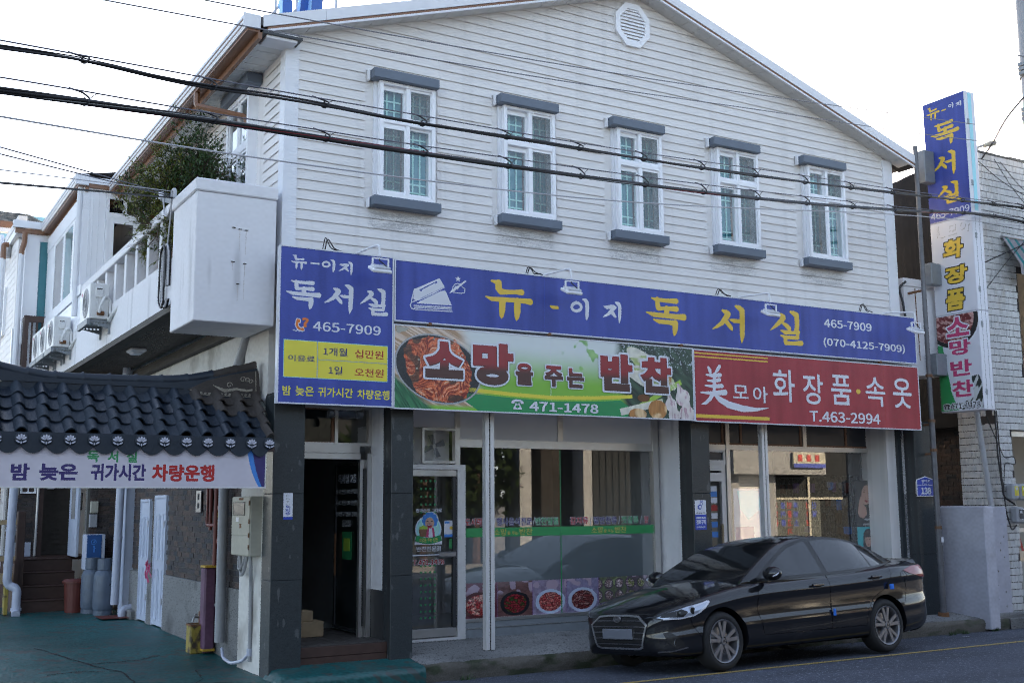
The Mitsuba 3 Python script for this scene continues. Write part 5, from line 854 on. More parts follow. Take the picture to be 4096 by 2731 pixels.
def jamb(x, sgn, y0=12.07, y1=12.62, z0=.05, dado=None):
    part(B, 'jamb', box(min(x, x + sgn * .05), max(x, x + sgn * .05), y0, y1, z0 if dado is None else dado, 2.96), 'plaster', 'white rendered jamb')
    if dado: part(B, 'jamb', box(min(x, x + sgn * .05), max(x, x + sgn * .05), y0, y1, z0, dado - .002), 'track')
    part(B, 'shutter_track', cat([box(min(x - sgn * .002, x + sgn * .05), max(x - sgn * .002, x + sgn * .05), GF + .02, y0 - .13, z0, 2.96), box(min(x + sgn * .03, x + sgn * .05), max(x + sgn * .03, x + sgn * .05), y0 - .13, y0 - .05, z0, 2.96), box(min(x - sgn * .004, x + sgn * .05), max(x - sgn * .004, x + sgn * .05), y0 - .05, y0 - .003, z0, 2.96)]), 'track')
jamb(5.36, 1, 12.07, 12.44, .2, .83)
jamb(9.75, 1, 12.11, 12.62)
jamb(14.13, 1, 12.05, 12.62)
parts(B, 'jamb', [box(4.27, 4.32, 12.07, 12.6, .05, 2.96), box(5.585, 5.635, 12.07, 12.6, .05, 2.96), box(10.01, 10.06, 12.07, 12.6, .05, 2.96)], 'track')
mat('crack_line', (0.30, 0.29, 0.30), 0.9)
ck = np.random.default_rng(2); pts = [np.array([14.128, 12.30 + .012 * math.sin(k * .9) + ck.normal(0, .006) + .0012 * k, 2.9 - .045 * k]) for k in range(42)]
part(B, 'wall_crack', tube(pts, .003, 4), 'crack_line')

# entrance to the upper floor
E1 = part(B, 'entrance_frame', cat([xz(frame2d(4.33, 5.355, 2.485, 2.95, .035), 12.42, 12.50), box(4.33, 5.2, 12.40, 12.5, 2.40, 2.485), box(4.89, 4.93, 12.41, 12.49, 2.5, 2.93)]), 'alu', 'aluminium frame of the stair entrance')
part(E1, 'head_beam', cbox(4.33, 5.21, 12.39, 12.49, 2.325, 2.398, .004), 'alu')
part(E1, 'post', cat([box(5.30, 5.355, 12.40, 12.50, .25, 2.4), box(5.215, 5.25, 12.42, 12.48, .25, 2.32)]), 'alu')
part(E1, 'pane', box(4.93, 5.32, 12.455, 12.458, 2.52, 2.92), 'pane_glass')
part(E1, 'brown_sash', cat([xz(frame2d(4.36, 4.89, 2.5, 2.93, .03), 12.44, 12.47)]), 'brown_metal')
part(E1, 'pane', box(4.37, 4.88, 12.462, 12.464, 2.52, 2.92), 'tint_glass')
LF = part(B, 'entrance_door', cat([box(5.275, 5.295, 12.52, 13.36, .32, .35), box(5.275, 5.295, 12.52, 13.36, 2.27, 2.30), box(5.272, 5.298, 13.32, 13.36, .32, 2.3), box(5.272, 5.298, 12.50, 12.53, .32, 2.3)]), 'track', 'glass entrance door standing open')
part(LF, 'pane', box(5.284, 5.287, 12.53, 13.33, .35, 2.27), 'tint_glass')
parts(LF, 'pivot', [cbox(5.25, 5.30, 12.48, 12.53, .26, .40, .006), cbox(5.25, 5.30, 12.48, 12.53, 2.22, 2.33, .006)], 'steel')
part(LF, 'handle', tube([(5.25, 13.26, .95), (5.25, 13.26, 1.45)], .014, 8), 'rust'); 
def leaf_text(s, y0, y1, z0, z1, m='sign_white', bold=3): return part(LF, 'lettering', yz(text(s, -y1, -y0, z0, z1, bold), 5.268, 5.2715), m)
leaf_text('독서실 2층', 12.66, 13.24, 2.06, 2.17)
mat('ink_grey', (0.34, 0.34, 0.34), 0.4)
for k, s in enumerate(('남성 전용 O2 열람실', '여성 전용 O2 열람실', '인터넷 교육방송 전용실')): leaf_text(s, 12.60, 13.30, 1.93 - .135 * k, 1.99 - .135 * k, 'ink_grey', 2)
leaf_text('출입문', 12.82, 13.10, 1.54, 1.62, 'ink_grey')
part(LF, 'notice', box(5.269, 5.272, 12.78, 13.08, 1.15, 1.48), 'ink_green')
part(LF, 'notice', box(5.266, 5.269, 12.83, 13.03, 1.25, 1.40), 'ink_lime')
part(B, 'threshold_plank', cbox(4.32, 5.36, 11.93, 11.99, .04, .165, .004), 'dark_wood'); part(B, 'threshold_plank', cbox(4.32, 5.36, 11.925, 11.99, .168, .275, .004), 'dark_wood')
for k in range(9): part(B, 'deck_board', box(4.33 + .115 * k, 4.44 + .115 * k, 11.94, 13.6, .277, .287), 'deck_dark')
HALL = part(B, 'stair_hall', cat([box(4.2, 4.33, 12.5, 17, .2, 3.2), box(5.62, 5.68, 12.7, 17, .2, 3.2), box(4.2, 5.7, 17, 17.1, .2, 3.4), box(4.2, 5.7, 12.6, 17, 3.2, 3.3), box(4.2, 5.7, 12.4, 17, .1, .27)]), 'grey_interior')
for k in range(9): part(HALL, 'stair_step', box(4.33, 5.0, 13.5 + .27 * k, 16.2, .28 + .17 * k, .45 + .17 * k), 'granite')
bxs = 'cardboard box on the floor just inside the entrance'
mat('cardboard', mottle((0.30, 0.22, 0.13), 0.2, 12, 50), 0.8)
solo('cardboard_box', cat([cbox(4.42, 4.92, 12.75, 13.05, .288, .46, .004)]), 'cardboard', 'lower ' + bxs, 'box', 'boxes in the entrance')
solo('cardboard_box', cat([cbox(4.44, 4.80, 12.78, 13.02, .462, .58, .004)]), 'cardboard', 'upper ' + bxs, 'box', 'boxes in the entrance')
lamp = thing('entrance_lamp', 'clear glass tube lamp under the sign above the entrance', 'lamp')
part(lamp, 'glass_cover', tube([(4.60, 11.78, 2.80), (4.92, 11.78, 2.80)], .045, 14), 'pane_glass'); parts(lamp, 'end_cap', [tube([(4.56, 11.78, 2.80), (4.61, 11.78, 2.80)], .05, 14), tube([(4.91, 11.78, 2.80), (4.96, 11.78, 2.80)], .05, 14)], 'track'); part(lamp, 'base', box(4.58, 4.94, 11.76, 11.80, 2.845, 2.90), 'bracket_grey')

# the side-dish shop: door, show window, transom panels
S1 = part(B, 'shopfront', cat([box(6.60, 9.66, GY - .03, GY + .06, 2.505, 2.605), box(9.61, 9.70, GY - .04, GY + .06, .2, 2.96), box(6.66, 9.61, GY - .02, GY + .05, .36, .40)]), 'alu', 'aluminium shopfront of the side-dish shop')
parts(S1, 'mullion', [box(8.06, 8.14, GY - .025, GY + .05, 2.60, 2.96), box(6.53, 6.60, GY - .03, GY + .06, 2.28, 2.96)], 'alu')
for a, b in ((5.64, 6.53), (6.60, 8.06), (8.14, 9.61)): part(S1, 'transom_panel', box(a, b, GY + .002, GY + .03, 2.74 if a < 6 else 2.606, 2.96), 'white_trim')
part(S1, 'stall_riser', cat([box(6.66, 9.70, GY - .005, GY + .05, .285, .36), box(6.66, 9.70, GY + .005, GY + .05, .17, .28)]), 'bracket_grey')
part(S1, 'riser_strip', box(6.66, 9.70, GY - .008, GY + .05, .278, .286), 'alu')
part(S1, 'pane', box(6.66, 8.095, GY, GY + .004, .40, 2.505), 'pane_glass'); part(S1, 'pane', box(8.105, 9.61, GY, GY + .004, .40, 2.505), 'pane_glass')
part(S1, 'glass_joint', box(8.095, 8.105, GY - .004, GY + .008, .40, 2.505), 'ink_green')
mat('frosted_film', (0.125, 0.148, 0.158), 0.35)
part(S1, 'frosted_film', box(6.66, 9.61, GY + .006, GY + .008, .83, 1.39), 'frosted_film')
part(S1, 'green_band', cat([box(6.66, 8.094, GY - .0025, GY - .001, 1.39, 1.502), box(8.106, 9.61, GY - .0025, GY - .001, 1.39, 1.502)]), 'ink_lightgreen')
scene['ink_lightgreen']['bsdf']['base_color'] = rgb((0.03, 0.26, 0.08))
def on_glass(s, x0, x1, z0, z1, m, bold=3, out=None, par=None, y=None):
    y = GY if y is None else y; g = text(s, x0, x1, z0, z1, bold)
    if out: part(par or S1, 'lettering_outline', xz(g.buffer(out), y - .0036, y - .0024), 'sign_white')
    part(par or S1, 'lettering', xz(g, y - .006, y - .0038), m)
k_ = 12.55 / 12.5
for s, a, b, m in (('도시락배달', 6.68, 7.09, 'ink_red'), ('행사음식전문', 7.13, 7.66, 'ink_navy'), ('반찬일절', 7.71, 8.06, 'ink_lightgreen'), ('김치류', 8.24, 8.53, 'ink_red'), ('밑반찬류', 8.62, 9.00, 'ink_navy'), ('젓갈류', 9.07, 9.36, 'ink_lightgreen'), ('탕', 9.46, 9.53, 'ink_red')):
    on_glass(s, a, b, 1.525, 1.625, m, 4, .003)
for x in (7.105, 7.685, 8.575, 9.035, 9.40): part(S1, 'lettering', xz(Polygon([(x - .014, 1.52), (x - .006, 1.52), (x + .016, 1.63), (x + .008, 1.63)]), GY - .005, GY - .003), 'sign_white')
for x0 in (7.09, 8.58):
    on_glass('소망', x0, x0 + .19, 1.405, 1.49, 'ink_gold', 2); on_glass('을 주는', x0 + .20, x0 + .36, 1.41, 1.455, 'ink_gold', 2); on_glass('반찬', x0 + .38, x0 + .57, 1.405, 1.49, 'ink_gold', 2)
# the row of printed food pictures along the foot of the window: flat print
FP = [6.665, 7.14, 7.66, 8.18, 8.68, 9.16, 9.61]
def food_c(p, n, uv):
    """printed food photographs, side by side: bowls and plates of red and brown dishes on boards and cloth"""
    x, z = p.x, p.z - 0.61
    w = 0.012 * (noise(x * 40, z * 40, 1) - 0.5)
    col = mi.Color3f(0.0)
    bgs = [(.16, .05, .07), (.17, .08, .075), (.30, .24, .33), (.25, .22, .33), (.15, .17, .10), (.16, .12, .15)]
    cxs = [6.88, 7.40, 7.93, 8.43, 8.85, 9.38]; rs = [.235, .215, .225, .23, .072, .072]
    foods = [((.36, .035, .035), (.62, .36, .30)), ((.26, .02, .03), (.05, .07, .02)), ((.38, .06, .06), (.50, .2, .17)), ((.15, .03, .03), (.32, .16, .15)), ((.3, .2, .2), (.5, .42, .42)), ((.28, .3, .12), (.4, .3, .3))]
    rims = [(.10, .02, .02), (.02, .02, .025), (.52, .58, .70), (.50, .54, .66), (.12, .09, .12), (.10, .09, .1)]
    for k in range(6):
        inside = (x >= FP[k]) & (x < FP[k + 1])
        dx, dz = x - cxs[k] + w, (z + .055) * (1.45 if k < 4 else 1.0) + w
        if k >= 4: dx, dz = dx - dr.round(dx / .17) * .17, (z + .02) - dr.round((z + .02) / .15) * .15
        d = dr.sqrt(dx * dx + dz * dz)
        bg = mi.Color3f(*bgs[k]) * (0.55 + 0.9 * fbm(x * 22, z * (60 if k == 1 else 24), k, 3))
        blob = smoothstep(0.60, 0.68, noise(x * 11 + k * 7, z * 13, 4)) * smoothstep(0.0, 0.06, z - .05)
        bg = mix(bg, mi.Color3f(.45, .35, .42) if k != 4 else mi.Color3f(.30, .36, .18), blob)
        t = fbm(x * 38 + 4 * noise(x * 20, z * 20, 3), z * 38, k + 3, 2)
        d1, d2, lump = voronoi(x * 26 + 3 * noise(x * 9, z * 9, 2), z * 34)
        f = mix(foods[k][0], foods[k][1], smoothstep(.44, .64, .5 * t + .5 * lump)) * (0.35 + 1.1 * smoothstep(0.02, 0.45, d2 - d1)) * (0.7 + 0.6 * noise(x * 90, z * 90, 2))
        c = mix(bg, rims[k], smoothstep(rs[k] + .004, rs[k] - .004, d))
        c = mix(c, f, smoothstep(rs[k] * .80, rs[k] * .74, d))
        col = dr.select(inside, c, col)
    return col
mat('food_print', food_c, 0.3)
part(S1, 'food_print', box(6.665, 8.094, GY + .006, GY + .008, .40, .828), 'food_print', 'printed pictures of side dishes'); part(S1, 'food_print', box(8.106, 9.605, GY + .006, GY + .008, .40, .828), 'food_print', 'printed pictures of side dishes')
part(S1, 'strip_joint', cat([box(x - .003, x + .003, GY + .003, GY + .0055, .4, .828) for x in FP[1:-1]]), 'ink_purple')
D1 = part(B, 'shop_door', cat([box(6.555, 6.665, GY - .05, GY + .05, .17, 2.285), box(5.64, 6.555, GY - .05, GY + .05, 2.225, 2.285), box(5.64, 6.66, GY - .05, GY + .05, .17, .20)]), 'alu_pale', 'glass door of the side-dish shop')
parts(D1, 'rail', [cbox(5.70, 6.55, GY - .03, GY + .02, .215, .315, .004), cbox(5.70, 6.55, GY - .03, GY + .02, 2.14, 2.22, .004)], 'alu'); part(D1, 'rail', box(6.50, 6.55, GY - .03, GY + .02, .315, 2.14), 'track')
part(D1, 'pane', box(5.70, 6.50, GY - .008, GY - .004, .315, 2.14), 'pane_glass')
part(D1, 'push_bar', cat([tube([(5.72, GY - .07, 1.185), (6.30, GY - .07, 1.19)], .012, 8), cbox(6.28, 6.52, GY - .085, GY - .03, 1.16, 1.225, .012)]), 'steel')
gd = []
for k in range(5):
    for j in range(4): gd.append(box(6.06 + .062 * j, 6.085 + .062 * j, GY - .0115, GY - .0095, 2.07 - .095 * k, 2.095 - .095 * k))
for k in range(9):
    for j in range(4): gd.append(box(6.06 + .062 * j, 6.085 + .062 * j, GY - .0115, GY - .0095, 1.05 - .077 * k, 1.072 - .077 * k))
part(D1, 'dot_pattern', cat(gd), 'ink_green')
dy = GY - .009
on_glass('엄마손맛 그대로', 6.0, 6.355, 1.70, 1.75, 'sign_white', 3, par=D1, y=dy); on_glass('반찬전문점', 6.01, 6.34, 1.235, 1.295, 'sign_white', 3, par=D1, y=dy); on_glass('T.471.1478', 5.965, 6.385, 1.075, 1.135, 'ink_red', 5, .005, par=D1, y=dy)
# round sticker with a laughing cook behind a ribbon
cx, cz = 6.17, 1.50
def st(g, d, m): part(D1, 'sticker', xz(g, dy - .004 - d, dy - .003 - d), m)
st(unary_union([ell(cx, cz, .178, .165, 40), Polygon([(cx - .18, cz - .09), (cx + .18, cz - .09), (cx + .185, cz - .185), (cx - .185, cz - .185)]), ell(cx + .03, cz + .10, .11, .11)]), .000, 'sign_white'); st(ell(cx, cz, .165, .15, 40), .001, 'ink_cyan'); st(ell(cx, cz, .15, .135, 40), .002, 'lattice_mint')
st(unary_union([ell(cx + .02 + .075 * math.cos(t), cz + .105 + .07 * math.sin(t), .034, .032) for t in np.linspace(-.6, 3.9, 8)]), .003, 'ink_skyblue'); st(ell(cx + .015, cz + .075, .062, .066), .004, 'skin')
st(ell(cx + .015, cz + .045, .035, .026), .005, 'lip_red'); st(Polygon([(cx - .016, cz + .056), (cx + .046, cz + .056), (cx + .04, cz + .048), (cx - .01, cz + .048)]), .006, 'sign_white')
st(unary_union([LineString([(cx - .03, cz + .09), (cx - .015, cz + .10), (cx, cz + .09)]).buffer(.004), LineString([(cx + .03, cz + .09), (cx + .045, cz + .10), (cx + .06, cz + .09)]).buffer(.004)]), .005, 'ink_black')
st(Polygon([(cx - .03, cz + .02), (cx + .07, cz + .02), (cx + .09, cz - .10), (cx - .04, cz - .10)]), .0045, 'ink_pink'); st(Polygon([(cx + .005, cz + .01), (cx + .045, cz + .01), (cx + .06, cz - .10), (cx, cz - .10)]), .0055, 'sign_white')
st(Polygon([(cx - .135, cz - .0), (cx - .02, cz - .0), (cx - .035, cz - .09), (cx - .115, cz - .09)]), .0058, 'brown_metal'); st(unary_union([ell(cx - .10 + .03 * k, cz + .012 + .012 * (k % 2), .026, .024) for k in range(3)]), .0056, 'ink_lime')
rib = LineString([(cx - .17 + .034 * k, cz - .105 - .035 * math.sin(math.pi * k / 10)) for k in range(11)]).buffer(.036, cap_style=2)
st(rib, .0065, 'print_green'); st(text('소망을 주는 반찬', cx - .13, cx + .13, cz - .155, cz - .105, 2), .0075, 'ink_gold')
part(D1, 'notice', xz(rect(6.385, 6.525, 1.40, 1.60), dy - .004, dy - .003), 'sign_white'); part(D1, 'notice', xz(unary_union([rect(6.385, 6.525, 1.40, 1.435), rect(6.39, 6.46, 1.565, 1.59)]), dy - .0055, dy - .0045), 'ink_skyblue'); part(D1, 'notice', xz(ell(6.485, 1.51, .028, .02), dy - .0055, dy - .0045), 'sign_yellow')
part(D1, 'push_label', xz(rect(6.455, 6.495, 1.26, 1.375), dy - .004, dy - .003), 'ink_lightgreen'); part(D1, 'push_label', xz(unary_union([text('미', 6.462, 6.488, 1.345, 1.37), text('시', 6.462, 6.488, 1.305, 1.33), text('오', 6.462, 6.488, 1.267, 1.292)]), dy - .0055, dy - .0045), 'ink_black')
FN = thing('fan_unit', 'ventilating fan unit behind glass above the shop door', 'fan')
part(FN, 'frame', xz(frame2d(6.08, 6.56, 2.30, 2.735, .03), GY - .02, GY + .03), 'alu'); part(FN, 'case', box(5.4, 6.54, GY + .16, GY + .4, 2.30, 2.74), 'ac_white')
part(FN, 'fan_ring', lathe([(.155, 0), (.165, -.02), (.19, -.02), (.19, 0)], 28, (6.32, GY + .16, 2.52), 'y'), 'dark_grille'); part(FN, 'fan_hole', lathe([(0, -.003), (.16, -.003)], 28, (6.32, GY + .16, 2.52), 'y'), 'dark_interior'); part(FN, 'fan_hole', lathe([(0, -.003), (.12, -.003)], 28, (5.86, GY + .16, 2.55), 'y'), 'dark_interior')
bl = []
for k in range(4):
    t = k * math.pi / 2 + .4; bl.append(xz(affinity.translate(affinity.rotate(Polygon([(.02, -.02), (.14, -.05), (.15, .03), (.03, .02)]), math.degrees(t), origin=(0, 0)), 6.32, 2.52), GY + .13, GY + .14))
part(FN, 'blade', cat(bl), 'bracket_grey'); part(FN, 'hub', lathe([(0, -.05), (.035, -.045), (.04, -.02)], 14, (6.32, GY + .16, 2.52), 'y'), 'steel'); part(FN, 'pane', box(5.64, 6.53, GY + .01, GY + .013, 2.29, 2.74), 'pane_glass')
# dark rooms behind the glass
part(B, 'room', cat([box(5.62, 9.85, 15.4, 15.5, .1, 3.2), box(9.80, 9.9, 12.65, 15.4, .1, 3.2), box(5.60, 5.68, 12.65, 15.4, .1, 3.2), box(5.6, 9.85, 12.64, 15.4, 2.96, 3.0), box(5.6, 9.9, 12.6, 15.5, .1, .19)]), 'grey_interior')
# free-standing shutter posts in front of the glass
def shutter_post(x0, x1, label): 
    q = (x1 - x0)
    s = thing('shutter_post', label, 'post', 'shutter posts')
    part(s, 'channel', cat([box(x0, x0 + q * .42, 11.86, 11.94, .105, 2.95), box(x0 + q * .58, x1, 11.86, 11.94, .105, 2.95)]), 'alu_pale'); part(s, 'slot', box(x0 + q * .41, x0 + q * .59, 11.875, 11.93, .105, 2.95), 'track')
shutter_post(6.595, 6.714, 'pale aluminium shutter post in front of the side-dish shop window'); shutter_post(11.02, 11.125, 'pale aluminium shutter post in front of the cosmetics shop window')

# the cosmetics shop
S2 = part(B, 'shopfront', cat([box(10.06, 14.13, GY - .03, GY + .06, 2.555, 2.625), box(10.93, 11.0, GY - .04, GY + .06, .2, 2.96), box(14.05, 14.13, GY - .03, GY + .06, .2, 2.96), box(12.47, 12.545, GY - .025, GY + .05, 2.625, 2.96), box(11.0, 14.05, GY - .03, GY + .05, .2, .5)]), 'alu', 'aluminium shopfront of the cosmetics shop')
mat('dark_panel', (0.045, 0.05, 0.062), 0.25)
for a, b in ((10.06, 10.93), (11.0, 12.47), (12.545, 13.39), (13.41, 14.05)): part(S2, 'transom_panel', box(a, b, GY + .004, GY + .02, 2.63, 2.96), 'dark_panel')
part(S2, 'transom_trim', cat([box(a, b, GY - .01, GY + .03, 2.625, 2.65) for a, b in ((10.06, 10.93), (11.0, 12.47), (12.545, 14.05))] + [box(x - .02, x + .02, GY - .01, GY + .03, 2.65, 2.96) for x in (10.9, 11.25, 12.44, 13.40, 14.03)]), 'brown_metal')
part(S2, 'pane', box(11.0, 14.05, GY, GY + .004, .5, 2.555), 'pane_glass')
D2 = part(B, 'shop_door', cat([box(10.08, 10.92, GY - .03, GY + .03, 2.34, 2.40), xz(frame2d(10.08, 10.92, 2.35, 2.555, .04), GY - .03, GY + .03), box(10.08, 10.92, GY - .02, GY + .03, 2.25, 2.34), box(10.84, 10.92, GY - .02, GY + .03, .2, 2.25), box(10.08, 10.92, GY - .02, GY + .03, 2.10, 2.22)]), 'alu_pale', 'glass door of the cosmetics shop')
part(D2, 'vent_window', box(10.12, 10.88, GY - .005, GY, 2.39, 2.52), 'dark_panel'); part(D2, 'pane', box(10.08, 10.84, GY - .004, GY, .3, 2.10), 'pane_glass'); part(D2, 'handle', cbox(10.80, 10.84, GY - .05, GY - .02, 1.18, 1.50, .01), 'cardboard')
for k, (m, z) in enumerate((('sign_white', 2.0), ('ink_skyblue', 1.93), ('sign_white', 1.84), ('ink_red', 1.73), ('sign_white', 1.62), ('ink_skyblue', 1.50), ('ink_skyblue', 1.36))): part(D2, 'card_sticker', box(10.60 + .02 * (k % 3), 10.76, GY - .007, GY - .005, z - .05, z + .03), m)
part(D2, 'card_sticker', xz(ell(10.70, 1.735, .04, .035), GY - .009, GY - .007), 'ink_red')
part(B, 'room', cat([box(9.9, 14.2, 14.6, 14.7, .1, 3.2), box(9.9, 14.2, 12.64, 14.6, 2.96, 3.0), box(9.9, 14.2, 12.6, 14.6, .1, .2)]), 'grey_interior')
# pegboard grid with goods, posters in the window
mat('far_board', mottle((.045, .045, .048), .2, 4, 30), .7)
PG = thing('display_rack', 'black wire display grid hung with small goods inside the cosmetics shop', 'display rack')
part(PG, 'dark_sheet', box(13.80, 13.845, 12.66, 14.6, .3, 2.9), 'far_board')  # dark sheet added over the lit side wall so the interior stays dark
part(PG, 'wire_grid', cat([box(13.775, 13.783, y - .004, y + .004, .6, 2.2) for y in np.arange(12.72, 14.55, .10)] + [box(13.772, 13.78, 12.70, 14.55, z - .004, z + .004) for z in np.arange(.6, 2.25, .10)]), 'steel')
rg = np.random.default_rng(8)
for k in range(60):
    y, z = rg.uniform(12.75, 14.4), rg.choice([.9, 1.15, 1.4, 1.62, 1.85, 2.1]) + rg.normal(0, .01); w, h = rg.uniform(.05, .11), rg.uniform(.08, .17)
    part(PG, 'hanging_pack', box(13.70 + .02 * (k % 3), 13.77, y, y + w, z - h, z), rg.choice(['ink_skyblue', 'pipe_grey', 'ink_purple', 'dark_wood', 'ink_black', 'white_box', 'bin_red', 'ink_black', 'bracket_grey']))
def poster(x0, x1, z0, z1, bgm, label):
    p = thing('poster', label, 'poster', 'posters in the shop window'); part(p, 'sheet', box(x0, x1, GY + .012, GY + .014, z0, z1), bgm); return p
P1 = poster(13.56, 14.03, 1.415, 2.125, 'hair_dark', 'dark poster of a red-lipped woman resting her chin on her hand')
def pp(P, g, d, m, n='portrait'): part(P, n, xz(g, GY + .0105 - d, GY + .0115 - d), m)
fx, fz = 13.80, 1.90
pp(P1, Polygon([(13.68, 2.12), (13.74, 2.05), (13.70, 1.9), (13.66, 1.75), (13.68, 1.62), (13.98, 1.62), (14.01, 1.85), (13.98, 2.03), (13.90, 2.12)]), 0, 'hair_dark'); face = affinity.rotate(ell(fx, fz, .105, .155, 30), -12); pp(P1, face, .0006, 'skin')
pp(P1, Polygon([(13.60, 1.62), (13.64, 1.80), (13.68, 1.88), (13.72, 1.84), (13.73, 1.76), (13.79, 1.70), (13.80, 1.60), (13.72, 1.54), (13.64, 1.56)]), .0008, 'skin')
pp(P1, Polygon([(13.80, 2.10), (13.90, 2.06), (13.935, 1.93), (13.93, 1.76), (13.99, 1.70), (14.02, 1.95), (13.96, 2.10)]), .0012, 'hair_dark')
pp(P1, affinity.rotate(ell(13.795, 1.805, .038, .016), -14), .0014, 'lip_red'); pp(P1, unary_union([affinity.rotate(ell(13.755, 1.945, .026, .010), -14), affinity.rotate(ell(13.86, 1.925, .026, .010), -14), LineString([(13.725, 1.975), (13.75, 1.985), (13.785, 1.97)]).buffer(.005), LineString([(13.835, 1.955), (13.87, 1.962), (13.895, 1.945)]).buffer(.005), ell(13.785, 1.856, .012, .005)]), .0014, 'brown_metal')
pp(P1, unary_union([text('renoma', 13.74, 13.88, 1.505, 1.54, 3)]), .001, 'sign_white', 'lettering'); pp(P1, rect(13.70, 13.92, 1.435, 1.46), .001, 'ink_grey', 'lettering')
pp(P1, rect(13.985, 14.0, 1.55, 1.64), .0014, 'lip_red', 'lipstick')
P2 = poster(13.57, 14.04, .82, 1.41, 'poster_teal', 'teal poster of a woman with long dark hair and fringe')
pp(P2, unary_union([ell(13.81, 1.25, .115, .13), Polygon([(13.70, 1.26), (13.66, .83), (13.97, .83), (13.925, 1.26)])]), 0, 'hair_dark'); pp(P2, ell(13.80, 1.20, .068, .10), .0006, 'skin'); pp(P2, Polygon([(13.73, 1.25), (13.87, 1.25), (13.875, 1.33), (13.80, 1.35), (13.73, 1.33)]), .001, 'hair_dark'); pp(P2, Polygon([(13.62, .825), (13.70, .98), (13.90, .98), (14.0, .825)]), .0004, 'sign_white'); pp(P2, ell(13.80, 1.135, .018, .009), .0012, 'lip_red'); pp(P2, unary_union([ell(13.772, 1.215, .013, .006), ell(13.828, 1.215, .013, .006)]), .0012, 'ink_black')
P3 = poster(11.08, 11.75, .9, 2.0, 'white_box', 'large pale poster behind the glass left of the cosmetics window')
pp(P3, Polygon([(11.15, 1.97), (11.55, 1.97), (11.62, 1.72), (11.35, 1.55), (11.2, 1.7)]), 0, 'ink_cyan'); pp(P3, rect(11.1, 11.45, 1.15, 1.45), .0006, 'ink_purple'); pp(P3, rect(11.1, 11.7, .97, 1.03), .0006, 'ink_skyblue')
# small stickers on the pillars
s = thing('security_sticker', 'white and blue security company sticker on the middle granite pillar', 'sticker')
part(s, 'sheet', box(9.775, 9.965, GF - .003, GF - .0005, 1.64, 1.83), 'sign_white'); part(s, 'blue_field', box(9.775, 9.965, GF - .003, GF - .0005, 1.44, 1.638), 'sign_blue2')
part(s, 'emblem', xz(unary_union([ell(9.885, 1.785, .026, .024).difference(ell(9.885, 1.785, .019, .017)), ell(9.855, 1.74, .036, .032).difference(ell(9.862, 1.742, .022, .018))] + [rect(9.862 + .011 * k, 9.867 + .011 * k, 1.808, 1.824) for k in range(5)]), GF - .005, GF - .0032), 'sign_blue2')
part(s, 'lettering', xz(text('SEQGATE', 9.795, 9.945, 1.648, 1.668, 3), GF - .005, GF - .0032), 'ink_navy'); part(s, 'lettering', xz(unary_union([text('경비구역', 9.79, 9.95, 1.51, 1.575, 6), text('HOTAEWANG', 9.795, 9.945, 1.465, 1.485, 3), rect(9.79, 9.95, 1.60, 1.608), rect(9.79, 9.95, 1.586, 1.594)]), GF - .005, GF - .0032), 'sign_white')
s = thing('camera_notice', 'narrow white sticker announcing camera recording on the left granite pillar', 'sticker')
part(s, 'sheet', box(4.09, 4.195, GF - .003, GF - .0005, 1.675, 1.93), 'sign_white'); part(s, 'foot_strip', box(4.09, 4.195, GF - .003, GF - .0005, 1.645, 1.674), 'sign_blue2')
part(s, 'lettering', xz(unary_union([text(c, 4.115, 4.165, 1.89 - .033 * k, 1.913 - .033 * k) for k, c in enumerate('CCTV')]), GF - .005, GF - .0032), 'ink_grey'); part(s, 'lettering', xz(unary_union([text(c, 4.112, 4.172, 1.765 - .035 * k, 1.795 - .035 * k, 3) for k, c in enumerate('녹화중')]), GF - .005, GF - .0032), 'sign_blue2')

# ------------------------------------------------------------------ shop signs: shallow boxes in front of the wall
SY = 11.60
def sign_box(name, label, x0, x1, z0, z1, facemat, d=.085):
    s = thing(name, label, 'sign'); w = .014
    part(s, 'case', box(x0 + .003, x1 - .003, SY + .006, SY + d, z0 + .003, z1 - .003), 'sign_white')
    part(s, 'frame', xz(frame2d(x0, x1, z0, z1, w), SY - .006, SY + .02), 'sign_white')
    part(s, 'face', box(x0 + w, x1 - w, SY, SY + .006, z0 + w, z1 - w), facemat)
    return s
def ink(s, g, m, d=1, n='lettering'):
    if isinstance(g, list): return [ink(s, q, m, d, n) for q in g]
    return part(s, n, xz(g, SY - .0012 * d - .0006, SY - .0012 * d + .0006), m)

L = sign_box('shop_sign', 'tall blue sign with white lettering and a yellow price table, at the left corner', 3.903, 5.256, 2.875, 4.604, 'sign_blue')
ink(L, [brush('뉴', (4.03, 4.215, 4.345, 4.51)), brush('이', (4.385, 4.545, 4.355, 4.50)), brush('지', (4.585, 4.755, 4.345, 4.495)), rect(4.255, 4.36, 4.425, 4.443)], 'sign_white')
ink(L, [brush('독', (3.98, 4.385, 3.915, 4.235)), brush('서', (4.42, 4.765, 3.905, 4.235)), brush('실', (4.845, 5.19, 3.905, 4.225))], 'sign_white')
ink(L, text('465-7909', 4.295, 5.10, 3.685, 3.79, 3), 'sign_white')
ink(L, unary_union([Polygon([(4.11, 3.80), (4.145, 3.80), (4.15, 3.765), (4.125, 3.755), (4.13, 3.72), (4.16, 3.70), (4.185, 3.715), (4.195, 3.68), (4.165, 3.672), (4.12, 3.69), (4.095, 3.735)]).buffer(.008)]), 'sign_white'); ink(L, Polygon([(4.11, 3.80), (4.145, 3.80), (4.15, 3.765), (4.125, 3.755), (4.13, 3.72), (4.16, 3.70), (4.185, 3.715), (4.195, 3.68), (4.165, 3.672), (4.12, 3.69), (4.095, 3.735)]), 'ink_orange', 2)
ink(L, text('?', 4.165, 4.245, 3.712, 3.82, 12), 'ink_orange', 3)
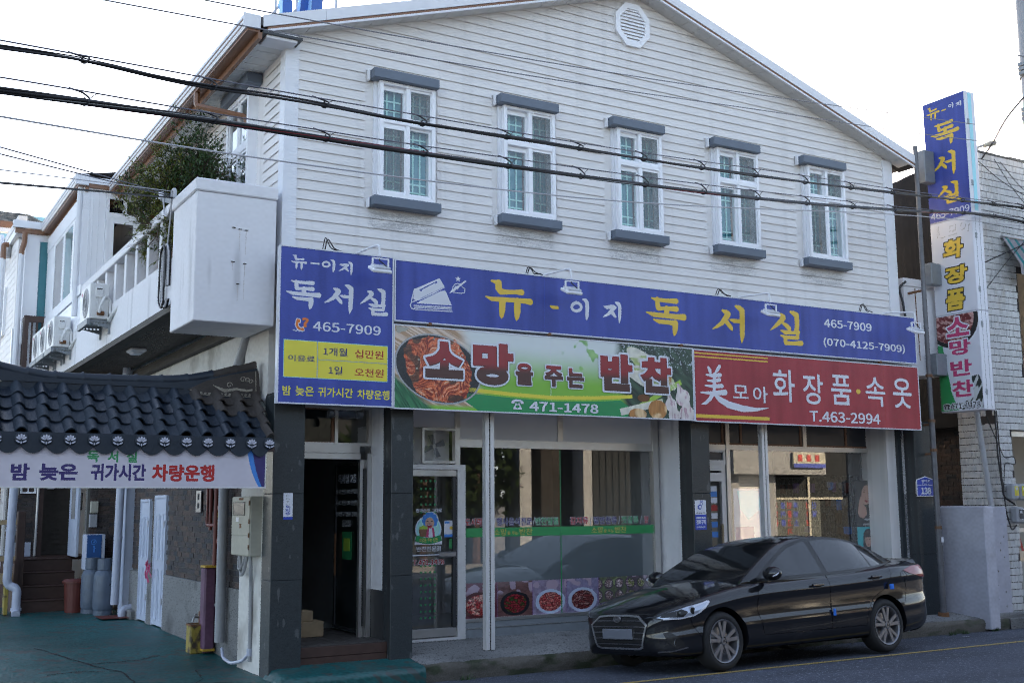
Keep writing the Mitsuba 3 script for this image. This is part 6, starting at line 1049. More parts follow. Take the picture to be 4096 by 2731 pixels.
ink(L, LineString([(4.07 + .012 * k, 3.672 + .010 * math.sin(k * 1.9)) for k in range(10)]).buffer(.004), 'sign_white', 2)
ink(L, rect(3.968, 5.190, 3.160, 3.570), 'ink_cyan'); ink(L, rect(3.973, 5.185, 3.166, 3.564), 'panel_yellow', 2)
ink(L, [rect(4.349, 4.355, 3.166, 3.564), rect(4.355, 5.185, 3.366, 3.371)], 'ink_skyblue', 3)
ink(L, [text('이용료', 4.02, 4.325, 3.335, 3.405, 3), text('1개월', 4.42, 4.70, 3.42, 3.51, 3), text('1일', 4.485, 4.645, 3.215, 3.305, 3)], 'ink_navy', 3)
ink(L, [text('십만원', 4.79, 5.135, 3.415, 3.51, 3), text('오천원', 4.79, 5.14, 3.21, 3.30, 3)], 'ink_red', 3)
ink(L, [text('밤', 3.965, 4.06, 2.965, 3.07, 4), text('늦은', 4.11, 4.32, 2.965, 3.07, 4), text('귀가시간', 4.365, 4.775, 2.965, 3.07, 4), text('차량운행', 4.825, 5.215, 2.96, 3.065, 4)], 'panel_yellow')

BL = sign_box('shop_sign', 'long blue sign with yellow brush lettering running under the upper windows', 5.268, 14.0, 3.866, 4.588, 'sign_blue')
ink(BL, [brush(c) for c in '뉴독서실-'], 'sign_yellow'); ink(BL, [brush('이'), brush('지')], 'sign_white')
ink(BL, text('465-7909', 12.065, 13.045, 4.300, 4.42, 4), 'sign_white'); ink(BL, text('(070-4125-7909)', 12.04, 13.745, 4.005, 4.15, 4), 'sign_white')
# book and writing hand
def uv2(k): return k
bk = lambda px, py: (5.4585 + (px - 1200) / 350 * .558, 4.392 - (py - 365) / 303 * .393 + (px - 1200) / 350 * .035)
cover = Polygon([bk(*q) for q in ((1240, 470), (1440, 365), (1482, 440), (1250, 575), (1228, 560))])
slot = Polygon([bk(*q) for q in ((1275, 478), (1415, 392), (1428, 405), (1290, 492))]).difference(Polygon([bk(*q) for q in ((1295, 478), (1405, 408), (1410, 415), (1300, 487))]))
pages = Polygon([bk(*q) for q in ((1255, 600), (1405, 485), (1490, 478), (1542, 612))])
lines = unary_union([LineString([bk(*q) for q in ((1480, 448), (1300, 555), (1215, 590), (1205, 620), (1215, 645), (1240, 655), (1545, 668))]).buffer(.0055)] + [LineString([bk(1235, y), bk(1538, y + 9)]).buffer(.0042) for y in (618, 628, 640)] + [LineString([bk(1214, 580), bk(1238, 470)]).buffer(.006), LineString([bk(1492, 470), bk(1255, 598)]).buffer(.001)])
star = Polygon([bk(1594 + (26 if k % 2 == 0 else 10.5) * math.sin(k * math.pi / 5), 366 - (30 if k % 2 == 0 else 12) * math.cos(k * math.pi / 5)) for k in range(10)])
hand = LineString([bk(*q) for q in ((1546, 470), (1552, 440), (1568, 415), (1590, 408), (1612, 412), (1632, 440), (1652, 455), (1650, 490), (1620, 498), (1590, 495), (1555, 490))]).buffer(.0045)
pen = unary_union([Polygon([bk(*q) for q in ((1522, 500), (1540, 470), (1655, 376), (1664, 386), (1555, 486))]), LineString([bk(*q) for q in ((1560, 460), (1575, 432), (1600, 440), (1590, 462))]).buffer(.004)])
ink(BL, unary_union([cover.difference(slot), pages.difference(LineString([bk(1215, 600), bk(1300, 566), bk(1490, 455)]).buffer(.004)), lines, star, hand, pen]), 'sign_white', n='pictogram')
part(BL, 'seam', cat([box(x - .003, x + .003, SY - .001, SY + .002, 3.88, 4.574) for x in (7.29, 9.43, 11.6)]), 'sign_blue2')

# printed board of the side-dish shop: everything on it is flat print
def board_c(p, n, uv):
    """the printed ground: pale sky fading (as printed) into leaf green, mat and leaves at the left, vegetables at the right"""
    x, z = p.x, p.z
    wob = 0.04 * (fbm(x * 2, z * 2, 1) - 0.5)
    t = smoothstep(3.72, 3.22, z + wob)
    g = mix([.60, .64, .62], [.20, .44, .045], t)
    leaf = smoothstep(.53, .60, fbm(x * 5.5, z * 5.5, 3, 3)) * smoothstep(.40, .22, dr.abs(x - 7.95 + .5 * (z - 3.5))) * smoothstep(3.12, 3.3, z)
    g = mix(g, mix([.10, .34, .05], [.30, .52, .14], noise(x * 14, z * 14, 2)), leaf * .85)
    mat_ = mix([.38, .24, .14], [.60, .48, .38], smoothstep(.3, .6, noise((x * .5 + z) * 70, x * 3, 1)))
    g = mix(g, mat_, smoothstep(6.42, 6.2, x + .3 * (z - 3.3)) * smoothstep(2.9, 2.95, z))
    stem = mix([.008, .05, .03], [.05, .22, .09], noise((x * 1.4 + z) * 42, (z - x) * 6, 2))
    g = mix(g, stem, smoothstep(3.28, 3.18, z + .75 * (x - 5.3)) )
    dark = mix([.010, .016, .016], [.05, .10, .06], noise((x * .8 + z) * 30, (x - z) * 5, 4))
    veg = smoothstep(8.36, 8.52, x + .12 * (z - 3.3) + .05 * (noise(z * 9, x * 3, 2) - .5))
    g = mix(g, dark, veg)
    frost = smoothstep(.72, .80, noise(x * 60, z * 60, 5)) * veg * smoothstep(3.45, 3.6, z)
    return mix(g, mi.Color3f(.5, .55, .6), frost * .7)
mat('board_print', board_c, 0.34)
GS = sign_box('shop_sign', 'green and white printed sign of the side-dish shop with a plate of kimchi', 5.262, 9.611, 2.866, 3.832, 'board_print')
def dish_c(p, n, uv):
    g = noise(p.x * 130, p.z * 130, 1); return mi.Color3f(.022, .024, .026) * (.6 + .9 * g)
mat('dish_print', dish_c, 0.34)
def kimchi_c(p, n, uv):
    x, z = p.x, p.z
    a = 3.0 * noise(x * 4, z * 4, 2)
    s = fbm(x * (10 + 3 * a) + z * 13, z * 26 - x * 11, 3, 3)
    c = mix([.20, .022, .012], [.60, .13, .045], smoothstep(.34, .60, s))
    c = mix(c, mi.Color3f(.62, .38, .24), smoothstep(.66, .76, s))
    dk = smoothstep(.66, .74, noise(x * 9, z * 9, 7))
    return mix(c, mi.Color3f(.035, .03, .02), dk * .8) * (.7 + .6 * noise(x * 80, z * 80, 2))
mat('kimchi_print', kimchi_c, 0.3)
fx0, fx1, fz0, fz1 = 5.276, 9.597, 2.88, 3.818
clip = rect(fx0, fx1, fz0, fz1)
dish = affinity.rotate(ell(5.835, 3.345, .57, .395, 48), -14); ink(GS, dish.intersection(clip), 'dish_print', 1, 'print'); ink(GS, dish.difference(affinity.scale(dish, .965, .955)).intersection(clip), 'ink_grey', 2, 'print')
r5 = np.random.default_rng(12)
def blob(pts, wob=.012, n=6):
    g = Polygon(pts).buffer(.05).buffer(-.05); L = g.exterior.length; q = []
    for k in range(int(L / .02)):
        p = g.exterior.interpolate(k * .02); q.append((p.x + r5.normal(0, wob * .5), p.y + r5.normal(0, wob * .5)))
    return Polygon(q).buffer(.006).buffer(-.006)
ink(GS, blob([(5.38, 3.55), (5.47, 3.66), (5.72, 3.72), (5.90, 3.70), (6.05, 3.70), (6.18, 3.52), (6.27, 3.33), (6.24, 3.16), (6.20, 3.02), (6.0, 2.96), (5.75, 2.975), (5.55, 3.06), (5.43, 3.3)]), 'kimchi_print', 2, 'print')
for k in range(7): ink(GS, ell(5.5 + .1 * k + r5.normal(0, .03), 3.42 + r5.normal(0, .10), .014, .010, 10), 'cream_box', 3, 'print')
ink(GS, blob([(5.285, 3.81), (5.45, 3.80), (5.42, 3.76), (5.30, 3.74)]), 'cream_box', 1, 'print')
mat('garlic_print', lambda p, n, uv: mix([.66, .60, .56], [.50, .33, .36], smoothstep(.55, .75, noise(p.x * 55, p.z * 12, 3))) * (.8 + .3 * noise(p.x * 16, p.z * 16, 1)), 0.35)
mat('onion_print', lambda p, n, uv: mix([.42, .19, .055], [.70, .50, .27], smoothstep(.5, .72, fbm(p.x * 7, p.z * 7, 2, 3))) * (.75 + .4 * noise(p.x * 60, p.z * 14, 1)), 0.35)
mat('radish_print', lambda p, n, uv: mix([.62, .60, .50], [.36, .44, .16], smoothstep(.55, .75, noise(p.x * 6, p.z * 30, 1))) * (.85 + .3 * noise(p.x * 25, p.z * 25, 2)), 0.35)
def garlic(cx, cz, r, a=0):
    g = unary_union([ell(cx, cz, r, r * .92, 28), Polygon([(cx - r * .55, cz + r * .6), (cx - r * .12, cz + r * 1.7), (cx + r * .12, cz + r * 1.72), (cx + r * .5, cz + r * .6)])]).buffer(.01).buffer(-.01)
    return affinity.rotate(g, a, origin=(cx, cz)).intersection(clip)
ink(GS, affinity.rotate(ell(8.92, 3.52, .46, .13, 30), -32).intersection(clip), 'radish_print', 1, 'print'); ink(GS, affinity.rotate(ell(8.80, 3.38, .42, .10, 30), -25).intersection(clip), 'radish_print', 2, 'print')
ink(GS, affinity.rotate(rect(8.50, 9.45, 3.12, 3.185), 27).intersection(clip), 'ink_lime', 1, 'print'); ink(GS, affinity.rotate(rect(8.40, 9.1, 2.97, 3.06), 13).intersection(clip), 'radish_print', 2, 'print')
ink(GS, garlic(9.42, 3.16, .12, 24), 'garlic_print', 3, 'print'); ink(GS, ell(8.78, 3.13, .10, .05, 14), 'rust', 2, 'print')
ink(GS, garlic(9.22, 3.06, .095, 10), 'garlic_print', 4, 'print'); ink(GS, ell(9.00, 2.99, .15, .125, 34).intersection(clip), 'onion_print', 5, 'print'); ink(GS, ell(8.68, 2.92, .14, .075, 30).intersection(clip), 'onion_print', 5, 'print')
ink(GS, garlic(9.27, 2.925, .095, -8), 'garlic_print', 6, 'print'); ink(GS, garlic(9.48, 2.95, .125, -5), 'garlic_print', 6, 'print')
rt = [LineString([(9.20 + .03 * r5.normal(), 3.42 + .04 * r5.normal()) for _ in range(5)]).buffer(.004) for _ in range(7)]; ink(GS, unary_union(rt), 'onion_print', 4, 'print')
ys1 = [(6.20, 3.15), (6.8, 3.115), (7.38, 3.10), (8.0, 3.12), (8.52, 3.165)]
def curve_z(x, d=0): return float(np.interp(x, [6.2, 6.8, 7.38, 8.0, 8.6], [3.150, 3.118, 3.10, 3.122, 3.165])) + d
cx_ = np.linspace(6.20, 8.60, 40)
ink(GS, Polygon([(x, curve_z(x)) for x in cx_] + [(x, curve_z(x, -.046)) for x in cx_[::-1]]), 'panel_yellow', 1, 'print')
ink(GS, Polygon([(x, curve_z(x, -.066)) for x in cx_[:-3]] + [(8.56, 3.0), (8.52, 2.88), (6.36, 2.88), (6.16, 3.0)]), 'print_green', 1, 'print')
def redback(p, n, uv):
    # the letters are printed from red (top) to dark brown (foot)
    return mix([.075, .028, .022], [.26, .022, .026], smoothstep(3.34, 3.46, p.z))
mat('letter_print', redback, 0.32)
for s, a, b, c, d, w, o in (('소', 5.655, 6.145, 3.245, 3.67, 13, .028), ('망', 6.28, 6.83, 3.195, 3.695, 12, .028), ('을', 6.865, 7.105, 3.215, 3.475, 9, .018), ('주', 7.275, 7.535, 3.215, 3.47, 9, .018), ('는', 7.60, 7.85, 3.215, 3.455, 9, .018), ('반', 8.105, 8.60, 3.205, 3.675, 13, .028), ('찬', 8.725, 9.225, 3.205, 3.67, 12, .028)):
    g = text(s, a, b, c, d, w); ink(GS, g.buffer(o, join_style=1).simplify(.002), 'sign_white', 8, 'lettering_outline'); ink(GS, affinity.translate(g, .006, -.006), 'ink_black', 9); ink(GS, g, 'letter_print', 10)
ink(GS, telephone(6.80, 6.975, 2.915, 3.035), 'sign_white', 8); ink(GS, text('471-1478', 7.055, 8.065, 2.905, 3.02, 6), 'sign_white', 8)

RS = sign_box('shop_sign', 'red sign of the cosmetics shop with white lettering and yellow stripes', 9.617, 14.01, 2.856, 3.824, 'sign_red')
ink(RS, [rect(9.632, 10.945, 3.765, 3.782), rect(9.632, 10.945, 3.718, 3.735), rect(9.632, 10.935, 2.910, 2.956)], 'sign_yellow')
ink(RS, brush('美'), 'sign_white')
for s, a, b, c, d, w in (('모', 10.29, 10.565, 3.195, 3.375, 2), ('아', 10.65, 10.92, 3.145, 3.375, 2), ('화', 11.02, 11.435, 3.18, 3.63, 2), ('장', 11.59, 11.985, 3.165, 3.60, 2), ('품', 12.145, 12.55, 3.18, 3.615, 2), ('속', 12.85, 13.26, 3.185, 3.62, 2), ('옷', 13.43, 13.835, 3.18, 3.63, 2)): ink(RS, text(s, a, b, c, d, w), 'sign_white')
ink(RS, ell(12.697, 3.39, .046, .036), 'sign_yellow'); ink(RS, text('T.463-2994', 11.70, 13.125, 2.922, 3.075, 4), 'sign_white')
part(RS, 'seam', cat([box(x - .003, x + .003, SY - .001, SY + .002, 2.87, 3.81) for x in (11.95, 13.25)]), 'ink_red'); part(GS, 'seam', cat([box(x - .002, x + .002, SY - .0008, SY + .002, 2.88, 3.818) for x in (7.37,)]), 'sign_white')
# dark iron frame carrying the signs, seen in the gaps
solo('sign_support', cat([box(5.28, 14.0, 11.70, 11.74, 3.838, 3.86), box(3.95, 14.0, 11.72, 11.76, 2.92, 2.96), box(3.95, 14.0, 11.72, 11.76, 4.5, 4.54)] + [box(x - .02, x + .02, 11.70, 11.86, z - .02, z + .02) for x in (4.2, 5.1, 7, 9, 11, 13, 13.8) for z in (2.98, 3.83, 4.48)]), 'bracket_grey', 'grey iron rails holding the shop signs off the wall', 'bracket')
solo('sign_clamp', cat([cbox(x - .02, x + .02, 11.585, 11.64, z, z + .035, .004) for x, z in ((5.72, 3.845), (7.36, 3.842), (9.42, 3.838), (13.2, 3.836))]), 'rust', 'rusty clamps between the upper and lower shop signs', 'clamp')

# floodlights on goose-neck arms
def sign_lamp(x0, xb, zt, label):
    l = thing('sign_lamp', label, 'lamp', 'floodlights above the signs')
    y1 = 11.28; hx, hz = xb + .02, zt - .20
    part(l, 'arm', tube(bend([(x0, SY + .03, 4.60), (x0 + .02, SY - .03, 4.605), (xb, y1, zt - .02), (xb + .012, y1, zt - .15)], .045, 6), .0125, 8), 'white_vinyl')
    part(l, 'yoke', cat([box(hx - .10, hx - .088, y1 - .012, y1 + .012, hz - .085, hz + .02), box(hx + .088, hx + .10, y1 - .012, y1 + .012, hz - .085, hz + .02), box(hx - .10, hx + .10, y1 - .012, y1 + .012, hz + .012, hz + .024)]), 'white_vinyl')
    h = cbox(-.115, .115, -.085, .085, -.022, .014, .008); a = .45; v = h.vertices.copy()
    rot = np.array([[1, 0, 0], [0, math.cos(a), -math.sin(a)], [0, math.sin(a), math.cos(a)]])
    def put(m): return M(m.vertices @ rot.T + [hx, y1 + .01, hz - .10], m.faces)
    part(l, 'head', put(h), 'white_vinyl'); part(l, 'fins', put(cat([box(-.09 + .018 * k, -.084 + .018 * k, -.07, .07, .014, .04) for k in range(11)])), 'white_trim'); part(l, 'glass', put(box(-.1, .1, -.07, .07, -.025, -.022)), 'dark_panel')
    part(l, 'wire', tube(bend([(xb + .01, y1, hz + .02), (hx - .03, y1 - .03, hz - .01), (hx + .02, y1 - .03, hz - .04), (hx + .085, y1, hz - .07)], .03), .006, 6), 'cable_mat')
sign_lamp(4.787, 4.93, 4.675, 'white floodlight over the tall blue sign at the corner'); sign_lamp(7.30, 7.47, 4.66, 'white floodlight over the yellow lettering near the left end of the long sign'); sign_lamp(10.48, 10.72, 4.645, 'white floodlight over the middle right of the long blue sign'); sign_lamp(13.33, 13.62, 4.615, 'white floodlight at the right end of the long blue sign')
for k, (x, w) in enumerate(((4.45, .16), (7.10, .10), (10.15, .10), (12.93, .14))):
    r6 = np.random.default_rng(30 + k); pts = [(x, 11.70, 4.58), (x + .02, 11.66, 4.60 + w), (x + .07, 11.64, 4.59 + .5 * w), (x + .10, 11.66, 4.61 + w * .2), (x + .2, 11.64, 4.605)]
    solo('loose_wire', cat([tube(bend(pts, .05), .007, 6), tube(bend([np.array(p) + [-.02, .01, .02 * r6.normal()] for p in pts[::1]], .04), .006, 6)]), 'cable_mat', ('loose black wire curling on top of the tall corner sign', 'loose black wire beside the first floodlight of the long sign', 'loose black wire above the long sign, right of its middle', 'knotted black wire on the right end of the long sign')[k], 'wire', 'loose wires on the signs')

# ------------------------------------------------------------------ right of the building
part(B, 'side_beam', cat([cbox(14.28, 15.0, 12.0, 12.5, 3.76, 5.18, .008), cbox(14.265, 15.0, 11.985, 12.5, 5.182, 5.31, .008)]), 'plaster', 'white plastered wall end beside the sign pole')
part(B, 'rust_stain', xz(Polygon([(14.52, 5.16), (14.545, 5.16), (14.548, 4.8), (14.565, 4.35), (14.57, 4.0), (14.555, 4.0), (14.545, 4.4), (14.53, 4.8)]), 11.997, 11.999), 'rust', 'rust streak')
part(B, 'side_beam', box(14.05, 14.5, 12.1, 24, -.2, 3.76), 'granite')
part(B, 'cable_duct', tube(bend([(14.20, 11.93, 4.62), (14.19, 11.96, 4.9), (14.22, 12.05, 5.15), (14.3, 11.97, 5.25)], .05), .02, 6), 'cable_mat')
SPX, SPY = 14.38, 11.70
pole = thing('sign_pole', 'grey steel pipe pole carrying the tall projecting sign', 'pole')
mat('pole_zinc', mottle((.125, .125, .135), .3, 12, 50), .45, .3)
part(pole, 'shaft', tube([(SPX, SPY, z) for z in (.05, 1.38, 1.381, 3.0, 3.001, 7.40)], [.05, .05, .042, .042, .036, .036], 14), 'pole_zinc'); part(pole, 'base', cat([lathe([(0.0, .14), (.075, .14), (.085, .06), (.085, .04)], 14, (SPX, SPY, 0))]), 'rust')
parts(pole, 'clamp', [lathe([(.040, z), (.053, z), (.053, z + .04), (.040, z + .04)], 14, (SPX, SPY, 0)) for z in (1.38, 2.55, 3.0, 3.7)], 'rust')
parts(pole, 'bracket', [box(SPX - .02, SPX + .02, SPY, 12.1, z, z + .03) for z in (2.5, 2.95, 5.05)], 'rust')
part(pole, 'tag', box(SPX - .02, SPX + .03, SPY - .062, SPY - .058, 1.18, 1.26), 'sign_white')
PS = thing('pole_sign', 'tall three-panel projecting sign on a pole, blue panel above white ones', 'sign')
px0, px1, yn, yf = 14.90, 15.15, 11.135, 11.93
part(PS, 'case', cat([cbox(px0 + .004, px1, yn, yf, 3.175, 4.71, .006), cbox(px0 + .004, px1, yn, yf, 4.716, 6.22, .006), cbox(px0 + .004, px1, yn, yf, 6.226, 8.245, .006)]), 'sign_white')
part(PS, 'edge_stripe', box(px0 + .09, px0 + .17, yn - .004, yn - .001, 6.3, 8.22), 'ink_cyan')
part(PS, 'edge_groove', cat([box(px0 + .075, px0 + .08, yn - .003, yn, 3.2, 6.2), box(px0 + .17, px0 + .175, yn - .003, yn, 3.2, 6.2)]), 'bracket_grey')
parts(PS, 'clip', [box(px0 + .05, px0 + .09, yn - .01, yn, z, z + .09) for z in (3.4, 4.45, 5.0, 5.85, 6.7, 7.7)], 'bracket_grey')
for q in (cbox(14.66, 14.90, 11.76, 11.9, 6.88, 7.41, .01), cbox(14.66, 14.90, 11.76, 11.9, 5.2, 5.55, .01), cbox(14.66, 14.90, 11.76, 11.9, 3.75, 4.1, .01)): part(PS, 'bracket_box', q, 'bracket_grey')
def face(z0, z1, m): part(PS, 'panel', box(px0, px0 + .004, yn + .008, yf - .008, z0, z1), m)
face(6.24, 8.235, 'sign_blue'); face(4.73, 6.21, 'sign_white'); face(3.19, 4.70, 'sign_white')
def pk(g, m, d=1, n='lettering'):
    for q in (g if isinstance(g, list) else [g]): part(PS, n, yz(q, px0 - .0012 * d - .0006, px0 - .0012 * d + .0006), m)
def bu(ch, ya, yb, z0, z1): return brush(ch, (-ya, -yb, z0, z1))
def tu(s, ya, yb, z0, z1, b=2): return text(s, -ya, -yb, z0, z1, b)
pk([bu('뉴', 11.862, 11.605, 7.93, 8.165), rect(-11.568, -11.481, 8.03, 8.05), bu('독', 11.802, 11.253, 7.45, 7.85), bu('서', 11.814, 11.357, 6.946, 7.353), bu('실', 11.772, 11.294, 6.49, 6.842)], 'sign_yellow')
pk([bu('이', 11.432, 11.335, 8.02, 8.115), bu('지', 11.294, 11.185, 8.01, 8.10), tu('465-7909', 11.897, 11.166, 6.29, 6.40)], 'sign_white')
g = unary_union([bu('美', 11.821, 11.650, 5.965, 6.175), tu('모', 11.60, 11.43, 5.98, 6.155, 6), tu('아', 11.38, 11.181, 5.985, 6.17, 6)]); pk(affinity.translate(g, .008, -.010), 'ink_grey', 1); pk(g, 'sign_white', 2)
for s, a, b, c, d in (('화', 11.70, 11.33, 5.60, 5.905), ('장', 11.705, 11.285, 5.195, 5.47), ('품', 11.71, 11.36, 4.775, 5.10)):
    g = tu(s, a, b, c, d, 9); g = affinity.skew(g, 6, 0); pk(g.buffer(.018), 'ink_black', 1, 'lettering_outline'); pk(g, 'sign_yellow', 2)
clip2 = rect(-11.92, -11.145, 3.195, 4.695)
pk(Polygon([(-11.922, 4.25), (-11.83, 4.23), (-11.78, 3.9), (-11.70, 3.45), (-11.60, 3.195), (-11.922, 3.195)]).intersection(clip2), 'ink_lightgreen', 1, 'print')
pk(ell(-11.62, 4.62, .48, .44, 36).intersection(clip2), 'hair_dark', 1, 'print')
def kim2(p, n, uv):
    a = fbm(p.y * 12 + p.z * 9, p.z * 24 - p.y * 12, 3, 3); return mix([.13, .02, .02], [.46, .26, .24], smoothstep(.42, .64, a)) * (.7 + .6 * noise(p.y * 70, p.z * 70, 2))
mat('kimchi_print_small', kim2, .35); pk(ell(-11.64, 4.64, .42, .39, 36).intersection(clip2), 'kimchi_print_small', 2, 'print')
mat('leek_print', lambda p, n, uv: mix([.02, .03, .025], [.50, .52, .52], smoothstep(.42, .6, noise((p.y + .6 * p.z) * 34, (p.z - p.y) * 5, 3))), .35)
pk(Polygon([(-11.33, 3.70), (-11.20, 3.72), (-11.15, 3.6), (-11.15, 3.20), (-11.62, 3.20), (-11.55, 3.30), (-11.30, 3.38)]), 'leek_print', 1, 'print')
for s, a, b, c, d in (('소', 11.735, 11.32, 4.35, 4.655), ('망', 11.70, 11.305, 4.055, 4.29), ('반', 11.705, 11.31, 3.725, 3.975), ('찬', 11.70, 11.31, 3.40, 3.655)):
    g = tu(s, a, b, c, d, 7); pk(g.buffer(.022), 'sign_white', 3, 'lettering_outline'); pk(g, 'ink_pink', 4)
g = tu('☎471-1478', 11.875, 11.195, 3.215, 3.305, 3) if '☎' in GLYPHS else unary_union([telephone(-11.875, -11.76, 3.22, 3.30), tu('471-1478', 11.745, 11.195, 3.215, 3.305, 3)])
pk(g.buffer(.012), 'sign_white', 5, 'lettering_outline'); pk(g, 'ink_black', 6)

plate = thing('address_plate', 'blue house number plate reading 138 on the right granite pillar', 'sign')
hp = Polygon([(14.07, 1.868), (14.48, 1.868), (14.48, 2.125), (14.275, 2.175), (14.07, 2.125)])
part(plate, 'border', xz(hp, 11.80, 11.806), 'sign_white'); part(plate, 'field', xz(unary_union([hp.buffer(-.014).intersection(rect(14, 14.6, 2.045, 2.3)), hp.buffer(-.014).intersection(rect(14, 14.6, 1.8, 2.037))]), 11.797, 11.80), 'sign_blue2')
part(plate, 'lettering', xz(unary_union([text('138', 14.165, 14.385, 1.90, 2.005, 9), text('팔마로', 14.18, 14.37, 2.085, 2.125, 3), text('Palma-ro', 14.20, 14.35, 2.052, 2.07, 2), text('13', 14.33, 14.37, 1.885, 1.894, 1)]), 11.794, 11.7965), 'sign_white'); part(plate, 'backing', box(14.1, 14.45, 11.806, 11.85, 1.9, 2.1), 'steel')

# alley: leaning gate, lilac walls, brick
gt = thing('metal_gate', 'pale grey metal gate leaf leaning in the alley behind the sign pole', 'gate')
part(gt, 'frame', xz(unary_union([frame2d(14.86, 15.34, .12, 1.66, .045), rect(14.88, 15.32, .42, .46), rect(14.88, 15.32, 1.02, 1.06)]), 12.16, 12.19), 'gate_grey'); part(gt, 'sheet', box(14.9, 15.3, 12.175, 12.18, .16, 1.62), 'gate_grey')
solo('alley_wall', cat([box(15.34, 15.68, 12.15, 12.4, -.1, 1.72)]), 'lilac_wall', 'low lilac wall at the back of the alley', 'wall')
wl = thing('gate_pier', 'lilac painted concrete pier and wall in front of the tiled building', 'wall')
part(wl, 'pier', cbox(14.80, 15.03, 11.2, 12.1, -.1, 1.715, .012), 'lilac_wall'); part(wl, 'wall', cbox(15.03, 15.63, 11.42, 11.49, -.1, 1.70, .008), 'lilac_wall'); rk = np.random.default_rng(6)
mat('bare_render', (.16, .15, .145), .9)
for k in range(14): part(wl, 'chip', xz(affinity.translate(Polygon([(.011 * math.cos(t) * rk.uniform(.5, 1.6), .014 * math.sin(t) * rk.uniform(.5, 1.6)) for t in np.arange(7) * .9]).convex_hull, 15.08 + .5 * rk.random(), .2 + .105 * k), 11.4165, 11.4195), 'bare_render')
part(wl, 'plinth', cbox(15.05, 15.9, 11.30, 11.47, -.1, .10, .02), 'concrete')
solo('alley_brickwork', cat([box(15.9, 15.95, 12.0, 16, -.1, 3.4)] + [box(15.885, 15.9, y + (.105 if j % 2 else 0), y + .2 + (.105 if j % 2 else 0), 1.7 + .07 * j, 1.76 + .07 * j) for j in range(22) for y in np.arange(12.26, 14.2, .21)]), 'brick_dark', 'dark brick wall down the alley beside the tiled building', 'wall')
TB = thing('tiled_building', 'white tiled building at the right edge', 'building')
TX, TY, TZ = 15.65, 11.50, 7.45
part(TB, 'wall', cat([box(TX + .012, TX + .3, TY + .012, 12.22, -.1, TZ), box(TX + .012, 16.02, TY + .012, 11.8, -.1, TZ), box(TX + .012, 22, TY + .012, 11.8, 3.0, 3.3), box(16.4, 22, TY + .012, 11.8, 5.6, TZ), box(TX, 16.45, TY + .012, 11.8, 3.0, TZ), box(TX + .05, 16.4, 11.8, 11.9, 3.0, TZ)]), 'tile_joint')
tl = []; rt = np.random.default_rng(4)
op = [(16.42, 30, 3.32, 5.62), (16.02, 30, -1, 2.91)]
for j in range(69):
    z = .0 + .108 * j; x = TX + (.0 if j % 2 else -.03)
    while x < 19.0:
        w = rt.choice([.062, .098, .098]); a, b = max(x, TX), min(x + w, 19); x += w + .008
        if b - a < .02 or any(o[0] < (a + b) / 2 < o[1] and o[2] < z + .05 < o[3] for o in op): continue
        tl.append(box(a, b, TY + rt.uniform(-.001, .002), TY + .02, z + .004, z + .1))
    y = TY + .004
    if z < 3.25:
        while y < 12.22:
            w = rt.choice([.062, .1, .1]); tl.append(box(TX + rt.uniform(-.001, .002), TX + .02, y, min(y + w, 12.22), z + .004, z + .1)); y += w + .008
part(TB, 'wall_tiles', cat(tl), 'white_tile', kind='stuff')
part(TB, 'roof', box(15.72, 22, 11.75, 17, 7.2, 7.32), 'concrete'); part(TB, 'rear_wall', cat([box(15.72, 22, 16.9, 17, 0, 7.2), box(21.9, 22, 11.8, 17, 0, 7.2), box(16, 22, 11.8, 17, 3.0, 3.2)]), 'old_plaster')
part(TB, 'tarred_side', cat([M(np.vstack([[[15.70, y, 3.0], [15.70 + .02 * math.sin(y * 9), y, 7.42 + .03 * math.sin(y * 7)]] for y in np.arange(12.225, 15.0, .1)]), [q for i in range(27) for q in ([2 * i, 2 * i + 1, 2 * i + 3], [2 * i, 2 * i + 3, 2 * i + 2])]), box(15.71, 15.9, 12.22, 15, 3, 7.4)]), 'felt_black', 'side wall covered in black tarred felt')
parts(TB, 'parapet_edge', [cbox(x, x + .4, TY - .01, TY + .2, TZ - .01, TZ + .03 + .02 * rt.random(), .01) for x in np.arange(TX, 19, .41)], 'concrete')
sw = part(TB, 'shop_window', cat([box(16.03, 16.07, 11.6, 11.7, .1, 2.9), box(16.03, 19, 11.6, 11.7, 2.82, 2.9), box(16.03, 19, 11.6, 11.7, 1.30, 1.36)]), 'alu'); part(sw, 'pane', box(16.05, 19, 11.64, 11.645, .1, 2.9), 'pane_glass'); part(TB, 'inner_wall', cat([box(16.0, 19, 12.6, 12.7, 0, 3), box(16.4, 19, 13.4, 13.5, 3.3, 5.6)]), 'grey_interior')
part(sw, 'lettering', xz(unary_union([text('A', 16.09, 16.3, 1.0, 1.22, 8)]), 11.63, 11.633), 'ink_red')
aw = thing('awning', 'green and grey striped awning on the tiled building', 'awning')
for k in range(24):
    x0 = 16.06 + .075 * k; m = 'awning_green' if k % 3 == 1 else 'awning_grey'
    part(aw, 'stripe', M([[x0, 11.46, 6.07], [x0 + .074, 11.46, 6.07], [x0 + .074, 11.16, 5.56], [x0, 11.16, 5.56], [x0, 11.155, 5.40 - .03 * (k % 2)], [x0 + .074, 11.155, 5.40 - .03 * ((k + 1) % 2)]], [[0, 2, 1], [0, 3, 2], [3, 5, 2], [3, 4, 5]]), m)
part(aw, 'bar', tube([(16.05, 11.46, 6.08), (17.9, 11.46, 6.08)], .02, 8), 'steel')
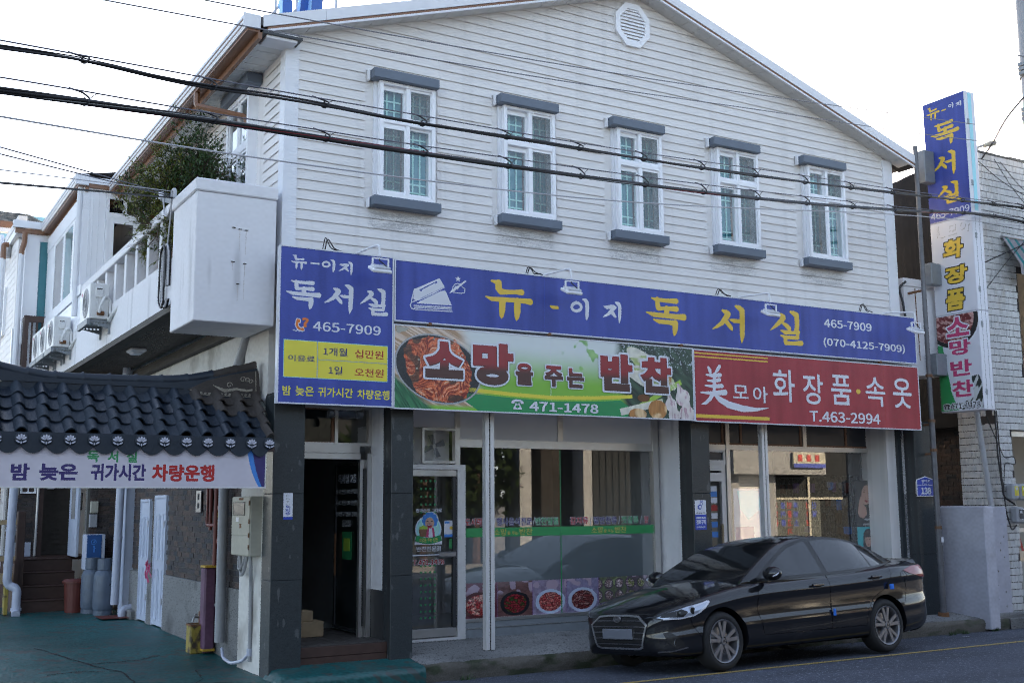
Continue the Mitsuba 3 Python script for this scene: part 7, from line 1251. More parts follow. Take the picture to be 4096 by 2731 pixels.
for (x, z, w, lab) in ((15.72, 1.80, .15, 'left'), (15.90, 1.80, .15, 'right'), (15.79, 1.44, .17, 'lower')):
    em = thing('electric_meter', f'grey electric meter with clear cover on the tiled wall, the {lab} of the three', 'electric meter', 'electric meters'); part(em, 'case', cbox(x, x + w, 11.33, 11.48, z, z + .26, .03), 'pipe_grey'); part(em, 'dial', box(x + .03, x + w - .03, 11.324, 11.33, z + .07, z + .22), 'panel_yellow' if z > 1.6 else 'dark_grille'); part(em, 'cover', cbox(x + .025, x + w - .025, 11.29, 11.322, z + .06, z + .23, .012), 'pane_glass'); part(em, 'plate', box(x + .05, x + .09, 11.32, 11.324, z + .16, z + .2), 'sign_white')
solo('rain_pipe', cat([tube([(15.42, 11.52, 1.70), (15.30, 11.6, 3.3)], .045, 12), lathe([(.05, 0), (.055, 0), (.055, .03), (.05, .03)], 12, (15.34, 11.57, 2.65))]), 'pipe_grey', 'grey rain pipe rising behind the lilac pier under the projecting sign', 'pipe')
for k, pts in enumerate(([(15.56, 11.45, 3.2), (15.56, 11.45, 2.5), (15.62, 11.44, 1.85), (15.85, 11.42, 1.74)], [(15.60, 11.45, 3.2), (15.62, 11.45, 2.2), (15.66, 11.44, 1.6), (15.74, 11.42, 1.32), (15.86, 11.42, 1.42)], [(15.35, 11.45, 3.1), (15.7, 11.44, 2.45), (15.95, 11.44, 2.5), (15.98, 11.44, 2.35), (15.7, 11.44, 2.4), (15.64, 11.45, 1.9)])):
    solo('wall_cable', tube(bend(pts, .08), .014 - .003 * k, 6), 'cable_mat', ('black cable running down the tile corner to the meters', 'black cable looping below the meters', 'thin black cable strung across the tile corner')[k], 'cable', 'cables on the tiled wall')
fl = thing('wall_floodlight', 'small lamp on an arm on top of the tiled wall', 'lamp'); part(fl, 'arm', tube(bend([(15.72, 11.55, 7.40), (15.72, 11.55, 7.56), (15.85, 11.5, 7.60)], .03), .02, 6), 'pipe_grey'); part(fl, 'head', lathe([(.0, -.02), (.05, 0), (.035, .16), (.03, .24), (0, .25)], 12, (15.86, 11.5, 7.60)) if 0 else tube([(15.82, 11.5, 7.585), (16.03, 11.46, 7.66)], [.03, .055], 10), 'cream_box')
UP = thing('utility_pole', 'thick concrete utility pole at the right edge', 'pole'); ux, uy = 16.49, 11.0
part(UP, 'shaft', tube([(ux, uy, -.3), (ux, uy, 11.5)], [.19, .16], 24), 'pipe_grey'); part(UP, 'steel_band', cat([lathe([(.172, z), (.185, z), (.185, z + .06), (.172, z + .06)], 24, (ux, uy, 0)) for z0 in (7.95, 8.72) for z in (z0, z0 + .075, z0 + .15)] + [cbox(ux - .27, ux - .165, uy - .06, uy + .06, z, z + .062, .006) for z0 in (7.95, 8.72) for z in (z0, z0 + .075, z0 + .15)]), 'bracket_grey')
parts(UP, 'step_bolt', [tube([(ux - .16, uy, z), (ux - .33, uy, z - .02)], .011, 6) for z in (7.5, 7.68, 9.05, 6.4)], 'steel')

# ------------------------------------------------------------------ tiled canopy over the passage on the left
CN = thing('tiled_canopy', 'dark blue-black tiled canopy roof with lotus tile ends over the side passage', 'canopy')
EA, RI = np.array([11.56, 2.475]), np.array([12.36, 3.00])     # (y, z) of eave and ridge
dvec = RI - EA; SLN = np.linalg.norm(dvec); dvec /= SLN; nvec = np.array([-dvec[1], dvec[0]])
def roofp(x, s, h): q = EA + dvec * s + nvec * h; return [x, q[0], q[1]]
def xend(s): return 3.80 + .17 * s / SLN
def tile_mesh(x, half, sgn, s0, s1, sag, nseg=9, thick=.016):
    """one curved tile; sgn +1 convex, -1 concave; the lower end sits proud of the next row"""
    V, F = [], []
    for e, (s, lift) in enumerate(((s0, .030), (s1, .004))):
        for lay in (0, 1):
            for k in range(nseg):
                t = -1 + 2 * k / (nseg - 1); h = sag * (math.cos(t * math.pi / 2) ** .8 if sgn > 0 else -math.cos(t * math.pi / 2))
                V.append(roofp(x + half * t, s, h + lift + (sag * .25 if sgn > 0 else sag) - lay * thick))
    n = nseg; id_ = lambda e, l, k: (e * 2 + l) * n + k
    for k in range(n - 1):
        F += [[id_(0, 0, k), id_(0, 0, k + 1), id_(1, 0, k + 1)], [id_(0, 0, k), id_(1, 0, k + 1), id_(1, 0, k)], [id_(0, 1, k + 1), id_(0, 0, k + 1), id_(0, 0, k)], [id_(0, 1, k), id_(0, 1, k + 1), id_(0, 0, k)]]
    return M(V, F)
rows = 4; RL = SLN / rows
tr = np.random.default_rng(17)
med = [.735, .955, 1.175, 1.395, 1.615, 1.83, 2.05, 2.27, 2.495, 2.72, 2.94, 3.155, 3.385, 3.61]
for c, x in enumerate([.075, .295, .515] + med + [3.82]):
    for r in range(rows):
        s0 = RL * r; f = s0 / SLN
        dusty = (x > 3.3 and r >= 2) or (x > 3.7) or (x > 3.0 and r == 3)
        mt = 'rooftile_dusty' if dusty and tr.random() < .85 else ('rooftile', 'rooftile_worn', 'rooftile_deep', 'rooftile')[tr.integers(4)]; jx, jl = tr.normal(0, .004), tr.uniform(-.006, .007)
        xx = x + .10 * f * (x / 3.8)
        if xx < xend(s0) + .03: part(CN, 'ridge_tile', tile_mesh(xx + jx, .062 if x < 3.8 else .05, 1, s0 - .02 + jl, s0 + RL + .03, .060), mt, smooth=40)
        if xx + .11 < xend(s0) + .03: part(CN, 'pan_tile', tile_mesh(xx + .11 + jx, .072, -1, s0 - .01 - jl, s0 + RL + .03, .026), mt, smooth=40)
part(CN, 'under_board', M([roofp(0, 0, -.03), roofp(xend(0), 0, -.03), roofp(xend(SLN), SLN, -.03), roofp(0, SLN, -.03)], [[0, 1, 2], [0, 2, 3]]), 'dark_wood')
part(CN, 'back_slope', M([roofp(0, SLN, 0), roofp(3.97, SLN, 0), [3.97, 13.1, 2.5], [0, 13.1, 2.5]], [[0, 1, 2], [0, 2, 3]]), 'rooftile')
def apron(x0, x1, xm):
    pts = [(x0, 2.50), (x1, 2.50)]
    for t in np.linspace(0, 1, 13)[::1]:
        pts.append((x1 + (x0 - x1) * t, 2.375 - .075 * math.sin(math.pi * t) ** .8 + .0))
    return Polygon(pts)
lot = unary_union([affinity.rotate(ell(0, .040, .016, .034, 14), a, origin=(0, 0)) for a in (-66, -34, 0, 34, 66)] + [affinity.translate(affinity.rotate(ell(0, 0, .030, .010, 10), s * 30), s * .042, -.03) for s in (-1, 1)] + [ell(0, -.045, .008, .018, 8)]).difference(unary_union([affinity.rotate(LineString([(0, .012), (0, .062)]).buffer(.0022), a, origin=(0, 0)) for a in (-50, -17, 17, 50)]))
mm = [.075, .295, .515] + med + [3.80]
for a, b in zip(mm, mm[1:]):
    part(CN, 'eave_tongue', xz(apron(a, b, 0), 11.50, 11.53), 'rooftile')
for x in mm[1:]:
    d = part(CN, 'tile_end', lathe([(0, .010), (.050, .010), (.058, .005), (.062, -.004), (.064, -.06)], 24, (x, 11.492, 2.437), 'y'), 'rooftile', smooth=50)
    part(d, 'lotus_emblem', xz(affinity.translate(affinity.scale(lot, .70, .70, origin=(0, 0)), x, 2.428), 11.474, 11.481), 'lotus_white')
rid = [(-.2, 3.42), (.6, 3.36), (1.0, 3.26), (1.30, 3.19), (1.68, 3.13), (2.1, 3.125), (2.5, 3.13), (3.0, 3.145), (3.3, 3.19), (3.6, 3.27), (3.9, 3.345)]
rx = np.array(rid)
part(CN, 'ridge_wall', xz(Polygon([(-.2, 2.95), (3.96, 2.95), (3.92, 3.33)] + [(x, z - .02) for x, z in rid[::-1]]), 12.33, 12.47), 'rooftile')
part(CN, 'ridge_course', cat([box(-.2, 3.1, 12.315, 12.34, 3.06, 3.075), box(-.2, 3.95, 12.30, 12.335, 2.955, 2.985)]), 'rooftile')
for x0 in np.arange(-.1, 3.85, .27):
    xa, xb = x0, min(x0 + .275, 3.9); za, zb = np.interp([xa, xb], rx[:, 0], rx[:, 1])
    part(CN, 'cap_tile', tube([(xa, 12.40, za), (xa + .02, 12.40, za), (xb - .03, 12.40, zb), (xb, 12.40, zb), (xb + .012, 12.4, zb)], [.058, .058, .056, .072, .070], 14), 'rooftile_dusty' if x0 > 3.3 else 'rooftile', smooth=45)
part(CN, 'ridge_end', cat([xz(Polygon([(3.15, 3.055), (3.28, 3.0), (3.96, 2.99), (3.93, 3.30), (3.6, 3.235), (3.35, 3.16)]), 12.318, 12.331)]), 'rooftile_dusty')
mat('relief_pale', (0.30, 0.27, 0.22), 0.6)
def curl(cx, cz, r): return LineString([(cx + r * (1 - t / 9) * math.cos(t), cz + r * (1 - t / 9) * math.sin(t)) for t in np.linspace(0, 6.5, 22)]).buffer(.0032)
rl = [curl(3.20 + .045 * k, 3.035 - .02 * min(k, 3) / 3, .013) for k in range(16)] + [LineString([(3.17, 3.05), (3.27, 3.005), (3.5, 2.997), (3.93, 3.0)]).buffer(.003)]
rl += [LineString([(3.42 + .02 * k, 3.11 - .012 * k), (3.55, 3.07 - .010 * k), (3.68, 3.09 - .006 * k), (3.80, 3.075 - .006 * k), (3.86, 3.085 - .005 * k)]).buffer(.003) for k in range(4)]
rl += [curl(3.60, 3.12, .035), curl(3.75, 3.19, .035), curl(3.80, 3.185, .03), curl(3.84, 3.17, .028), LineString([(3.905, 3.0), (3.895, 3.29)]).buffer(.003)]
rl += [curl(.95 + .045 * k, 3.05, .013) for k in range(8)]
for q in (rect(-.2, 2.5, 2.98, 3.29), rect(2.5, 3.93, 2.98, 3.29)): part(CN, 'cloud_relief', xz(unary_union(rl).intersection(q), 12.312, 12.3175), 'relief_pale')
part(CN, 'support', cat([box(.4, .5, 11.7, 11.8, -.1, 2.4), box(.4, 3.9, 11.62, 11.68, 2.36, 2.44), box(.4, 3.9, 12.3, 12.36, 2.85, 2.92)]), 'dark_wood')
mat('banner_pale', mottle((.50, .47, .52), .06, 2, 30), .5)
BN = thing('banner_sign', 'pale banner with blue and red lettering hanging under the tiled canopy', 'banner')
part(BN, 'sheet', box(.1, 3.775, 11.535, 11.545, 1.985, 2.45), 'banner_pale')
def bn(g, m, d=1, n='lettering'):
    for q in (g if isinstance(g, list) else [g]): part(BN, n, xz(q, 11.535 - .0012 * d - .0006, 11.535 - .0012 * d + .0006), m)
bn([text('밤', 1.325, 1.49, 2.045, 2.205, 8), text('늦은', 1.575, 1.92, 2.045, 2.205, 8), text('귀가시간', 2.04, 2.56, 2.045, 2.21, 8)], 'ink_navy'); bn(text('차량운행', 2.615, 3.245, 2.04, 2.21, 8), 'ink_red')
bn([text('독', 2.00, 2.11, 2.225, 2.335, 7), text('서', 2.19, 2.29, 2.225, 2.335, 7), text('실', 2.37, 2.47, 2.225, 2.335, 7)], 'ink_green')
arc = lambda r: [(3.92 - r * math.cos(t), 2.62 - .78 * math.sin(t)) for t in np.linspace(.0, 1.2, 14)]
bn(Polygon(arc(.36) + [(3.775, 1.985), (3.775, 2.62)]).buffer(0).intersection(rect(3, 3.772, 1.99, 2.45)), 'ink_skyblue'); bn(Polygon(arc(.30) + [(3.775, 1.985), (3.775, 2.62)]).buffer(0).intersection(rect(3, 3.772, 1.99, 2.45)), 'ink_navy', 2)
part(BN, 'frame', cat([box(.1, 3.78, 11.53, 11.56, 1.975, 1.987), box(3.774, 3.784, 11.53, 11.56, 1.975, 2.45)]), 'alu_pale')

# ------------------------------------------------------------------ things along the side passage
eb = thing('electric_box', 'cream metal electric cabinet on the wall beside the corner pillar', 'electric box')
part(eb, 'case', cbox(3.86, 4.0, 12.25, 12.94, 1.245, 1.90, .006), 'cream_box'); part(eb, 'door', cat([cbox(3.85, 3.862, 12.27, 12.92, 1.47, 1.89, .003), cbox(3.85, 3.862, 12.27, 12.92, 1.255, 1.462, .003)]), 'cream_box')
part(eb, 'window', yz(rect(-12.86, -12.44, 1.70, 1.83), 3.845, 3.851), 'dark_panel'); part(eb, 'window_rim', yz(frame2d(-12.87, -12.43, 1.69, 1.84, .012), 3.842, 3.851), 'track'); parts(eb, 'hinge', [box(3.842, 3.852, 12.262, 12.28, z, z + .05) for z in (1.32, 1.45, 1.60, 1.80)], 'rust'); part(eb, 'sticker', box(3.847, 3.851, 12.65, 12.75, 1.62, 1.67), 'sign_white'); part(eb, 'stain', cat([box(3.8485, 3.8495, 12.5, 12.66, 1.86, 1.885), box(3.8485, 3.8495, 12.55, 12.62, 1.55, 1.60)]), 'rust')
solo('conduit', cat([tube(bend([(3.92, 12.42, 1.25), (3.93, 12.42, 1.1), (3.96, 12.5, .95), (3.965, 12.5, .1)], .05), .022, 8), tube(bend([(3.93, 12.55, 1.25), (3.9, 12.6, 1.05), (3.92, 12.75, 1.02), (3.94, 12.85, 1.25)], .05), .02, 8), tube(bend([(3.93, 12.6, 1.25), (3.89, 12.66, 1.10), (3.9, 12.78, 1.08), (3.94, 12.9, 1.25)], .05), .014, 8)]), 'pipe_grey', 'grey conduits and looped cables below the cream electric cabinet', 'pipe')
solo('water_hose', cat([tube(bend([(3.95, 13.5, .14), (3.9, 13.3, .06), (3.88, 12.9, .04), (3.93, 12.62, .1), (3.96, 12.52, .18)], .1), .018, 8), lathe([(0, 0), (.03, 0), (.03, .08), (0, .08)], 10, (3.96, 12.5, .16))]), 'pvc_pipe', 'pale hose on the ground at the foot of the side wall', 'hose')
for k, (y, z) in enumerate(((15.05, 1.74), (14.55, 1.75))):
    q = thing('gas_meter_frame', f'shiny steel gas meter plate on the brick wall, the {"left" if k == 0 else "right"} one', 'gas meter', 'gas meter plates'); part(q, 'plate', yz(rect(-y - .12, -y + .12, z - .02, z + .26).difference(unary_union([rect(-y - .05, -y + .05, z + .14, z + .22), rect(-y - .05, -y + .05, z + .03, z + .10)])), 4.03, 4.042), 'steel'); part(q, 'dial', box(4.045, 4.05, y - .1, y + .1, z, z + .24), 'dark_grille')
gp_ = []
for (y, z0, z1, r) in ((14.05, .35, 2.95, .03), (13.85, .30, 2.9, .034), (14.3, 1.5, 2.9, .022), (14.45, 1.62, 2.9, .018)): gp_.append(tube([(3.99, y, z0), (3.99, y, z1)], r, 10))
gp_ += [tube(bend([(3.99, 14.45, 1.66), (3.99, 14.45, 1.56), (3.99, 14.05, 1.56)], .03), .022, 8), tube(bend([(3.98, 12.9 + .2, 2.90), (3.98, 13.1, 3.02), (3.98, 14.9, 3.02)], .05), .03, 10), tube(bend([(3.98, 13.4, 2.9), (3.98, 13.4, 2.94), (3.98, 15.2, 2.94)], .04), .024, 10)] + [lathe([(.03, 0), (.05, 0), (.05, .05), (.03, .05)], 10, (3.99, 13.85, z)) for z in (1.35, 1.75, 2.0)]
solo('gas_pipe', cat(gp_), 'gas_paint', 'dark red painted gas pipes on the brick side wall', 'pipe', smooth=40)
pg = thing('pipe_guard', 'faded purple guard boxed round the gas pipe with yellow bands', 'pipe guard'); part(pg, 'casing', cbox(3.86, 4.0, 14.0, 14.20, .04, 1.05, .02), 'purple_guard'); parts(pg, 'band', [cbox(3.855, 4.005, 13.995, 14.205, 1.05, 1.075, .004), cbox(3.855, 4.005, 13.995, 14.205, .055, .085, .004)], 'yellow_paint')
solo('warning_pipe', cat([tube([(3.96, 13.80, .62), (3.96, 13.80, 2.95)], .016, 8), lathe([(.036, 0), (.038, 0), (.038, .06), (.036, .06)], 12, (3.99, 13.85, 1.66)), lathe([(.036, 0), (.038, 0), (.038, .03), (.036, .03)], 12, (3.99, 13.85, 1.58))]), 'yellow_paint', 'thin yellow pipe beside the dark red gas pipes', 'pipe')
solo('drain_pipe', cat([tube(bend([(3.95, 13.62, .20), (3.95, 13.62, 2.4), (3.91, 13.55, 2.95), (3.98, 12.9, 3.8)], .2), .06, 16), lathe([(.06, 0), (.068, 0), (.068, .03), (.06, .03)], 16, (3.95, 13.62, .62))]), 'pipe_grey', 'grey drain pipe in front of the purple pipe guard', 'pipe', smooth=40)
can = thing('oil_can', 'rusty yellow oil can standing by the side wall', 'can'); part(can, 'body', cbox(3.74, 3.96, 14.12, 14.34, .02, .36, .012), 'can_yellow'); part(can, 'rim', cat([box(3.735, 3.965, 14.115, 14.13, .35, .37), box(3.735, 3.965, 14.33, 14.345, .35, .37), box(3.735, 3.75, 14.13, 14.33, .35, .37), box(3.95, 3.965, 14.13, 14.33, .35, .37), box(3.75, 3.95, 14.13, 14.33, .33, .34)]), 'rust')
part(can, 'emboss', xz(frame2d(3.78, 3.92, .08, .30, .012), 14.114, 14.122), 'can_yellow')
tp = thing('water_tap', 'chrome tap on a short brown standpipe behind the oil can', 'tap'); part(tp, 'standpipe', tube([(3.94, 14.40, .0), (3.94, 14.40, .50)], .035, 10), 'rust'); part(tp, 'spout', cat([tube(bend([(3.92, 14.38, .43), (3.84, 14.36, .44), (3.82, 14.36, .38)], .02), .012, 8), cbox(3.84, 3.88, 14.34, 14.38, .46, .475, .003)]), 'steel')
solo('rain_pipe', cat([tube([(3.80, 18.95, .27), (3.84, 18.95, 4.05)], .065, 16), lathe([(.066, 0), (.072, 0), (.072, .03), (.066, .03)], 16, (3.815, 18.95, 1.3))]), 'pvc_pipe', 'pale plastic rain pipe hanging before the white post', 'pipe', smooth=40)
solo('rain_pipe', cat([tube(bend([(2.43, 20.3, 4.0), (2.37, 20.3, .62), (2.40, 20.3, .55), (2.52, 20.25, .50), (2.52, 20.25, .12), (2.50, 20.1, .09)], .07), .068, 16), lathe([(.07, 0), (.08, 0), (.08, .03), (.07, .03)], 16, (2.385, 20.3, 1.42)), lathe([(.07, 0), (.08, 0), (.08, .03), (.07, .03)], 16, (2.375, 20.3, .86)), lathe([(.07, 0), (.085, 0), (.085, .05), (.07, .05)], 16, (2.52, 20.25, .14))]), 'pvc_pipe', 'white plastic rain pipe with an elbow, at the far left of the passage', 'pipe', smooth=40)
solo('rain_pipe', tube([(4.0, 19.35, .2), (4.02, 19.5, 3.9)], .02, 8), 'cream_box', 'thin beige pipe beside the hanging rain pipe', 'pipe')
solo('pipe_elbow', tube(bend([(3.9, 18.85, .05), (3.9, 18.85, .2), (4.05, 18.85, .22)], .08), .06, 14), 'pvc_pipe', 'white pipe elbow at the foot of the slim white post', 'pipe')
solo('concrete_block', cbox(3.96, 4.16, 18.55, 18.85, .05, .20, .015), 'concrete', 'small concrete block at the foot of the side wall', 'block')
def gas_bottle(x, y, lab):
    g = thing('gas_cylinder', lab, 'gas cylinder', 'gas cylinders by the steps'); part(g, 'body', lathe([(.0, .07), (.13, .08), (.163, .13), (.165, .25), (.166, .40), (.168, .402), (.168, .42), (.165, .425), (.163, .62), (.14, .70), (.09, .745), (0, .76)], 24, (x, y, .05)), 'cylinder_grey', smooth=50); part(g, 'foot_ring', lathe([(.14, .0), (.15, .0), (.15, .09), (.14, .09)], 24, (x, y, .05)), 'cylinder_grey')
    part(g, 'collar', lathe([(.105, .74), (.11, .74), (.11, .92), (.105, .92)], 20, (x, y, .05)), 'cylinder_grey'); part(g, 'valve', cat([tube([(x, y, .8), (x, y, .92)], .02, 8), tube(bend([(x, y - .02, .9), (x + .14, y - .05, .86), (x + .15, y - .05, .62), (x + .06, y - .16, .55)], .06), .008, 6)]), 'black_rubber')
gas_bottle(3.62, 19.95, 'grey gas cylinder behind, half hidden by the other'); gas_bottle(3.74, 19.55, 'grey gas cylinder in front, behind the hanging rain pipe')
bn_ = thing('waste_bin', 'dark red plastic bin beside the gas cylinders', 'bin'); part(bn_, 'body', lathe([(.0, .05), (.14, .05), (.17, .56), (.165, .56), (.0, .5)], 20, (3.40, 20.2, 0)), 'bin_red'); part(bn_, 'rim', lathe([(.165, .56), (.20, .56), (.20, .585), (.16, .62), (.0, .63)], 20, (3.40, 20.2, 0)), 'bin_red')
wh = thing('water_heater', 'white boiler cabinet with blue front on the wall above the gas cylinders', 'water heater'); part(wh, 'case', cbox(3.55, 3.86, 20.2, 20.55, .76, 1.345, .008), 'white_box'); part(wh, 'front', cbox(3.565, 3.80, 20.188, 20.2, .83, 1.338, .004), 'blue_box'); part(wh, 'emblem', xz(unary_union([ell(3.67, 1.22, .045, .045).difference(ell(3.67, 1.22, .035, .035)), ell(3.68, 1.22, .018, .018), rect(3.665, 3.695, 1.05, 1.16)]), 20.183, 20.187), 'ink_skyblue'); part(wh, 'leg', cat([tube([(3.72, 20.35, .7), (3.72, 20.35, .77)], .02, 8)]), 'steel')
ST = thing('entrance_steps', 'dark wooden steps up to the rear door in the passage', 'steps')
for k in range(4): 
    part(ST, 'riser', cbox(2.55 - .01 * k, 3.55, 20.55 + .3 * k, 20.58 + .3 * k, .06 + .215 * k, .255 + .215 * k, .004), 'dark_wood'); part(ST, 'tread', cbox(2.54 - .01 * k, 3.55, 20.53 + .3 * k, 20.9 + .3 * k, .257 + .215 * k, .275 + .215 * k, .004), 'dark_wood')
part(ST, 'landing', box(2.4, 3.95, 21.7, 23.0, .88, .935), 'dark_wood'); part(ST, 'side_board', box(2.5, 2.56, 20.55, 22.5, .05, .93), 'dark_wood')
RW = thing('rear_porch', 'brick rear porch with a dark doorway at the end of the passage', 'porch')
def brickpanel(x0, x1, y, z0, z1, m, seed):
    bs = []
    for j in range(int((z1 - z0) / .07)):
        x = x0 - (.1 if j % 2 else 0)
        while x < x1:
            a, b = max(x, x0), min(x + .2, x1); x += .21
            if b - a > .02: bs.append(box(a, b, y - .012, y + .01, z0 + .07 * j + .005, z0 + .07 * j + .063))
    return cat(bs)
part(RW, 'wall', cat([box(2.50, 3.02, 22.01, 22.2, .8, 4.0), box(3.62, 4.2, 20.65, 20.8, .0, 4.0), box(1.0, 2.5, 24.0, 24.2, -.1, 4), box(2.5, 4.1, 22.9, 23.0, 2.9, 4)]), 'mortar')
part(RW, 'brickwork', cat([brickpanel(2.50, 3.0, 22.0, .94, 4.0, 0, 1), brickpanel(3.66, 4.06, 20.64, .0, 4.0, 0, 1)]), 'brick_dark', kind='stuff'); part(RW, 'red_brickwork', brickpanel(1.2, 2.6, 24.0, .1, 4.0, 0, 2), 'redbrick', kind='stuff')
sh_ = part(RW, 'shutter_door', box(3.10, 3.75, 22.62, 22.65, .9, 4.0), 'deck_dark'); part(sh_, 'rib', cat([box(3.10, 3.75, 22.605, 22.62, .95 + .09 * k, 1.02 + .09 * k) for k in range(26)]), 'deck_dark')
part(RW, 'door_leaf', cbox(3.50, 3.555, 20.9, 21.7, .95, 3.0, .008), 'white_box', 'white panelled door standing open'); part(RW, 'door_glass', box(3.493, 3.5, 21.1, 21.45, 1.6, 2.7), 'curtain_grey'); part(RW, 'door_handle', tube([(3.56, 20.88, 1.75), (3.56, 20.86, 2.05)], .018, 8), 'black_rubber')
part(RW, 'post', box(3.00, 3.10, 22.0, 22.15, .9, 4.0), 'dark_wood'); part(RW, 'steel_pipe', tube([(2.98, 21.9, .95), (3.0, 21.9, 4.0)], .025, 8), 'steel'); part(RW, 'window', xz(frame2d(2.70, 2.96, 2.05, 2.6, .03).union(rect(2.82, 2.84, 2.05, 2.6)), 21.94, 21.99), 'white_vinyl'); part(RW, 'intercom', cat([cbox(3.24, 3.36, 22.55, 22.6, 2.14, 2.36, .008)]), 'sign_white'); part(RW, 'lens', lathe([(0, -.01), (.03, -.01), (.03, 0)], 12, (3.30, 22.55, 2.26), 'y'), 'dark_grille')
part(RW, 'painted_patch', cbox(2.58, 2.92, 21.93, 21.985, .94, 1.19, .008), 'white_box')
solo('meter_cabinet', cbox(3.66, 3.79, 20.55, 20.62, 1.70, 1.90, .01), 'cream_box', 'small cream wall box above the blue-fronted boiler', 'box'); solo('meter_cabinet', cbox(3.65, 3.78, 20.54, 20.62, 1.46, 1.68, .01), 'pipe_grey', 'small grey wall box directly below the cream one', 'box')
solo('grey_cabinet', cbox(2.50, 2.64, 21.7, 21.9, 1.32, 1.63, .01), 'pipe_grey', 'grey wall box on the brick beside the rain pipe', 'box')
solo('bent_conduit', tube(bend([(2.66, 21.85, 2.4), (2.64, 21.85, 2.0), (2.56, 21.8, 1.6)], .1), .022, 8), 'cream_box', 'bent beige conduit above the grey wall box', 'pipe')
solo('roller_shutter', cat([box(1.0, 2.2, 23.9, 23.95, 1.1, 2.35)] + [box(1.0, 2.2, 23.885, 23.9, 1.12 + .1 * k, 1.20 + .1 * k) for k in range(12)]), 'pipe_grey', 'grey shutter in the red brick wall at the far left', 'shutter')
rl_ = thing('wooden_railing', 'brown wooden railing and post at the far left of the passage', 'railing'); part(rl_, 'post', cbox(2.53, 2.66, 20.7, 20.84, .05, 1.74, .01), 'dark_wood'); parts(rl_, 'rail', [box(.5, 2.53, 20.74, 20.8, 1.52, 1.60), box(.5, 2.53, 20.74, 20.8, .92, 1.0), box(.5, 2.53, 20.72, 20.82, .55, .72)], 'cardboard')
for k in range(20): part(rl_, 'baluster', box(.56 + .1 * k, .59 + .1 * k, 20.75, 20.79, 1.0, 1.52), 'dark_wood')
solo('board', cbox(2.34, 2.40, 20.3, 20.5, .08, .58, .006), 'can_yellow', 'yellowish board leaning behind the white rain pipe', 'board')
solo('floor_mat', box(3.55, 4.0, 18.6, 19.15, .085, .092), 'bin_red', 'dark red mat on the green floor before the cylinders', 'mat')

# ------------------------------------------------------------------ the parked car: body lofted in its own frame (x from nose to tail, y across, near side negative)
from scipy.interpolate import PchipInterpolator as PI_
CAR = thing('parked_car', 'black four-door sedan parked at the kerb before the cosmetics shop', 'car')
mat('car_paint', lambda p, n, uv: mi.Color3f(.0042, .0046, .0066) + mi.Color3f(.010, .0098, .0095) * smoothstep(.52, .8, fbm(p.x * 6, p.y * 6, p.z * 6, 3)) * noise(p.x * 160, p.y * 160, p.z * 160), .06, spec=.5, clearcoat=1.0, clearcoat_gloss=.97)
mat('car_glass', (.006, .007, .008), .03, spec=.6, clearcoat=1.0, clearcoat_gloss=1.0)
mat('car_trim', (.010, .010, .011), .45)
mat('chrome', (.48, .48, .50), .28, .85)
mat('grille_bar', (.20, .20, .22), .3, .85)
mat('alloy', (.20, .20, .215), .3, .5)
mat('tyre', mottle((.013, .013, .014), .15, 30, 120), .75)
mat('lamp_silver', (.42, .46, .54), .15, .45, clearcoat=1.0, clearcoat_gloss=1.0)
mat('lamp_red', (.20, .008, .012), .08, spec=.6, clearcoat=1.0, clearcoat_gloss=1.0)
mat('plate_grey', (.14, .15, .18), .5)
mat('foam_blue', (.02, .15, .60), .7)
def loft(xs, sect):
    """closed solid from mirrored half sections; sect(x) gives (y >= 0, z) pairs from the bottom centre to the top centre"""
    V, F = [], []
    for x in xs:
        h = sect(x); full = np.vstack([h, (h * [-1, 1])[-2:0:-1]]); V.append(np.column_stack([np.full(len(full), x), full]))
    n = len(V[0]); m = len(xs); V = np.vstack(V)
    for i in range(m - 1):
        for k in range(n):
            a, b = i * n + k, i * n + (k + 1) % n; F += [[a, a + n, b + n], [a, b + n, b]]
    c0, c1 = len(V), len(V) + 1; V = np.vstack([V, V[:n].mean(0), V[(m - 1) * n:].mean(0)])
    for k in range(n): F += [[c0, k, (k + 1) % n], [c1, (m - 1) * n + (k + 1) % n, (m - 1) * n + k]]
    return M(V, F)
def P_(xs, ys): f = PI_(xs, ys); return lambda x: float(f(np.clip(x, xs[0], xs[-1])))
c_w = P_([0, .02, .06, .14, .28, .5, .9, 1.5, 3.0, 3.8, 4.2, 4.40, 4.50, 4.55, 4.57], [.42, .52, .61, .70, .79, .86, .893, .90, .90, .893, .85, .80, .75, .69, .62])
c_lo = P_([0, .03, .10, .3, .8, 1.3, 3.5, 4.2, 4.45, 4.54, 4.57], [.34, .25, .20, .185, .19, .20, .20, .22, .27, .36, .48])
c_sh = P_([0, .03, .10, .25, .5, .9, 1.3, 1.8, 2.6, 3.4, 3.9, 4.3, 4.46, 4.53, 4.57], [.50, .585, .65, .70, .755, .83, .885, .915, .945, .985, 1.02, 1.03, 1.02, .95, .74])
c_top = P_([0, .03, .10, .25, .5, .9, 1.3, 1.6, 3.6, 3.9, 4.3, 4.44, 4.50, 4.54, 4.57], [.53, .63, .695, .755, .825, .905, .965, .99, 1.06, 1.085, 1.095, 1.105, 1.09, .99, .76])
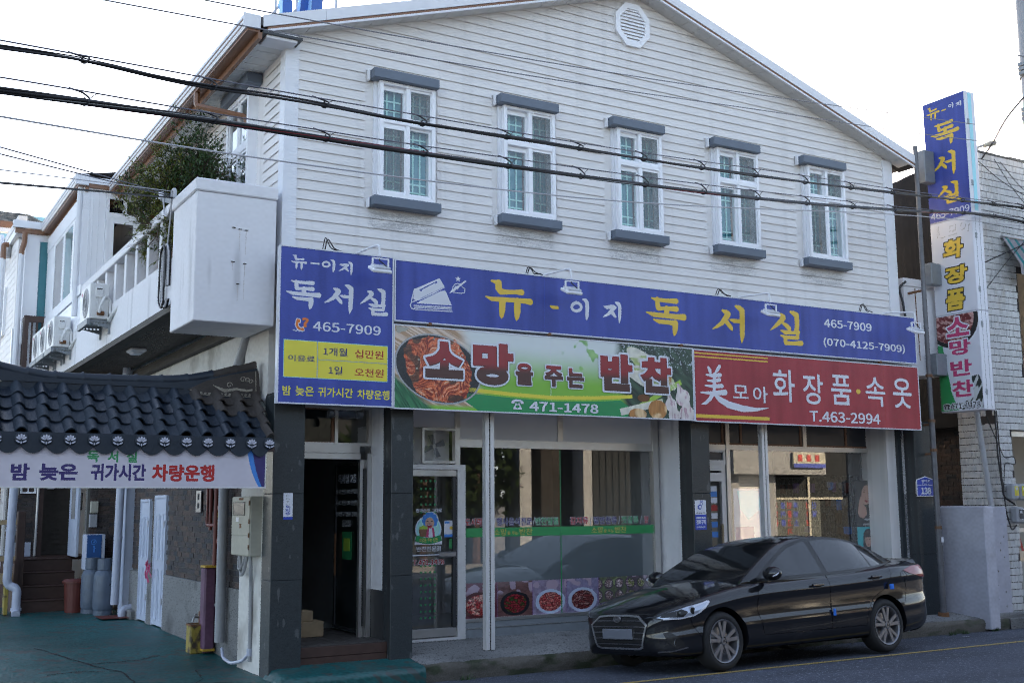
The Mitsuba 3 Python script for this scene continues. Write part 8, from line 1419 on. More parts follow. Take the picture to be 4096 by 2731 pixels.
def low_sect(x):
    w, lo, sh, tp = c_w(x), c_lo(x), c_sh(x), c_top(x); H = sh - lo
    t = np.array([0, .05, .16, .34, .40, .55, .74, .83, .88, .95, 1.0]); yy = np.array([.90, .95, .985, .992, 1.0, .978, .985, 1.0, .99, .962, .925])
    side = np.column_stack([w * yy, lo + H * t]); f = PI_(t, w * yy); tt = np.linspace(0, 1, 26); tt = np.unique(np.concatenate([tt, t]))
    side = np.column_stack([f(tt), lo + H * tt])
    ye = side[-1, 0]; q = np.linspace(1, 0, 22)[1:]
    top = np.column_stack([ye * q, sh + (tp - sh) * (1 - q ** 2.2)])
    return np.vstack([[0, lo], [side[0, 0] * .5, lo], side, top])
XS = np.unique(np.concatenate([[0, .012, .03, .05, .075, .10], np.arange(.12, 4.4, .03), [4.42, 4.45, 4.475, 4.50, 4.52, 4.54, 4.556, 4.57]]))
lower = mani(loft(XS, low_sect))
r_z = P_([1.22, 1.30, 1.37, 1.6, 1.9, 2.12, 2.35, 2.65, 3.0, 3.3, 3.6, 3.85, 4.1, 4.22], [.84, .93, .99, 1.125, 1.275, 1.372, 1.425, 1.445, 1.432, 1.395, 1.315, 1.225, 1.118, 1.06])
r_b = P_([1.22, 1.4, 1.7, 2.0, 3.0, 3.5, 3.9, 4.22], [.70, .79, .835, .852, .855, .83, .775, .69])
r_t = P_([1.22, 1.4, 1.6, 1.9, 2.15, 2.6, 3.2, 3.6, 4.0, 4.22], [.66, .755, .725, .665, .615, .59, .58, .57, .57, .60])
def cab_sect(x):
    zr, wb, wt = r_z(x), r_b(x), r_t(x); zb = .80; ze = zr - .045 if x > 2.2 else zr - .012 - .033 * max(0, (x - 1.9) / .3) 
    s = np.linspace(0, 1, 12); side = np.column_stack([wb + (wt - wb) * np.clip((zb + (ze - zb) * s - .93) / max(ze - .93, .02), 0, 1) ** 1.15, zb + (ze - zb) * s])
    q = np.linspace(1, 0, 22)[1:]; top = np.column_stack([wt * q, ze + (zr - ze) * (1 - q ** 2.6)])
    return np.vstack([[0, zb], [wb * .5, zb], side, top])
cabin = mani(loft(np.unique(np.concatenate([np.arange(1.22, 4.22, .025), [4.22]])), cab_sect))
def grow(m, k, c=(2.285, 0, .75)): return m.translate([-c[0], -c[1], -c[2]]).scale([1 + k * .4, 1 + k, 1 + k]).translate(list(c))
def side_prism(poly, y0=-1.2, y1=-.30): return mani(xz(poly, y0, y1))
def both(m): return m + m.mirror([0, 1, 0])
WHX, WHR = (.872, 3.572), .317
arch = m3.Manifold()
for wx in WHX:
    c = m3.Manifold.cylinder(.45, .352, .352, 48).rotate([90, 0, 0]); arch = arch + c.translate([wx, -.60, .325]); arch = arch + c.translate([wx, 1.05, .325])
body = lower + cabin
gl = lambda pts, w=.0025: LineString(pts).buffer(w, cap_style=2)
seams = unary_union([gl([(1.50, .92), (1.42, .80), (1.40, .62), (1.47, .36)]), gl([(2.585, .96), (2.60, .70), (2.57, .34)]), gl([(3.74, 1.02), (3.70, .90), (3.56, .74), (3.36, .66), (3.22, .52), (3.18, .36)]), gl([(1.47, .345), (3.18, .345)]), gl([(.36, .66), (.42, .50), (.53, .36)]), gl([(3.94, .95), (4.0, .72), (3.93, .58)])])
seam = both(side_prism(seams, -1.2, -.70)); hoodcut = both(mani(slab(LineString([(.16, .50), (.45, .68), (.9, .75), (1.32, .80), (1.50, .83)]).buffer(.003, cap_style=2), .5)).translate([0, 0, .62]))
body = (body - arch) - (seam + hoodcut)
body = body - m3.Manifold.cube([1.5, 1.3, .2]).translate([1.2, -.65, .1])
CY, CR = math.radians(3.0), -math.radians(4.2)
def place_car(m):
    m = m if isinstance(m, trimesh.Trimesh) else unmani(m)
    v = np.array(m.vertices, float); v[:, 0] = np.where(v[:, 0] < .872, .872 - (.872 - v[:, 0]) * .86, v[:, 0]); v = v - [WHX[0], -.865, 0]; c, s = math.cos(CR), math.sin(CR)
    v = np.column_stack([v[:, 0], v[:, 1] * c - v[:, 2] * s, v[:, 1] * s + v[:, 2] * c]); c, s = math.cos(CY), math.sin(CY)
    return M(np.column_stack([v[:, 0] * c - v[:, 1] * s, v[:, 0] * s + v[:, 1] * c, v[:, 2]]) + [8.265, 9.575, .002], m.faces)
def cp(parent, name, m, mt, smooth=28, label=None): return part(parent, name, place_car(m), mt, label, smooth=smooth)
BODY = cp(CAR, 'body', body, 'car_paint', 32)
cab_t, cab_g, low_t, low_g = grow(cabin, .0035), grow(cabin, .006), grow(lower, .004), grow(lower, .008)
dlo = Polygon([(1.53, .945), (1.68, 1.04), (1.92, 1.175), (2.17, 1.285), (2.45, 1.35), (2.85, 1.372), (3.2, 1.35), (3.5, 1.285), (3.74, 1.19), (3.93, 1.085), (3.90, 1.055), (3.5, 1.012), (2.9, .985), (2.2, .965)])
keep = lambda a, b: Polygon([(a[0], .9), (b[0], .9), (b[1], 1.45), (a[1], 1.45)])
cp(CAR, 'window_trim', both(cab_t ^ side_prism(dlo.buffer(.028))), 'car_trim')
for nm, k in (('front', keep((1.4, 1.4), (2.54, 2.50))), ('rear', keep((2.63, 2.59), (3.48, 3.38))), ('quarter', keep((3.505, 3.405), (4.0, 4.0)))):
    w = cab_g ^ side_prism(dlo.buffer(-.006).intersection(k)); cp(CAR, 'side_window', w, 'car_glass'); cp(CAR, 'side_window', w.mirror([0, 1, 0]), 'car_glass')
ws = Polygon([(1.30, 0), (1.315, .30), (1.37, .60), (1.42, .715), (1.75, .655), (2.13, .565), (2.10, .3), (2.085, 0)]); ws = unary_union([ws, affinity.scale(ws, 1, -1, origin=(0, 0))])
cp(CAR, 'windscreen_trim', cab_t ^ mani(slab(ws.buffer(.022), 1.0)).translate([0, 0, .95]), 'car_trim'); cp(CAR, 'windscreen', cab_g ^ mani(slab(ws, 1.0)).translate([0, 0, .97]), 'car_glass')
rw = Polygon([(3.30, 0), (3.32, .3), (3.38, .50), (3.75, .515), (4.08, .53), (4.13, .3), (4.14, 0)]); rw = unary_union([rw, affinity.scale(rw, 1, -1, origin=(0, 0))]); cp(CAR, 'rear_window', cab_g ^ mani(slab(rw, 1.0)).translate([0, 0, 1.05]), 'car_glass')
# lamps
hl = Polygon([(.03, .60), (.10, .570), (.26, .568), (.44, .595), (.58, .655), (.72, .765), (.58, .752), (.36, .715), (.15, .66)])
for sgn in (1, -1):
    f = (lambda m: m) if sgn == 1 else (lambda m: m.mirror([0, 1, 0]))
    h = cp(CAR, 'headlight', f(low_t ^ side_prism(hl, -1.2, -.42)), 'lamp_silver')
    cp(h, 'bezel', f(grow(lower, .0055) ^ side_prism(unary_union([hl.difference(hl.buffer(-.012)), Polygon([(.08, .60), (.30, .60), (.36, .65), (.30, .68), (.12, .64)])]), -1.2, -.42)), 'car_trim')
    for px_, pr_, pz_ in ((.42, .046, .658), (.26, .036, .628)):
        ys = -c_w(px_) * .985 if sgn == 1 else c_w(px_) * .985
        cp(h, 'projector', lathe([(0, .018), (pr_ * .75, .012), (pr_ * .8, .0)], 20, (px_, ys - .004 * sgn, pz_), 'y') if sgn == 1 else moved(lathe([(0, .018), (pr_ * .75, .012), (pr_ * .8, 0)], 20, (0, 0, 0), 'y'), t=(px_, ys, pz_), rz=0), 'car_glass'); cp(h, 'projector_ring', lathe([(pr_ * .8, -.01), (pr_ * .85, -.022), (pr_, -.018), (pr_ * 1.05, .0)], 24, (px_, ys, pz_), 'y'), 'chrome')
    cp(h, 'light_strip', f(grow(lower, .0065) ^ side_prism(unary_union([gl([(.50, .640), (.58, .680), (.68, .75)], .010), gl([(.45, .70), (.55, .725), (.66, .752)], .006), gl([(.10, .582), (.26, .582), (.43, .607), (.54, .648)], .006)]), -1.2, -.42)), 'sign_white')
    tl_ = Polygon([(3.97, .955), (4.08, .915), (4.34, .865), (4.60, .85), (4.60, 1.0), (4.40, 1.012), (4.18, 1.0)]); cp(CAR, 'tail_light', f(low_g ^ side_prism(tl_, -1.2, -.35)), 'lamp_red')
    cp(CAR, 'fog_lamp', lathe([(0, -.02), (.028, -.02), (.034, -.03), (.042, -.03), (.045, 0)], 20, (.225, -c_w(.225) * .985 * sgn, .335), 'y') if sgn == 1 else lathe([(0, .0), (.04, .0)], 12, (.225, c_w(.225) * .985, .335), 'y'), 'chrome')
    cp(CAR, 'bumper_intake', f(low_t ^ side_prism(Polygon([(.10, .44), (.16, .45), (.29, .34), (.29, .29), (.20, .28), (.12, .36)]), -1.2, -.5)), 'car_trim'); cp(CAR, 'bumper_blade', f(low_g ^ side_prism(gl([(.06, .245), (.16, .25), (.33, .285)], .006), -1.2, -.4)), 'grille_bar')
    cp(CAR, 'door_handle', f(mani(cat([cbox(2.27, 2.46, -.935, -.905, .832, .858, .008)]))), 'car_paint'); cp(CAR, 'door_handle', f(mani(cbox(3.31, 3.50, -.930, -.90, .882, .908, .008))), 'car_paint')
    cp(CAR, 'handle_recess', f(low_t ^ side_prism(unary_union([ell(2.365, .835, .085, .032), ell(3.405, .885, .08, .032)]))), 'car_trim')
    mr = m3.Manifold.sphere(1.0, 40).scale([.085, .125, .078]) ^ m3.Manifold.cube([.3, .3, .3], True).translate([-.085, 0, 0]); mr = mr + (m3.Manifold.sphere(1.0, 40).scale([.06, .118, .072]))
    k_ = cp(CAR, 'wing_mirror', f((mr + m3.Manifold.cube([.05, .14, .03], True).translate([.0, .10, -.065])).translate([1.57, -.985, 1.0])), 'car_paint', 40); cp(k_, 'indicator', f(mani(tube([(1.49, -1.07, .97), (1.505, -1.105, .985), (1.54, -1.112, 1.005)], [.006, .009, .006], 8))), 'sign_white')
    cp(CAR, 'sill_line', f(low_t ^ side_prism(gl([(1.62, .37), (2.4, .40), (3.2, .445)], .004))), 'car_trim')
cp(CAR, 'trunk_lip', mani(loft(np.linspace(4.30, 4.50, 8), lambda x: np.array([[0, 1.06], [.60, 1.02], [.66, 1.03], [.62, 1.062 + .16 * max(0, x - 4.36)], [0, 1.105 + .16 * max(0, x - 4.36)]]))), 'car_paint')
# grille, badge, plate
gx = lambda poly, x0=-.3, x1=.30: mani(M((lambda v: np.column_stack([x1 - v[:, 2], -v[:, 0], v[:, 1]]))(slab(poly, x1 - x0).vertices), slab(poly, x1 - x0).faces))
hexa = Polygon([(-.34, .625), (-.18, .635), (.18, .635), (.34, .625), (.49, .53), (.40, .285), (.33, .265), (-.33, .265), (-.40, .285), (-.49, .53)])
lowF = lambda k: lower.translate([-2.285, 0, -.5]).scale([1 + k, 1 + k * .3, 1 + k * .3]).translate([2.285, 0, .5])
cp(CAR, 'grille', lowF(.002) ^ gx(hexa), 'car_trim'); cp(CAR, 'grille_surround', lowF(.0055) ^ gx(hexa.difference(hexa.buffer(-.020))).trim_by_plane([-1, 0, 0], -.28), 'chrome')
for k in range(5):
    z = .318 + .062 * k; cp(CAR, 'grille_bar', lowF(.0042) ^ gx(unary_union([LineString([(-.5, z), (-.25, z + .006), (.25, z + .006), (.5, z)]).buffer(.0062)]).intersection(hexa.buffer(-.020))), 'grille_bar')
em = unary_union([ell(0, .588, .062, .034, 32).difference(ell(0, .588, .053, .027, 32)), affinity.skew(unary_union([rect(-.030, -.016, .566, .610), rect(.016, .030, .566, .610), LineString([(-.02, .582), (.02, .594)]).buffer(.006)]), 18, 0, origin=(0, .588)).intersection(ell(0, .588, .056, .03, 32))])
cp(CAR, 'badge', gx(em, -.006, .012).translate([-.012, 0, 0]), 'chrome'); cp(CAR, 'number_plate', mani(cbox(-.028, -.012, -.26, .26, .375, .485, .006)), 'plate_grey', label='blank grey number plate'); cp(CAR, 'plate_holder', mani(cbox(-.014, .05, -.275, .275, .362, .498, .006)), 'car_trim')
# wheels
def wheel(wx, side):
    y0 = -.868 if side < 0 else .868
    def at_(m): 
        v = m.vertices.copy(); v = v * [1, 1 if side < 0 else -1, 1] + [wx, y0, WHR]; return M(v, m.faces if side < 0 else m.faces[:, ::-1])
    def ring(p, n=48): 
        v = []; t = np.arange(n) * 2 * math.pi / n
        for r, y in p: v.append(np.column_stack([r * np.cos(t), np.full(n, y), r * np.sin(t)]))
        return M(np.vstack(v), [q for i in range(len(p) - 1) for k in range(n) for q in ([i * n + k, i * n + (k + 1) % n, (i + 1) * n + (k + 1) % n], [i * n + k, (i + 1) * n + (k + 1) % n, (i + 1) * n + k])])
    w = cp(CAR, 'wheel', at_(ring([(.225, .02), (.238, .006), (.262, .002), (.292, .010), (.309, .034), (.316, .06), (.317, .105), (.316, .15), (.305, .195), (.26, .21), (.22, .205)], 64)), 'tyre', 40)
    cp(w, 'rim', at_(ring([(.229, .004), (.226, .001), (.217, .004), (.208, .016), (.204, .05), (.200, .14), (.0, .145)])), 'alloy', 40)
    cp(w, 'brake_disc', at_(ring([(.0, .085), (.145, .085), (.150, .09)], 32)), 'steel')
    sp = []
    for k in range(5):
        for d in (-1, 1):
            g = affinity.rotate(Polygon([(d * .006 - .017, .045), (d * .006 + .017, .045), (d * .048 + .021, .207), (d * .048 - .021, .213)]), 72 * k, origin=(0, 0)); sp.append(xz(g, .010, .030))
    cp(w, 'spokes', at_(cat(sp)), 'alloy', False); cp(w, 'hub', at_(ring([(.0, .004), (.028, .004), (.031, .008), (.031, .014), (.058, .018), (.066, .03), (.066, .06)], 32)), 'alloy', 40)
    cp(w, 'hub_badge', at_(cat([xz(ell(0, 0, .019, .013).difference(ell(0, 0, .015, .009)), .0015, .004), xz(rect(-.009, -.005, -.009, .009).union(rect(.005, .009, -.009, .009)), .0015, .004)])), 'car_trim', False)
    cp(w, 'lug_nuts', at_(cat([xz(ell(.047 * math.sin(a), .047 * math.cos(a), .0085, .0085, 6), .008, .03) for a in np.arange(5) * 1.2566 + .6])), 'car_trim', False)
for wx in WHX:
    for s_ in (-1, 1): wheel(wx, s_)
cp(CAR, 'wheel_housing', cat([box(wx - .36, wx + .36, -.62, .62, .22, .66) for wx in WHX] + [box(.5, 4.2, -.6, .6, .18, .30)]), 'car_trim', False)
cp(CAR, 'door_guard', cat([cbox(2.58, 2.612, -.935, -.91, .485, .565, .006)]), 'foam_blue', label='small blue foam guard on the front door edge'); cp(CAR, 'door_guard', cat([cbox(3.63, 3.68, -.94, -.905, .735, .80, .006)]), 'foam_blue', label='small blue foam guard on the rear door edge'); cp(CAR, 'fuel_flap', low_t ^ side_prism(ell(3.95, .87, .075, .075).difference(ell(3.95, .87, .070, .070))), 'car_trim')

# ------------------------------------------------------------------ plant on the balcony
PL = thing('balcony_plant', 'bushy evergreen shrub spilling over the balcony parapet', 'plant')
mat('leaf_dark', lambda p, n, uv: mix([.018, .045, .016], [.045, .085, .020], cell_rand(dr.floor(p.x * 19), dr.floor(p.y * 19), dr.floor(p.z * 19))), .5)
mat('leaf_olive', lambda p, n, uv: mix([.055, .085, .012], [.15, .15, .02], cell_rand(dr.floor(p.x * 17), dr.floor(p.y * 17), dr.floor(p.z * 17))), .5)
mat('leaf_red', (.22, .045, .02), .5)
rp = np.random.default_rng(77)
LV = {'leaf_dark': [], 'leaf_olive': [], 'leaf_red': []}; stems = []
def leaflet(c, d, L, W):
    d = d / np.linalg.norm(d); s = np.cross(d, [rp.normal() * .4, rp.normal() * .4, 1]); s /= np.linalg.norm(s) + 1e-9; n = np.cross(s, d)
    return [c, c + d * L * .45 + s * W + n * W * .3, c + d * L, c + d * L * .45 - s * W + n * W * .3]
cl = [((3.50, 13.9, 5.55), (.40, .55, .55), 30), ((3.48, 13.9, 6.12), (.22, .3, .44), 24), ((3.62, 13.6, 5.85), (.32, .4, .32), 20), ((3.1, 14.2, 5.60), (.34, .6, .36), 26), ((2.98, 14.6, 5.35), (.24, .5, .30), 18), ((3.05, 13.7, 5.15), (.18, .4, .36), 15), ((3.78, 13.6, 5.75), (.22, .3, .2), 12), ((3.30, 14.1, 5.85), (.34, .5, .34), 26), ((3.42, 13.8, 5.95), (.30, .35, .34), 20)]
for (c, r, n) in cl:
    for k in range(n):
        u = rp.normal(size=3); u /= np.linalg.norm(u); tip = np.array(c) + np.array(r) * u * rp.uniform(.72, 1.05); base = np.array([3.45 + rp.normal(0, .12), 13.95 + rp.normal(0, .15), 5.0])
        mid = (base + tip) / 2 + [0, 0, .12]; P = bend([base, mid, tip], .3, 4); stems.append(tube(P, np.linspace(.008, .002, len(P)), 4))
        out = tip - mid; out /= np.linalg.norm(out)
        red = rp.random() < .035; ol = tip[0] < 3.3 or rp.random() < .12
        key = 'leaf_red' if red else ('leaf_olive' if (ol and rp.random() < .8) else 'leaf_dark')
        if tip[2] < 5.5: tip[0] = max(tip[0], 3.20)
        for b in range(14):
            q = mid + (tip - mid) * (b / 10); dirb = out * .5 + rp.normal(size=3) * .6 + [0, 0, .25]; dirb /= np.linalg.norm(dirb)
            bl_ = rp.uniform(.10, .20); stems.append(tube([q, q + dirb * bl_], .0018, 3, cap=False))
            for l in range(8):
                c0 = q + dirb * bl_ * (.25 + .125 * l); LV[key].append(leaflet(c0, dirb + rp.normal(size=3) * .75 - [0, 0, .12], rp.uniform(.040, .070), rp.uniform(.008, .013)))
for k, v in LV.items():
    if v:
        v = np.array(v).reshape(-1, 3); n = len(v) // 4; f = (np.arange(n)[:, None, None] * 4 + np.array([[0, 1, 2], [0, 2, 3]])).reshape(-1, 3)
        part(PL, 'foliage', M(v, f), k, {'leaf_red': 'reddish leaves', 'leaf_olive': 'yellowish green leaves'}.get(k), kind='stuff')
part(PL, 'stems', cat(stems), 'dark_wood'); 
solo('planter', cbox(3.28, 3.75, 13.5, 14.4, 4.31, 4.98, .02), 'rust', 'planter box behind the balcony balusters', 'planter')

# ------------------------------------------------------------------ overhead cables
CL = {'b1': [[0.759, 8.437, 4.719], [2.175, 8.692, 4.843], [3.833, 8.99, 4.959], [5.359, 9.265, 5.081], [7.506, 9.651, 5.272], [9.886, 10.079, 5.517], [12.969, 10.634, 5.912], [14.883, 10.979, 6.188], [16.354, 11.244, 6.304]],
'b2': [[0.742, 8.434, 5.039], [1.381, 8.549, 5.097], [1.934, 8.648, 5.107], [3.092, 8.857, 5.207], [4.324, 9.078, 5.284], [5.904, 9.363, 5.428], [7.95, 9.731, 5.605], [10.843, 10.252, 5.903], [12.996, 10.639, 6.155], [16.391, 11.25, 6.544]],
'm2': [[0.739, 8.433, 5.087], [1.328, 8.539, 5.129], [1.869, 8.636, 5.169], [2.459, 8.743, 5.21], [3.053, 8.85, 5.255], [4.27, 9.069, 5.355], [5.958, 9.372, 5.49], [7.255, 9.606, 5.61], [9.724, 10.05, 5.868], [13.288, 10.692, 6.233], [16.401, 11.252, 6.605]],
'm1': [[0.754, 8.436, 4.814], [1.156, 8.508, 4.843], [1.74, 8.613, 4.876], [2.396, 8.731, 4.919], [3.134, 8.864, 4.977], [3.778, 8.98, 5.025], [5.387, 9.27, 5.166], [7.949, 9.731, 5.405], [10.045, 10.108, 5.624], [13.272, 10.689, 5.989], [16.366, 11.246, 6.379]],
'w3': [[0.769, 8.439, 4.528], [1.855, 8.634, 4.574], [3.141, 8.865, 4.653], [5.972, 9.375, 4.892], [13.259, 10.687, 5.877], [16.343, 11.242, 6.229]],
't1': [[1.439, 8.559, 5.605], [2.651, 8.777, 5.733], [5.992, 9.379, 6.127], [9.704, 10.047, 6.638], [13.403, 10.713, 7.148], [16.559, 11.281, 7.64]],
't2': [[2.232, 8.702, 5.847], [2.647, 8.776, 5.892], [5.995, 9.379, 6.304], [13.432, 10.718, 7.409], [16.601, 11.288, 7.913]],
}
def spline(pts, n):
    from scipy.interpolate import PchipInterpolator
    p = np.array(pts); return np.stack([t for t in (np.linspace(p[0, 0], p[-1, 0], n), PchipInterpolator(p[:, 0], p[:, 1])(np.linspace(p[0, 0], p[-1, 0], n)), PchipInterpolator(p[:, 0], p[:, 2])(np.linspace(p[0, 0], p[-1, 0], n)))], 1)
def ext(pts):
    p = [np.array(q) for q in pts]; d0 = p[0] - p[1]; return [p[0] + d0 / np.linalg.norm(d0) * 9] + p
def cable_bundle(key, strands, label, mess):
    c = thing('overhead_cable', label, 'cable', 'overhead cables'); base = spline(ext(CL[key]), 90); n = len(base); t = np.linspace(0, 1, n)
    for (oy, oz, r, m, ph) in strands:
        wob = np.stack([0 * t, oy * np.cos(ph + 5 * t * 6.28) , oz * np.sin(ph + 4 * t * 6.28)], 1); part(c, 'strand', tube(base + wob, r, 8), m)
    ms = spline(ext(CL[mess]), 90); part(c, 'messenger_wire', tube(ms, .0060, 5), 'wire_mat')
    hg = []; L_ = np.concatenate([[0], np.cumsum(np.linalg.norm(np.diff(base, axis=0), axis=1))]); R = max(abs(s[1]) + s[2] for s in strands) + .006
    for d in np.arange(8.6, L_[-1], 1.02):
        p = np.array([np.interp(d + .04 * math.sin(d * 7), L_, base[:, k]) for k in range(3)]); q = np.array([np.interp(p[0], ms[:, 0], ms[:, k]) for k in range(3)])
        up = q[2] - p[2]; hg.append(tube(bend([q + [-.10, 0, .006], q + [.0, 0, -.01], p + [.05, -.5 * R, R * .9], p + [.045, -R, 0], p + [.02, 0, -R], p + [-.01, R, 0], p + [.02, 0, R * 1.1]], .05, 4), .0075, 5)); hg.append(tube([q + [.11, 0, .008], p + [.05, 0, R]], .003, 4))
    for h in zip(hg[::2], hg[1::2]): part(c, 'hanger', cat(h), 'cable_mat')
cable_bundle('b1', [(.008, .010, .015, 'cable_mat', 0), (.013, .013, .012, 'cable_mat', 1.7), (.014, .014, .0105, 'cable_mat', 3.3), (.016, .016, .0095, 'cable_mat', 4.6), (.017, .017, .008, 'cable_mat', 5.6), (.019, .02, .0035, 'red_cable', .9), (.019, .02, .0035, 'screen_wire', 2.4)], 'thick bundle of black cables, the lower of the two, crossing the facade', 'm1')
cable_bundle('b2', [(.006, .010, .0115, 'cable_mat', 0), (.008, .014, .0095, 'cable_mat', 2.6), (.010, .012, .005, 'cable_mat', 4.5)], 'slimmer black cable pair, the upper of the two, crossing the facade', 'm2')
mat('thin_wire', (.17, .17, .19), .5)
tw_ = {'w3': .0075, 't1': .0058, 't2': .0058}
for k, lab in (('w3', 'single pale wire below the cable bundles'), ('t1', 'lower thin dark wire crossing the gable'), ('t2', 'upper thin dark wire crossing the gable')): solo('overhead_wire', tube(spline(ext(CL[k]), 60), tw_[k], 5), 'cable_light' if k == 'w3' else 'thin_wire', lab, 'wire', 'overhead wires')
for k, (a, b, r, m) in enumerate((([.926, 10, 4.773], [3.06, 13.05, 5.40], .006, 'wire_mat'), ([.929, 10, 4.714], [3.06, 13.05, 5.38], .006, 'wire_mat'), ([.936, 10, 4.579], [3.06, 13.0, 5.43], .005, 'cable_light'), ([.942, 10, 4.468], [3.06, 12.95, 5.34], .011, 'cable_mat'))):
    a, b = np.array(a), np.array(b); a2 = a - (b - a) * 1.5; ts = np.linspace(0, 1, 24)[:, None]; p = a2 + (b - a2) * ts - np.array([0, 0, .10]) * 4 * ts * (1 - ts) * np.array([0, 0, 1]) * .0
    solo('drop_wire', tube(p, r, 6), m, ('upper thin wire running to the balcony bracket', 'second thin wire running to the balcony bracket', 'pale wire running to the balcony bracket', 'thick black drop cable running to the balcony bracket')[k], 'wire', 'drop wires to the balcony')
bk_ = thing('wire_bracket', 'grey steel bracket with an insulator holding wires at the balcony', 'bracket'); part(bk_, 'arm', M(np.array([[3.06, 13.6, 5.52], [3.06, 13.6, 5.46], [3.06, 12.95, 5.26], [3.06, 12.95, 5.33], [3.08, 13.6, 5.52], [3.08, 13.6, 5.46], [3.08, 12.95, 5.26], [3.08, 12.95, 5.33]]), [[0, 1, 2], [0, 2, 3], [4, 6, 5], [4, 7, 6], [0, 4, 5], [0, 5, 1], [0, 3, 7], [0, 7, 4]]), 'bracket_grey'); part(bk_, 'insulator', lathe([(0, -.05), (.03, -.045), (.035, -.02), (.025, 0), (.035, .02), (.03, .045), (0, .05)], 14, (3.05, 13.5, 5.50)), 'sign_white'); part(bk_, 'riser', cat([tube(bend([(3.05, 12.95, 5.30), (3.05, 12.93, 5.42), (3.06, 12.86, 5.42), (3.06, 12.86, 5.32)], .03), .022, 8), tube(bend([(3.05, 12.99, 5.40), (3.045, 12.95, 5.2), (3.04, 13.05, 4.8), (3.04, 13.1, 4.4)], .1), .008, 6), tube(bend([(3.05, 13.4, 5.48), (3.05, 13.3, 5.20), (3.05, 13.1, 5.16), (3.05, 12.97, 5.28)], .1), .010, 6)]), 'cable_light')
for k, pts in enumerate(([(16.45, 11.0, 8.52), (16.06, 11.25, 8.0), (15.9, 11.4, 7.6), (15.73, 11.5, 7.34)], [(15.52, 11.45, 7.3), (16.0, 11.35, 6.95), (16.6, 11.1, 6.6)], [(16.03, 11.48, 7.38), (16.2, 11.3, 6.85), (16.45, 11.05, 6.3)], [(15.40, 11.46, 5.52), (15.9, 11.3, 5.75), (16.5, 11.0, 6.05)], [(15.39, 11.46, 5.0), (15.9, 11.3, 5.6), (16.5, 11.05, 6.25)], [(15.40, 11.44, 5.66), (15.9, 11.3, 5.95), (16.4, 11.0, 6.3)], [(16.18, 11.48, 7.36), (16.4, 11.3, 6.9), (16.7, 11.0, 6.5)])):
    solo('service_wire', tube(bend(pts, .3, 6), (.014, .006, .006, .011, .007, .004, .006)[k], 6), 'cable_light' if k == 5 else 'cable_mat', ('thick taped service cable from the utility pole down to the tiled roof edge', 'thin wire slanting across the upper tiled wall from its left corner', 'thin wire dropping from the tiled roof edge to the cable bundle', 'pair of black wires rising over the striped awning', 'thin black wire rising steeply across the awning', 'pale thin wire rising above the awning', 'rightmost thin wire from the tiled roof edge')[k], 'wire', 'wires at the tiled building')

# ------------------------------------------------------------------ letters on the roof, seen from behind the rake
RT = thing('rooftop_sign', 'blue channel letters on a grey pipe frame standing on the roof edge', 'sign')
mat('letter_face', (.30, .55, .85), .4); mat('letter_side', (.03, .11, .42), .35)
def chan(g, x0, x1):
    part(RT, 'letter_side', yz(g.buffer(.004), x0 + .012, x1), 'letter_side'); part(RT, 'letter_face', yz(g, x0, x0 + .011), 'letter_face')
def at_(pts, u, z): return Polygon([(u + a, z + b) for a, b in pts])
chan(at_([(.0, .0), (.10, .0), (.10, .30), (.02, .34), (-.06, .28), (-.05, .24), (.0, .26)], -12.05, 7.29), 3.98, 4.10)
chan(at_([(-.02, .04), (.04, .0), (.12, .26), (.16, .42), (.06, .42)], -12.05, 7.44), 4.20, 4.33); chan(at_([(.0, .0), (.10, .03), (.14, .30), (.12, .5), (.05, .5), (-.02, .28), (-.10, .22), (-.06, .17)], -12.0, 7.40), 4.30, 4.44)
part(RT, 'pipe_frame', cat([tube([a, b], .014, 7) for a, b in (((3.82, 12.2, 7.28), (4.05, 12.2, 7.65)), ((4.09, 12.2, 7.4), (4.4, 12.2, 7.85)), ((4.21, 12.1, 7.42), (4.21, 12.1, 7.9)), ((4.02, 12.2, 7.62), (4.36, 12.2, 7.46)), ((4.40, 12.2, 7.6), (4.6, 12.2, 7.85)), ((4.70, 12.1, 7.55), (4.70, 12.1, 8.2)), ((3.97, 12.15, 7.3), (3.97, 12.15, 7.9)))]), 'steel')

# small litter by the kerb, as on the road in view
rl8 = np.random.default_rng(15)
solo('paper_scrap', M([[13.62, 10.75, road_z(10.75) + .006], [13.74, 10.74, road_z(10.74) + .008], [13.75, 10.78, road_z(10.78) + .005], [13.63, 10.79, road_z(10.79) + .007]], [[0, 1, 2], [0, 2, 3]]), 'sign_white', 'small white paper scrap lying on the road by the kerb', 'litter')
gr = []
for k in range(160):
    x, y = rl8.uniform(4.2, 16), 11.42 - abs(rl8.normal(0, .10)); r = rl8.uniform(.004, .012)
    m = trimesh.creation.icosphere(0, r); gr.append(M(m.vertices * [1.3, 1, .7] + [x, min(y, kerb_front(x) - .02), road_z(y) + r * .3], m.faces))
k8 = setting('gravel', cat(gr), 'kerb_stone', 'grit gathered along the foot of the kerb'); labels[k8]['kind'] = 'stuff'
wd = []
for (x, y) in ((13.9, 11.20), (14.2, 11.19), (14.9, 11.2), (9.3, 11.42), (6.1, 11.44)):
    for k in range(26):
        a = rl8.uniform(0, 6.28); b = np.array([x + rl8.normal(0, .05), y + rl8.normal(0, .012), road_z(y) + .0]); d = np.array([math.cos(a) * .05, math.sin(a) * .03 - .01, rl8.uniform(.03, .08)]); s_ = np.array([-d[1], d[0], 0]); s_ = s_ / np.linalg.norm(s_) * .006; wd.append(M([b - s_, b + s_, b + d], [[0, 1, 2]]))
k8 = setting('weeds', cat(wd), 'leaf_dark', 'weeds growing at the foot of the kerb'); labels[k8]['kind'] = 'stuff'

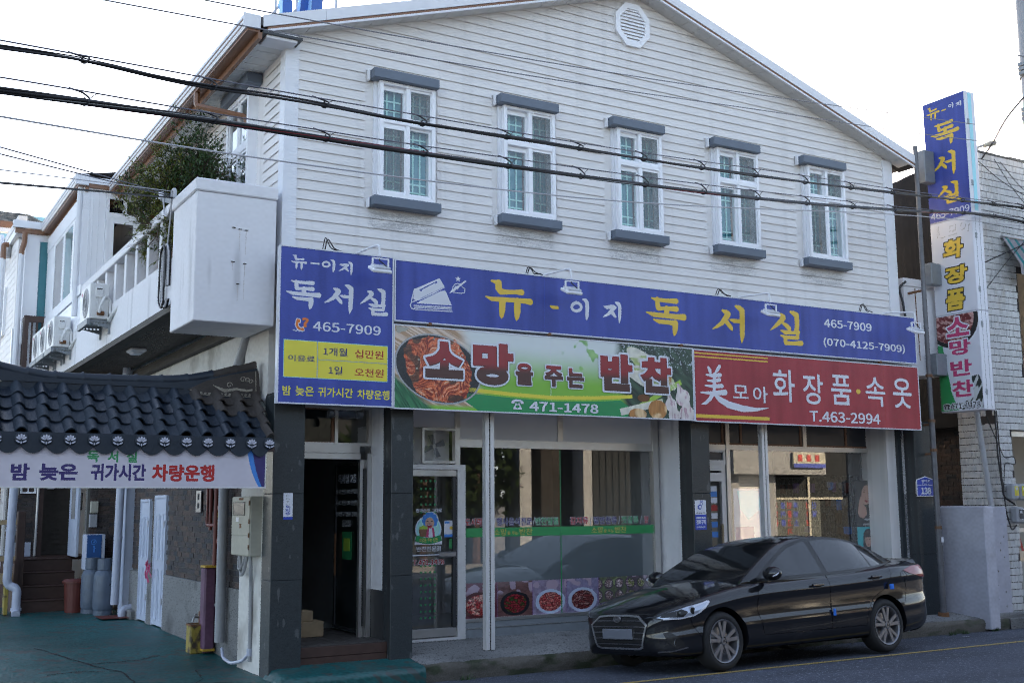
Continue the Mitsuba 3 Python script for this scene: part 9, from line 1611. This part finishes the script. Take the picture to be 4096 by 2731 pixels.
# ------------------------------------------------------------------ the far side of the street: what the shop windows mirror, standing in the sun
OB = thing('opposite_building', 'row of pale sunlit shops on the far side of the street', 'building')
mat('far_sheet', (.11, .12, .115), .95, spec=.05); mat('far_leaf', (.014, .024, .009), .9, spec=.05); mat('far_dark', (.03, .033, .035), .95, spec=.05); mat('far_grey', (.030, .033, .036), .95, spec=.05); mat('far_brick', mottle((.032, .030, .029), .5, 6, 40), .95, spec=.05); mat('far_white', mottle((.28, .29, .30), .15, 3, 20), .95, spec=.05)
part(OB, 'wall', cat([box(12.4, 17.0, -5.2, -5.0, 0, 4.5), box(17.0, 25.0, -4.3, -4.1, 0, 6.4), box(25.0, 40, -4.6, -4.4, 0, 6.6), box(-6, 12.5, -4.3, -4.1, 0, 6.2)]), 'far_grey')
parts(OB, 'column', [box(17.05, 17.45, -4.1, -3.5, 0, 4.6), box(19.3, 19.62, -4.1, -3.5, 0, 4.6), box(22.3, 22.7, -4.1, -3.5, 0, 4.6)], 'far_white')
part(OB, 'brick_column', box(17.85, 18.5, -4.1, -3.6, 0, 5.4), 'far_brick')
part(OB, 'shutter', cat([box(19.7, 22.2, -3.98, -3.95, 0, 4.6)] + [box(19.7 + .25 * k, 19.78 + .25 * k, -3.95, -3.92, 0, 4.6) for k in range(10)]), 'far_grey')
part(OB, 'canopy', box(25.2, 29.4, -4.4, -3.4, 2.75, 3.6), 'far_white'); parts(OB, 'tile_pier', [box(25.4, 25.85, -4.4, -3.9, 0, 2.75), box(27.1, 27.5, -4.4, -3.9, 0, 2.75)], 'far_white'); part(OB, 'roller_door', cat([box(25.85, 27.1, -4.2, -4.15, 0, 2.75)] + [box(25.85, 27.1, -4.15, -4.13, .1 * k, .1 * k + .07) for k in range(27)]), 'ac_white')
part(OB, 'shop_window', box(27.5, 31, -4.3, -4.25, .3, 2.7), 'far_dark'); part(OB, 'window_sheet', box(27.55, 29.9, -4.24, -4.235, .5, 1.88), 'far_sheet')
def far_text(t_, x, z0, m):
    for k, c in enumerate(t_): part(OB, 'window_text', xz(affinity.scale(text(c, x, x + .22, z0 - .30 * k - .22, z0 - .30 * k, 6), -1, 1), -4.232, -4.23), m)
for t_, x, m in (('과일즙', 27.65, 'ink_red'), ('붕어즙', 28.0, 'sign_blue2'), ('민물고기', 28.3, 'ink_red'), ('흑염소', 28.6, 'sign_blue2'), ('건강원', 29.2, 'ink_red'), ('신일', 29.5, 'sign_blue2')): far_text(t_, x, 1.82, m)
part(OB, 'window_bar', cat([box(27.5, 31, -4.24, -4.2, 1.9, 1.98), box(29.3, 29.4, -4.24, -4.2, .3, 2.7)]), 'cream_box')
part(OB, 'roof', cat([box(16.9, 41, -12, -3.9, 6.5, 6.7), box(-7, 12.6, -12, -3.9, 6.2, 6.4)]), 'roof_shingle')
s = thing('opposite_sign', 'cream shop sign on the canopy across the street', 'sign'); part(s, 'panel', box(27.8, 29.3, -3.38, -3.3, 2.98, 3.5), 'cream_box'); part(s, 'stripe', box(27.8, 29.3, -3.295, -3.29, 2.98, 3.12), 'sign_blue2'); part(s, 'mark', cat([box(28.0 + .4 * k, 28.2 + .4 * k, -3.295, -3.29, 3.2, 3.42) for k in range(3)]), 'ink_red')
ht = np.random.default_rng(9)
for k, (x, y, h, r) in enumerate(((13.9, -3.6, 4.6, 1.9), (16.0, -4.4, 4.8, 1.5), (12.0, -3.2, 4.2, 1.4))):
    t = thing('street_tree', ('leafy tree behind the far pavement', 'taller leafy tree on the far side of the street', 'small leafy tree nearest to the far pavement')[k], 'tree'); part(t, 'trunk', tube([(x, y, -.2), (x + .1, y, h * .6)], [.2, .1], 8), 'dark_wood')
    q = ht.normal(size=(1600, 3)); q /= np.linalg.norm(q, axis=1, keepdims=True); q = q * r * ht.uniform(.3, 1, (1600, 1)) ** .5 + [x, y, h * .58]; a = ht.normal(size=(1600, 3)) * .09; b = ht.normal(size=(1600, 3)) * .09
    part(t, 'crown', M(np.stack([q, q + a, q + a + b, q + b], 1).reshape(-1, 3), (np.arange(1600)[:, None, None] * 4 + np.array([[0, 1, 2], [0, 2, 3]])).reshape(-1, 3)), 'far_leaf', kind='stuff')
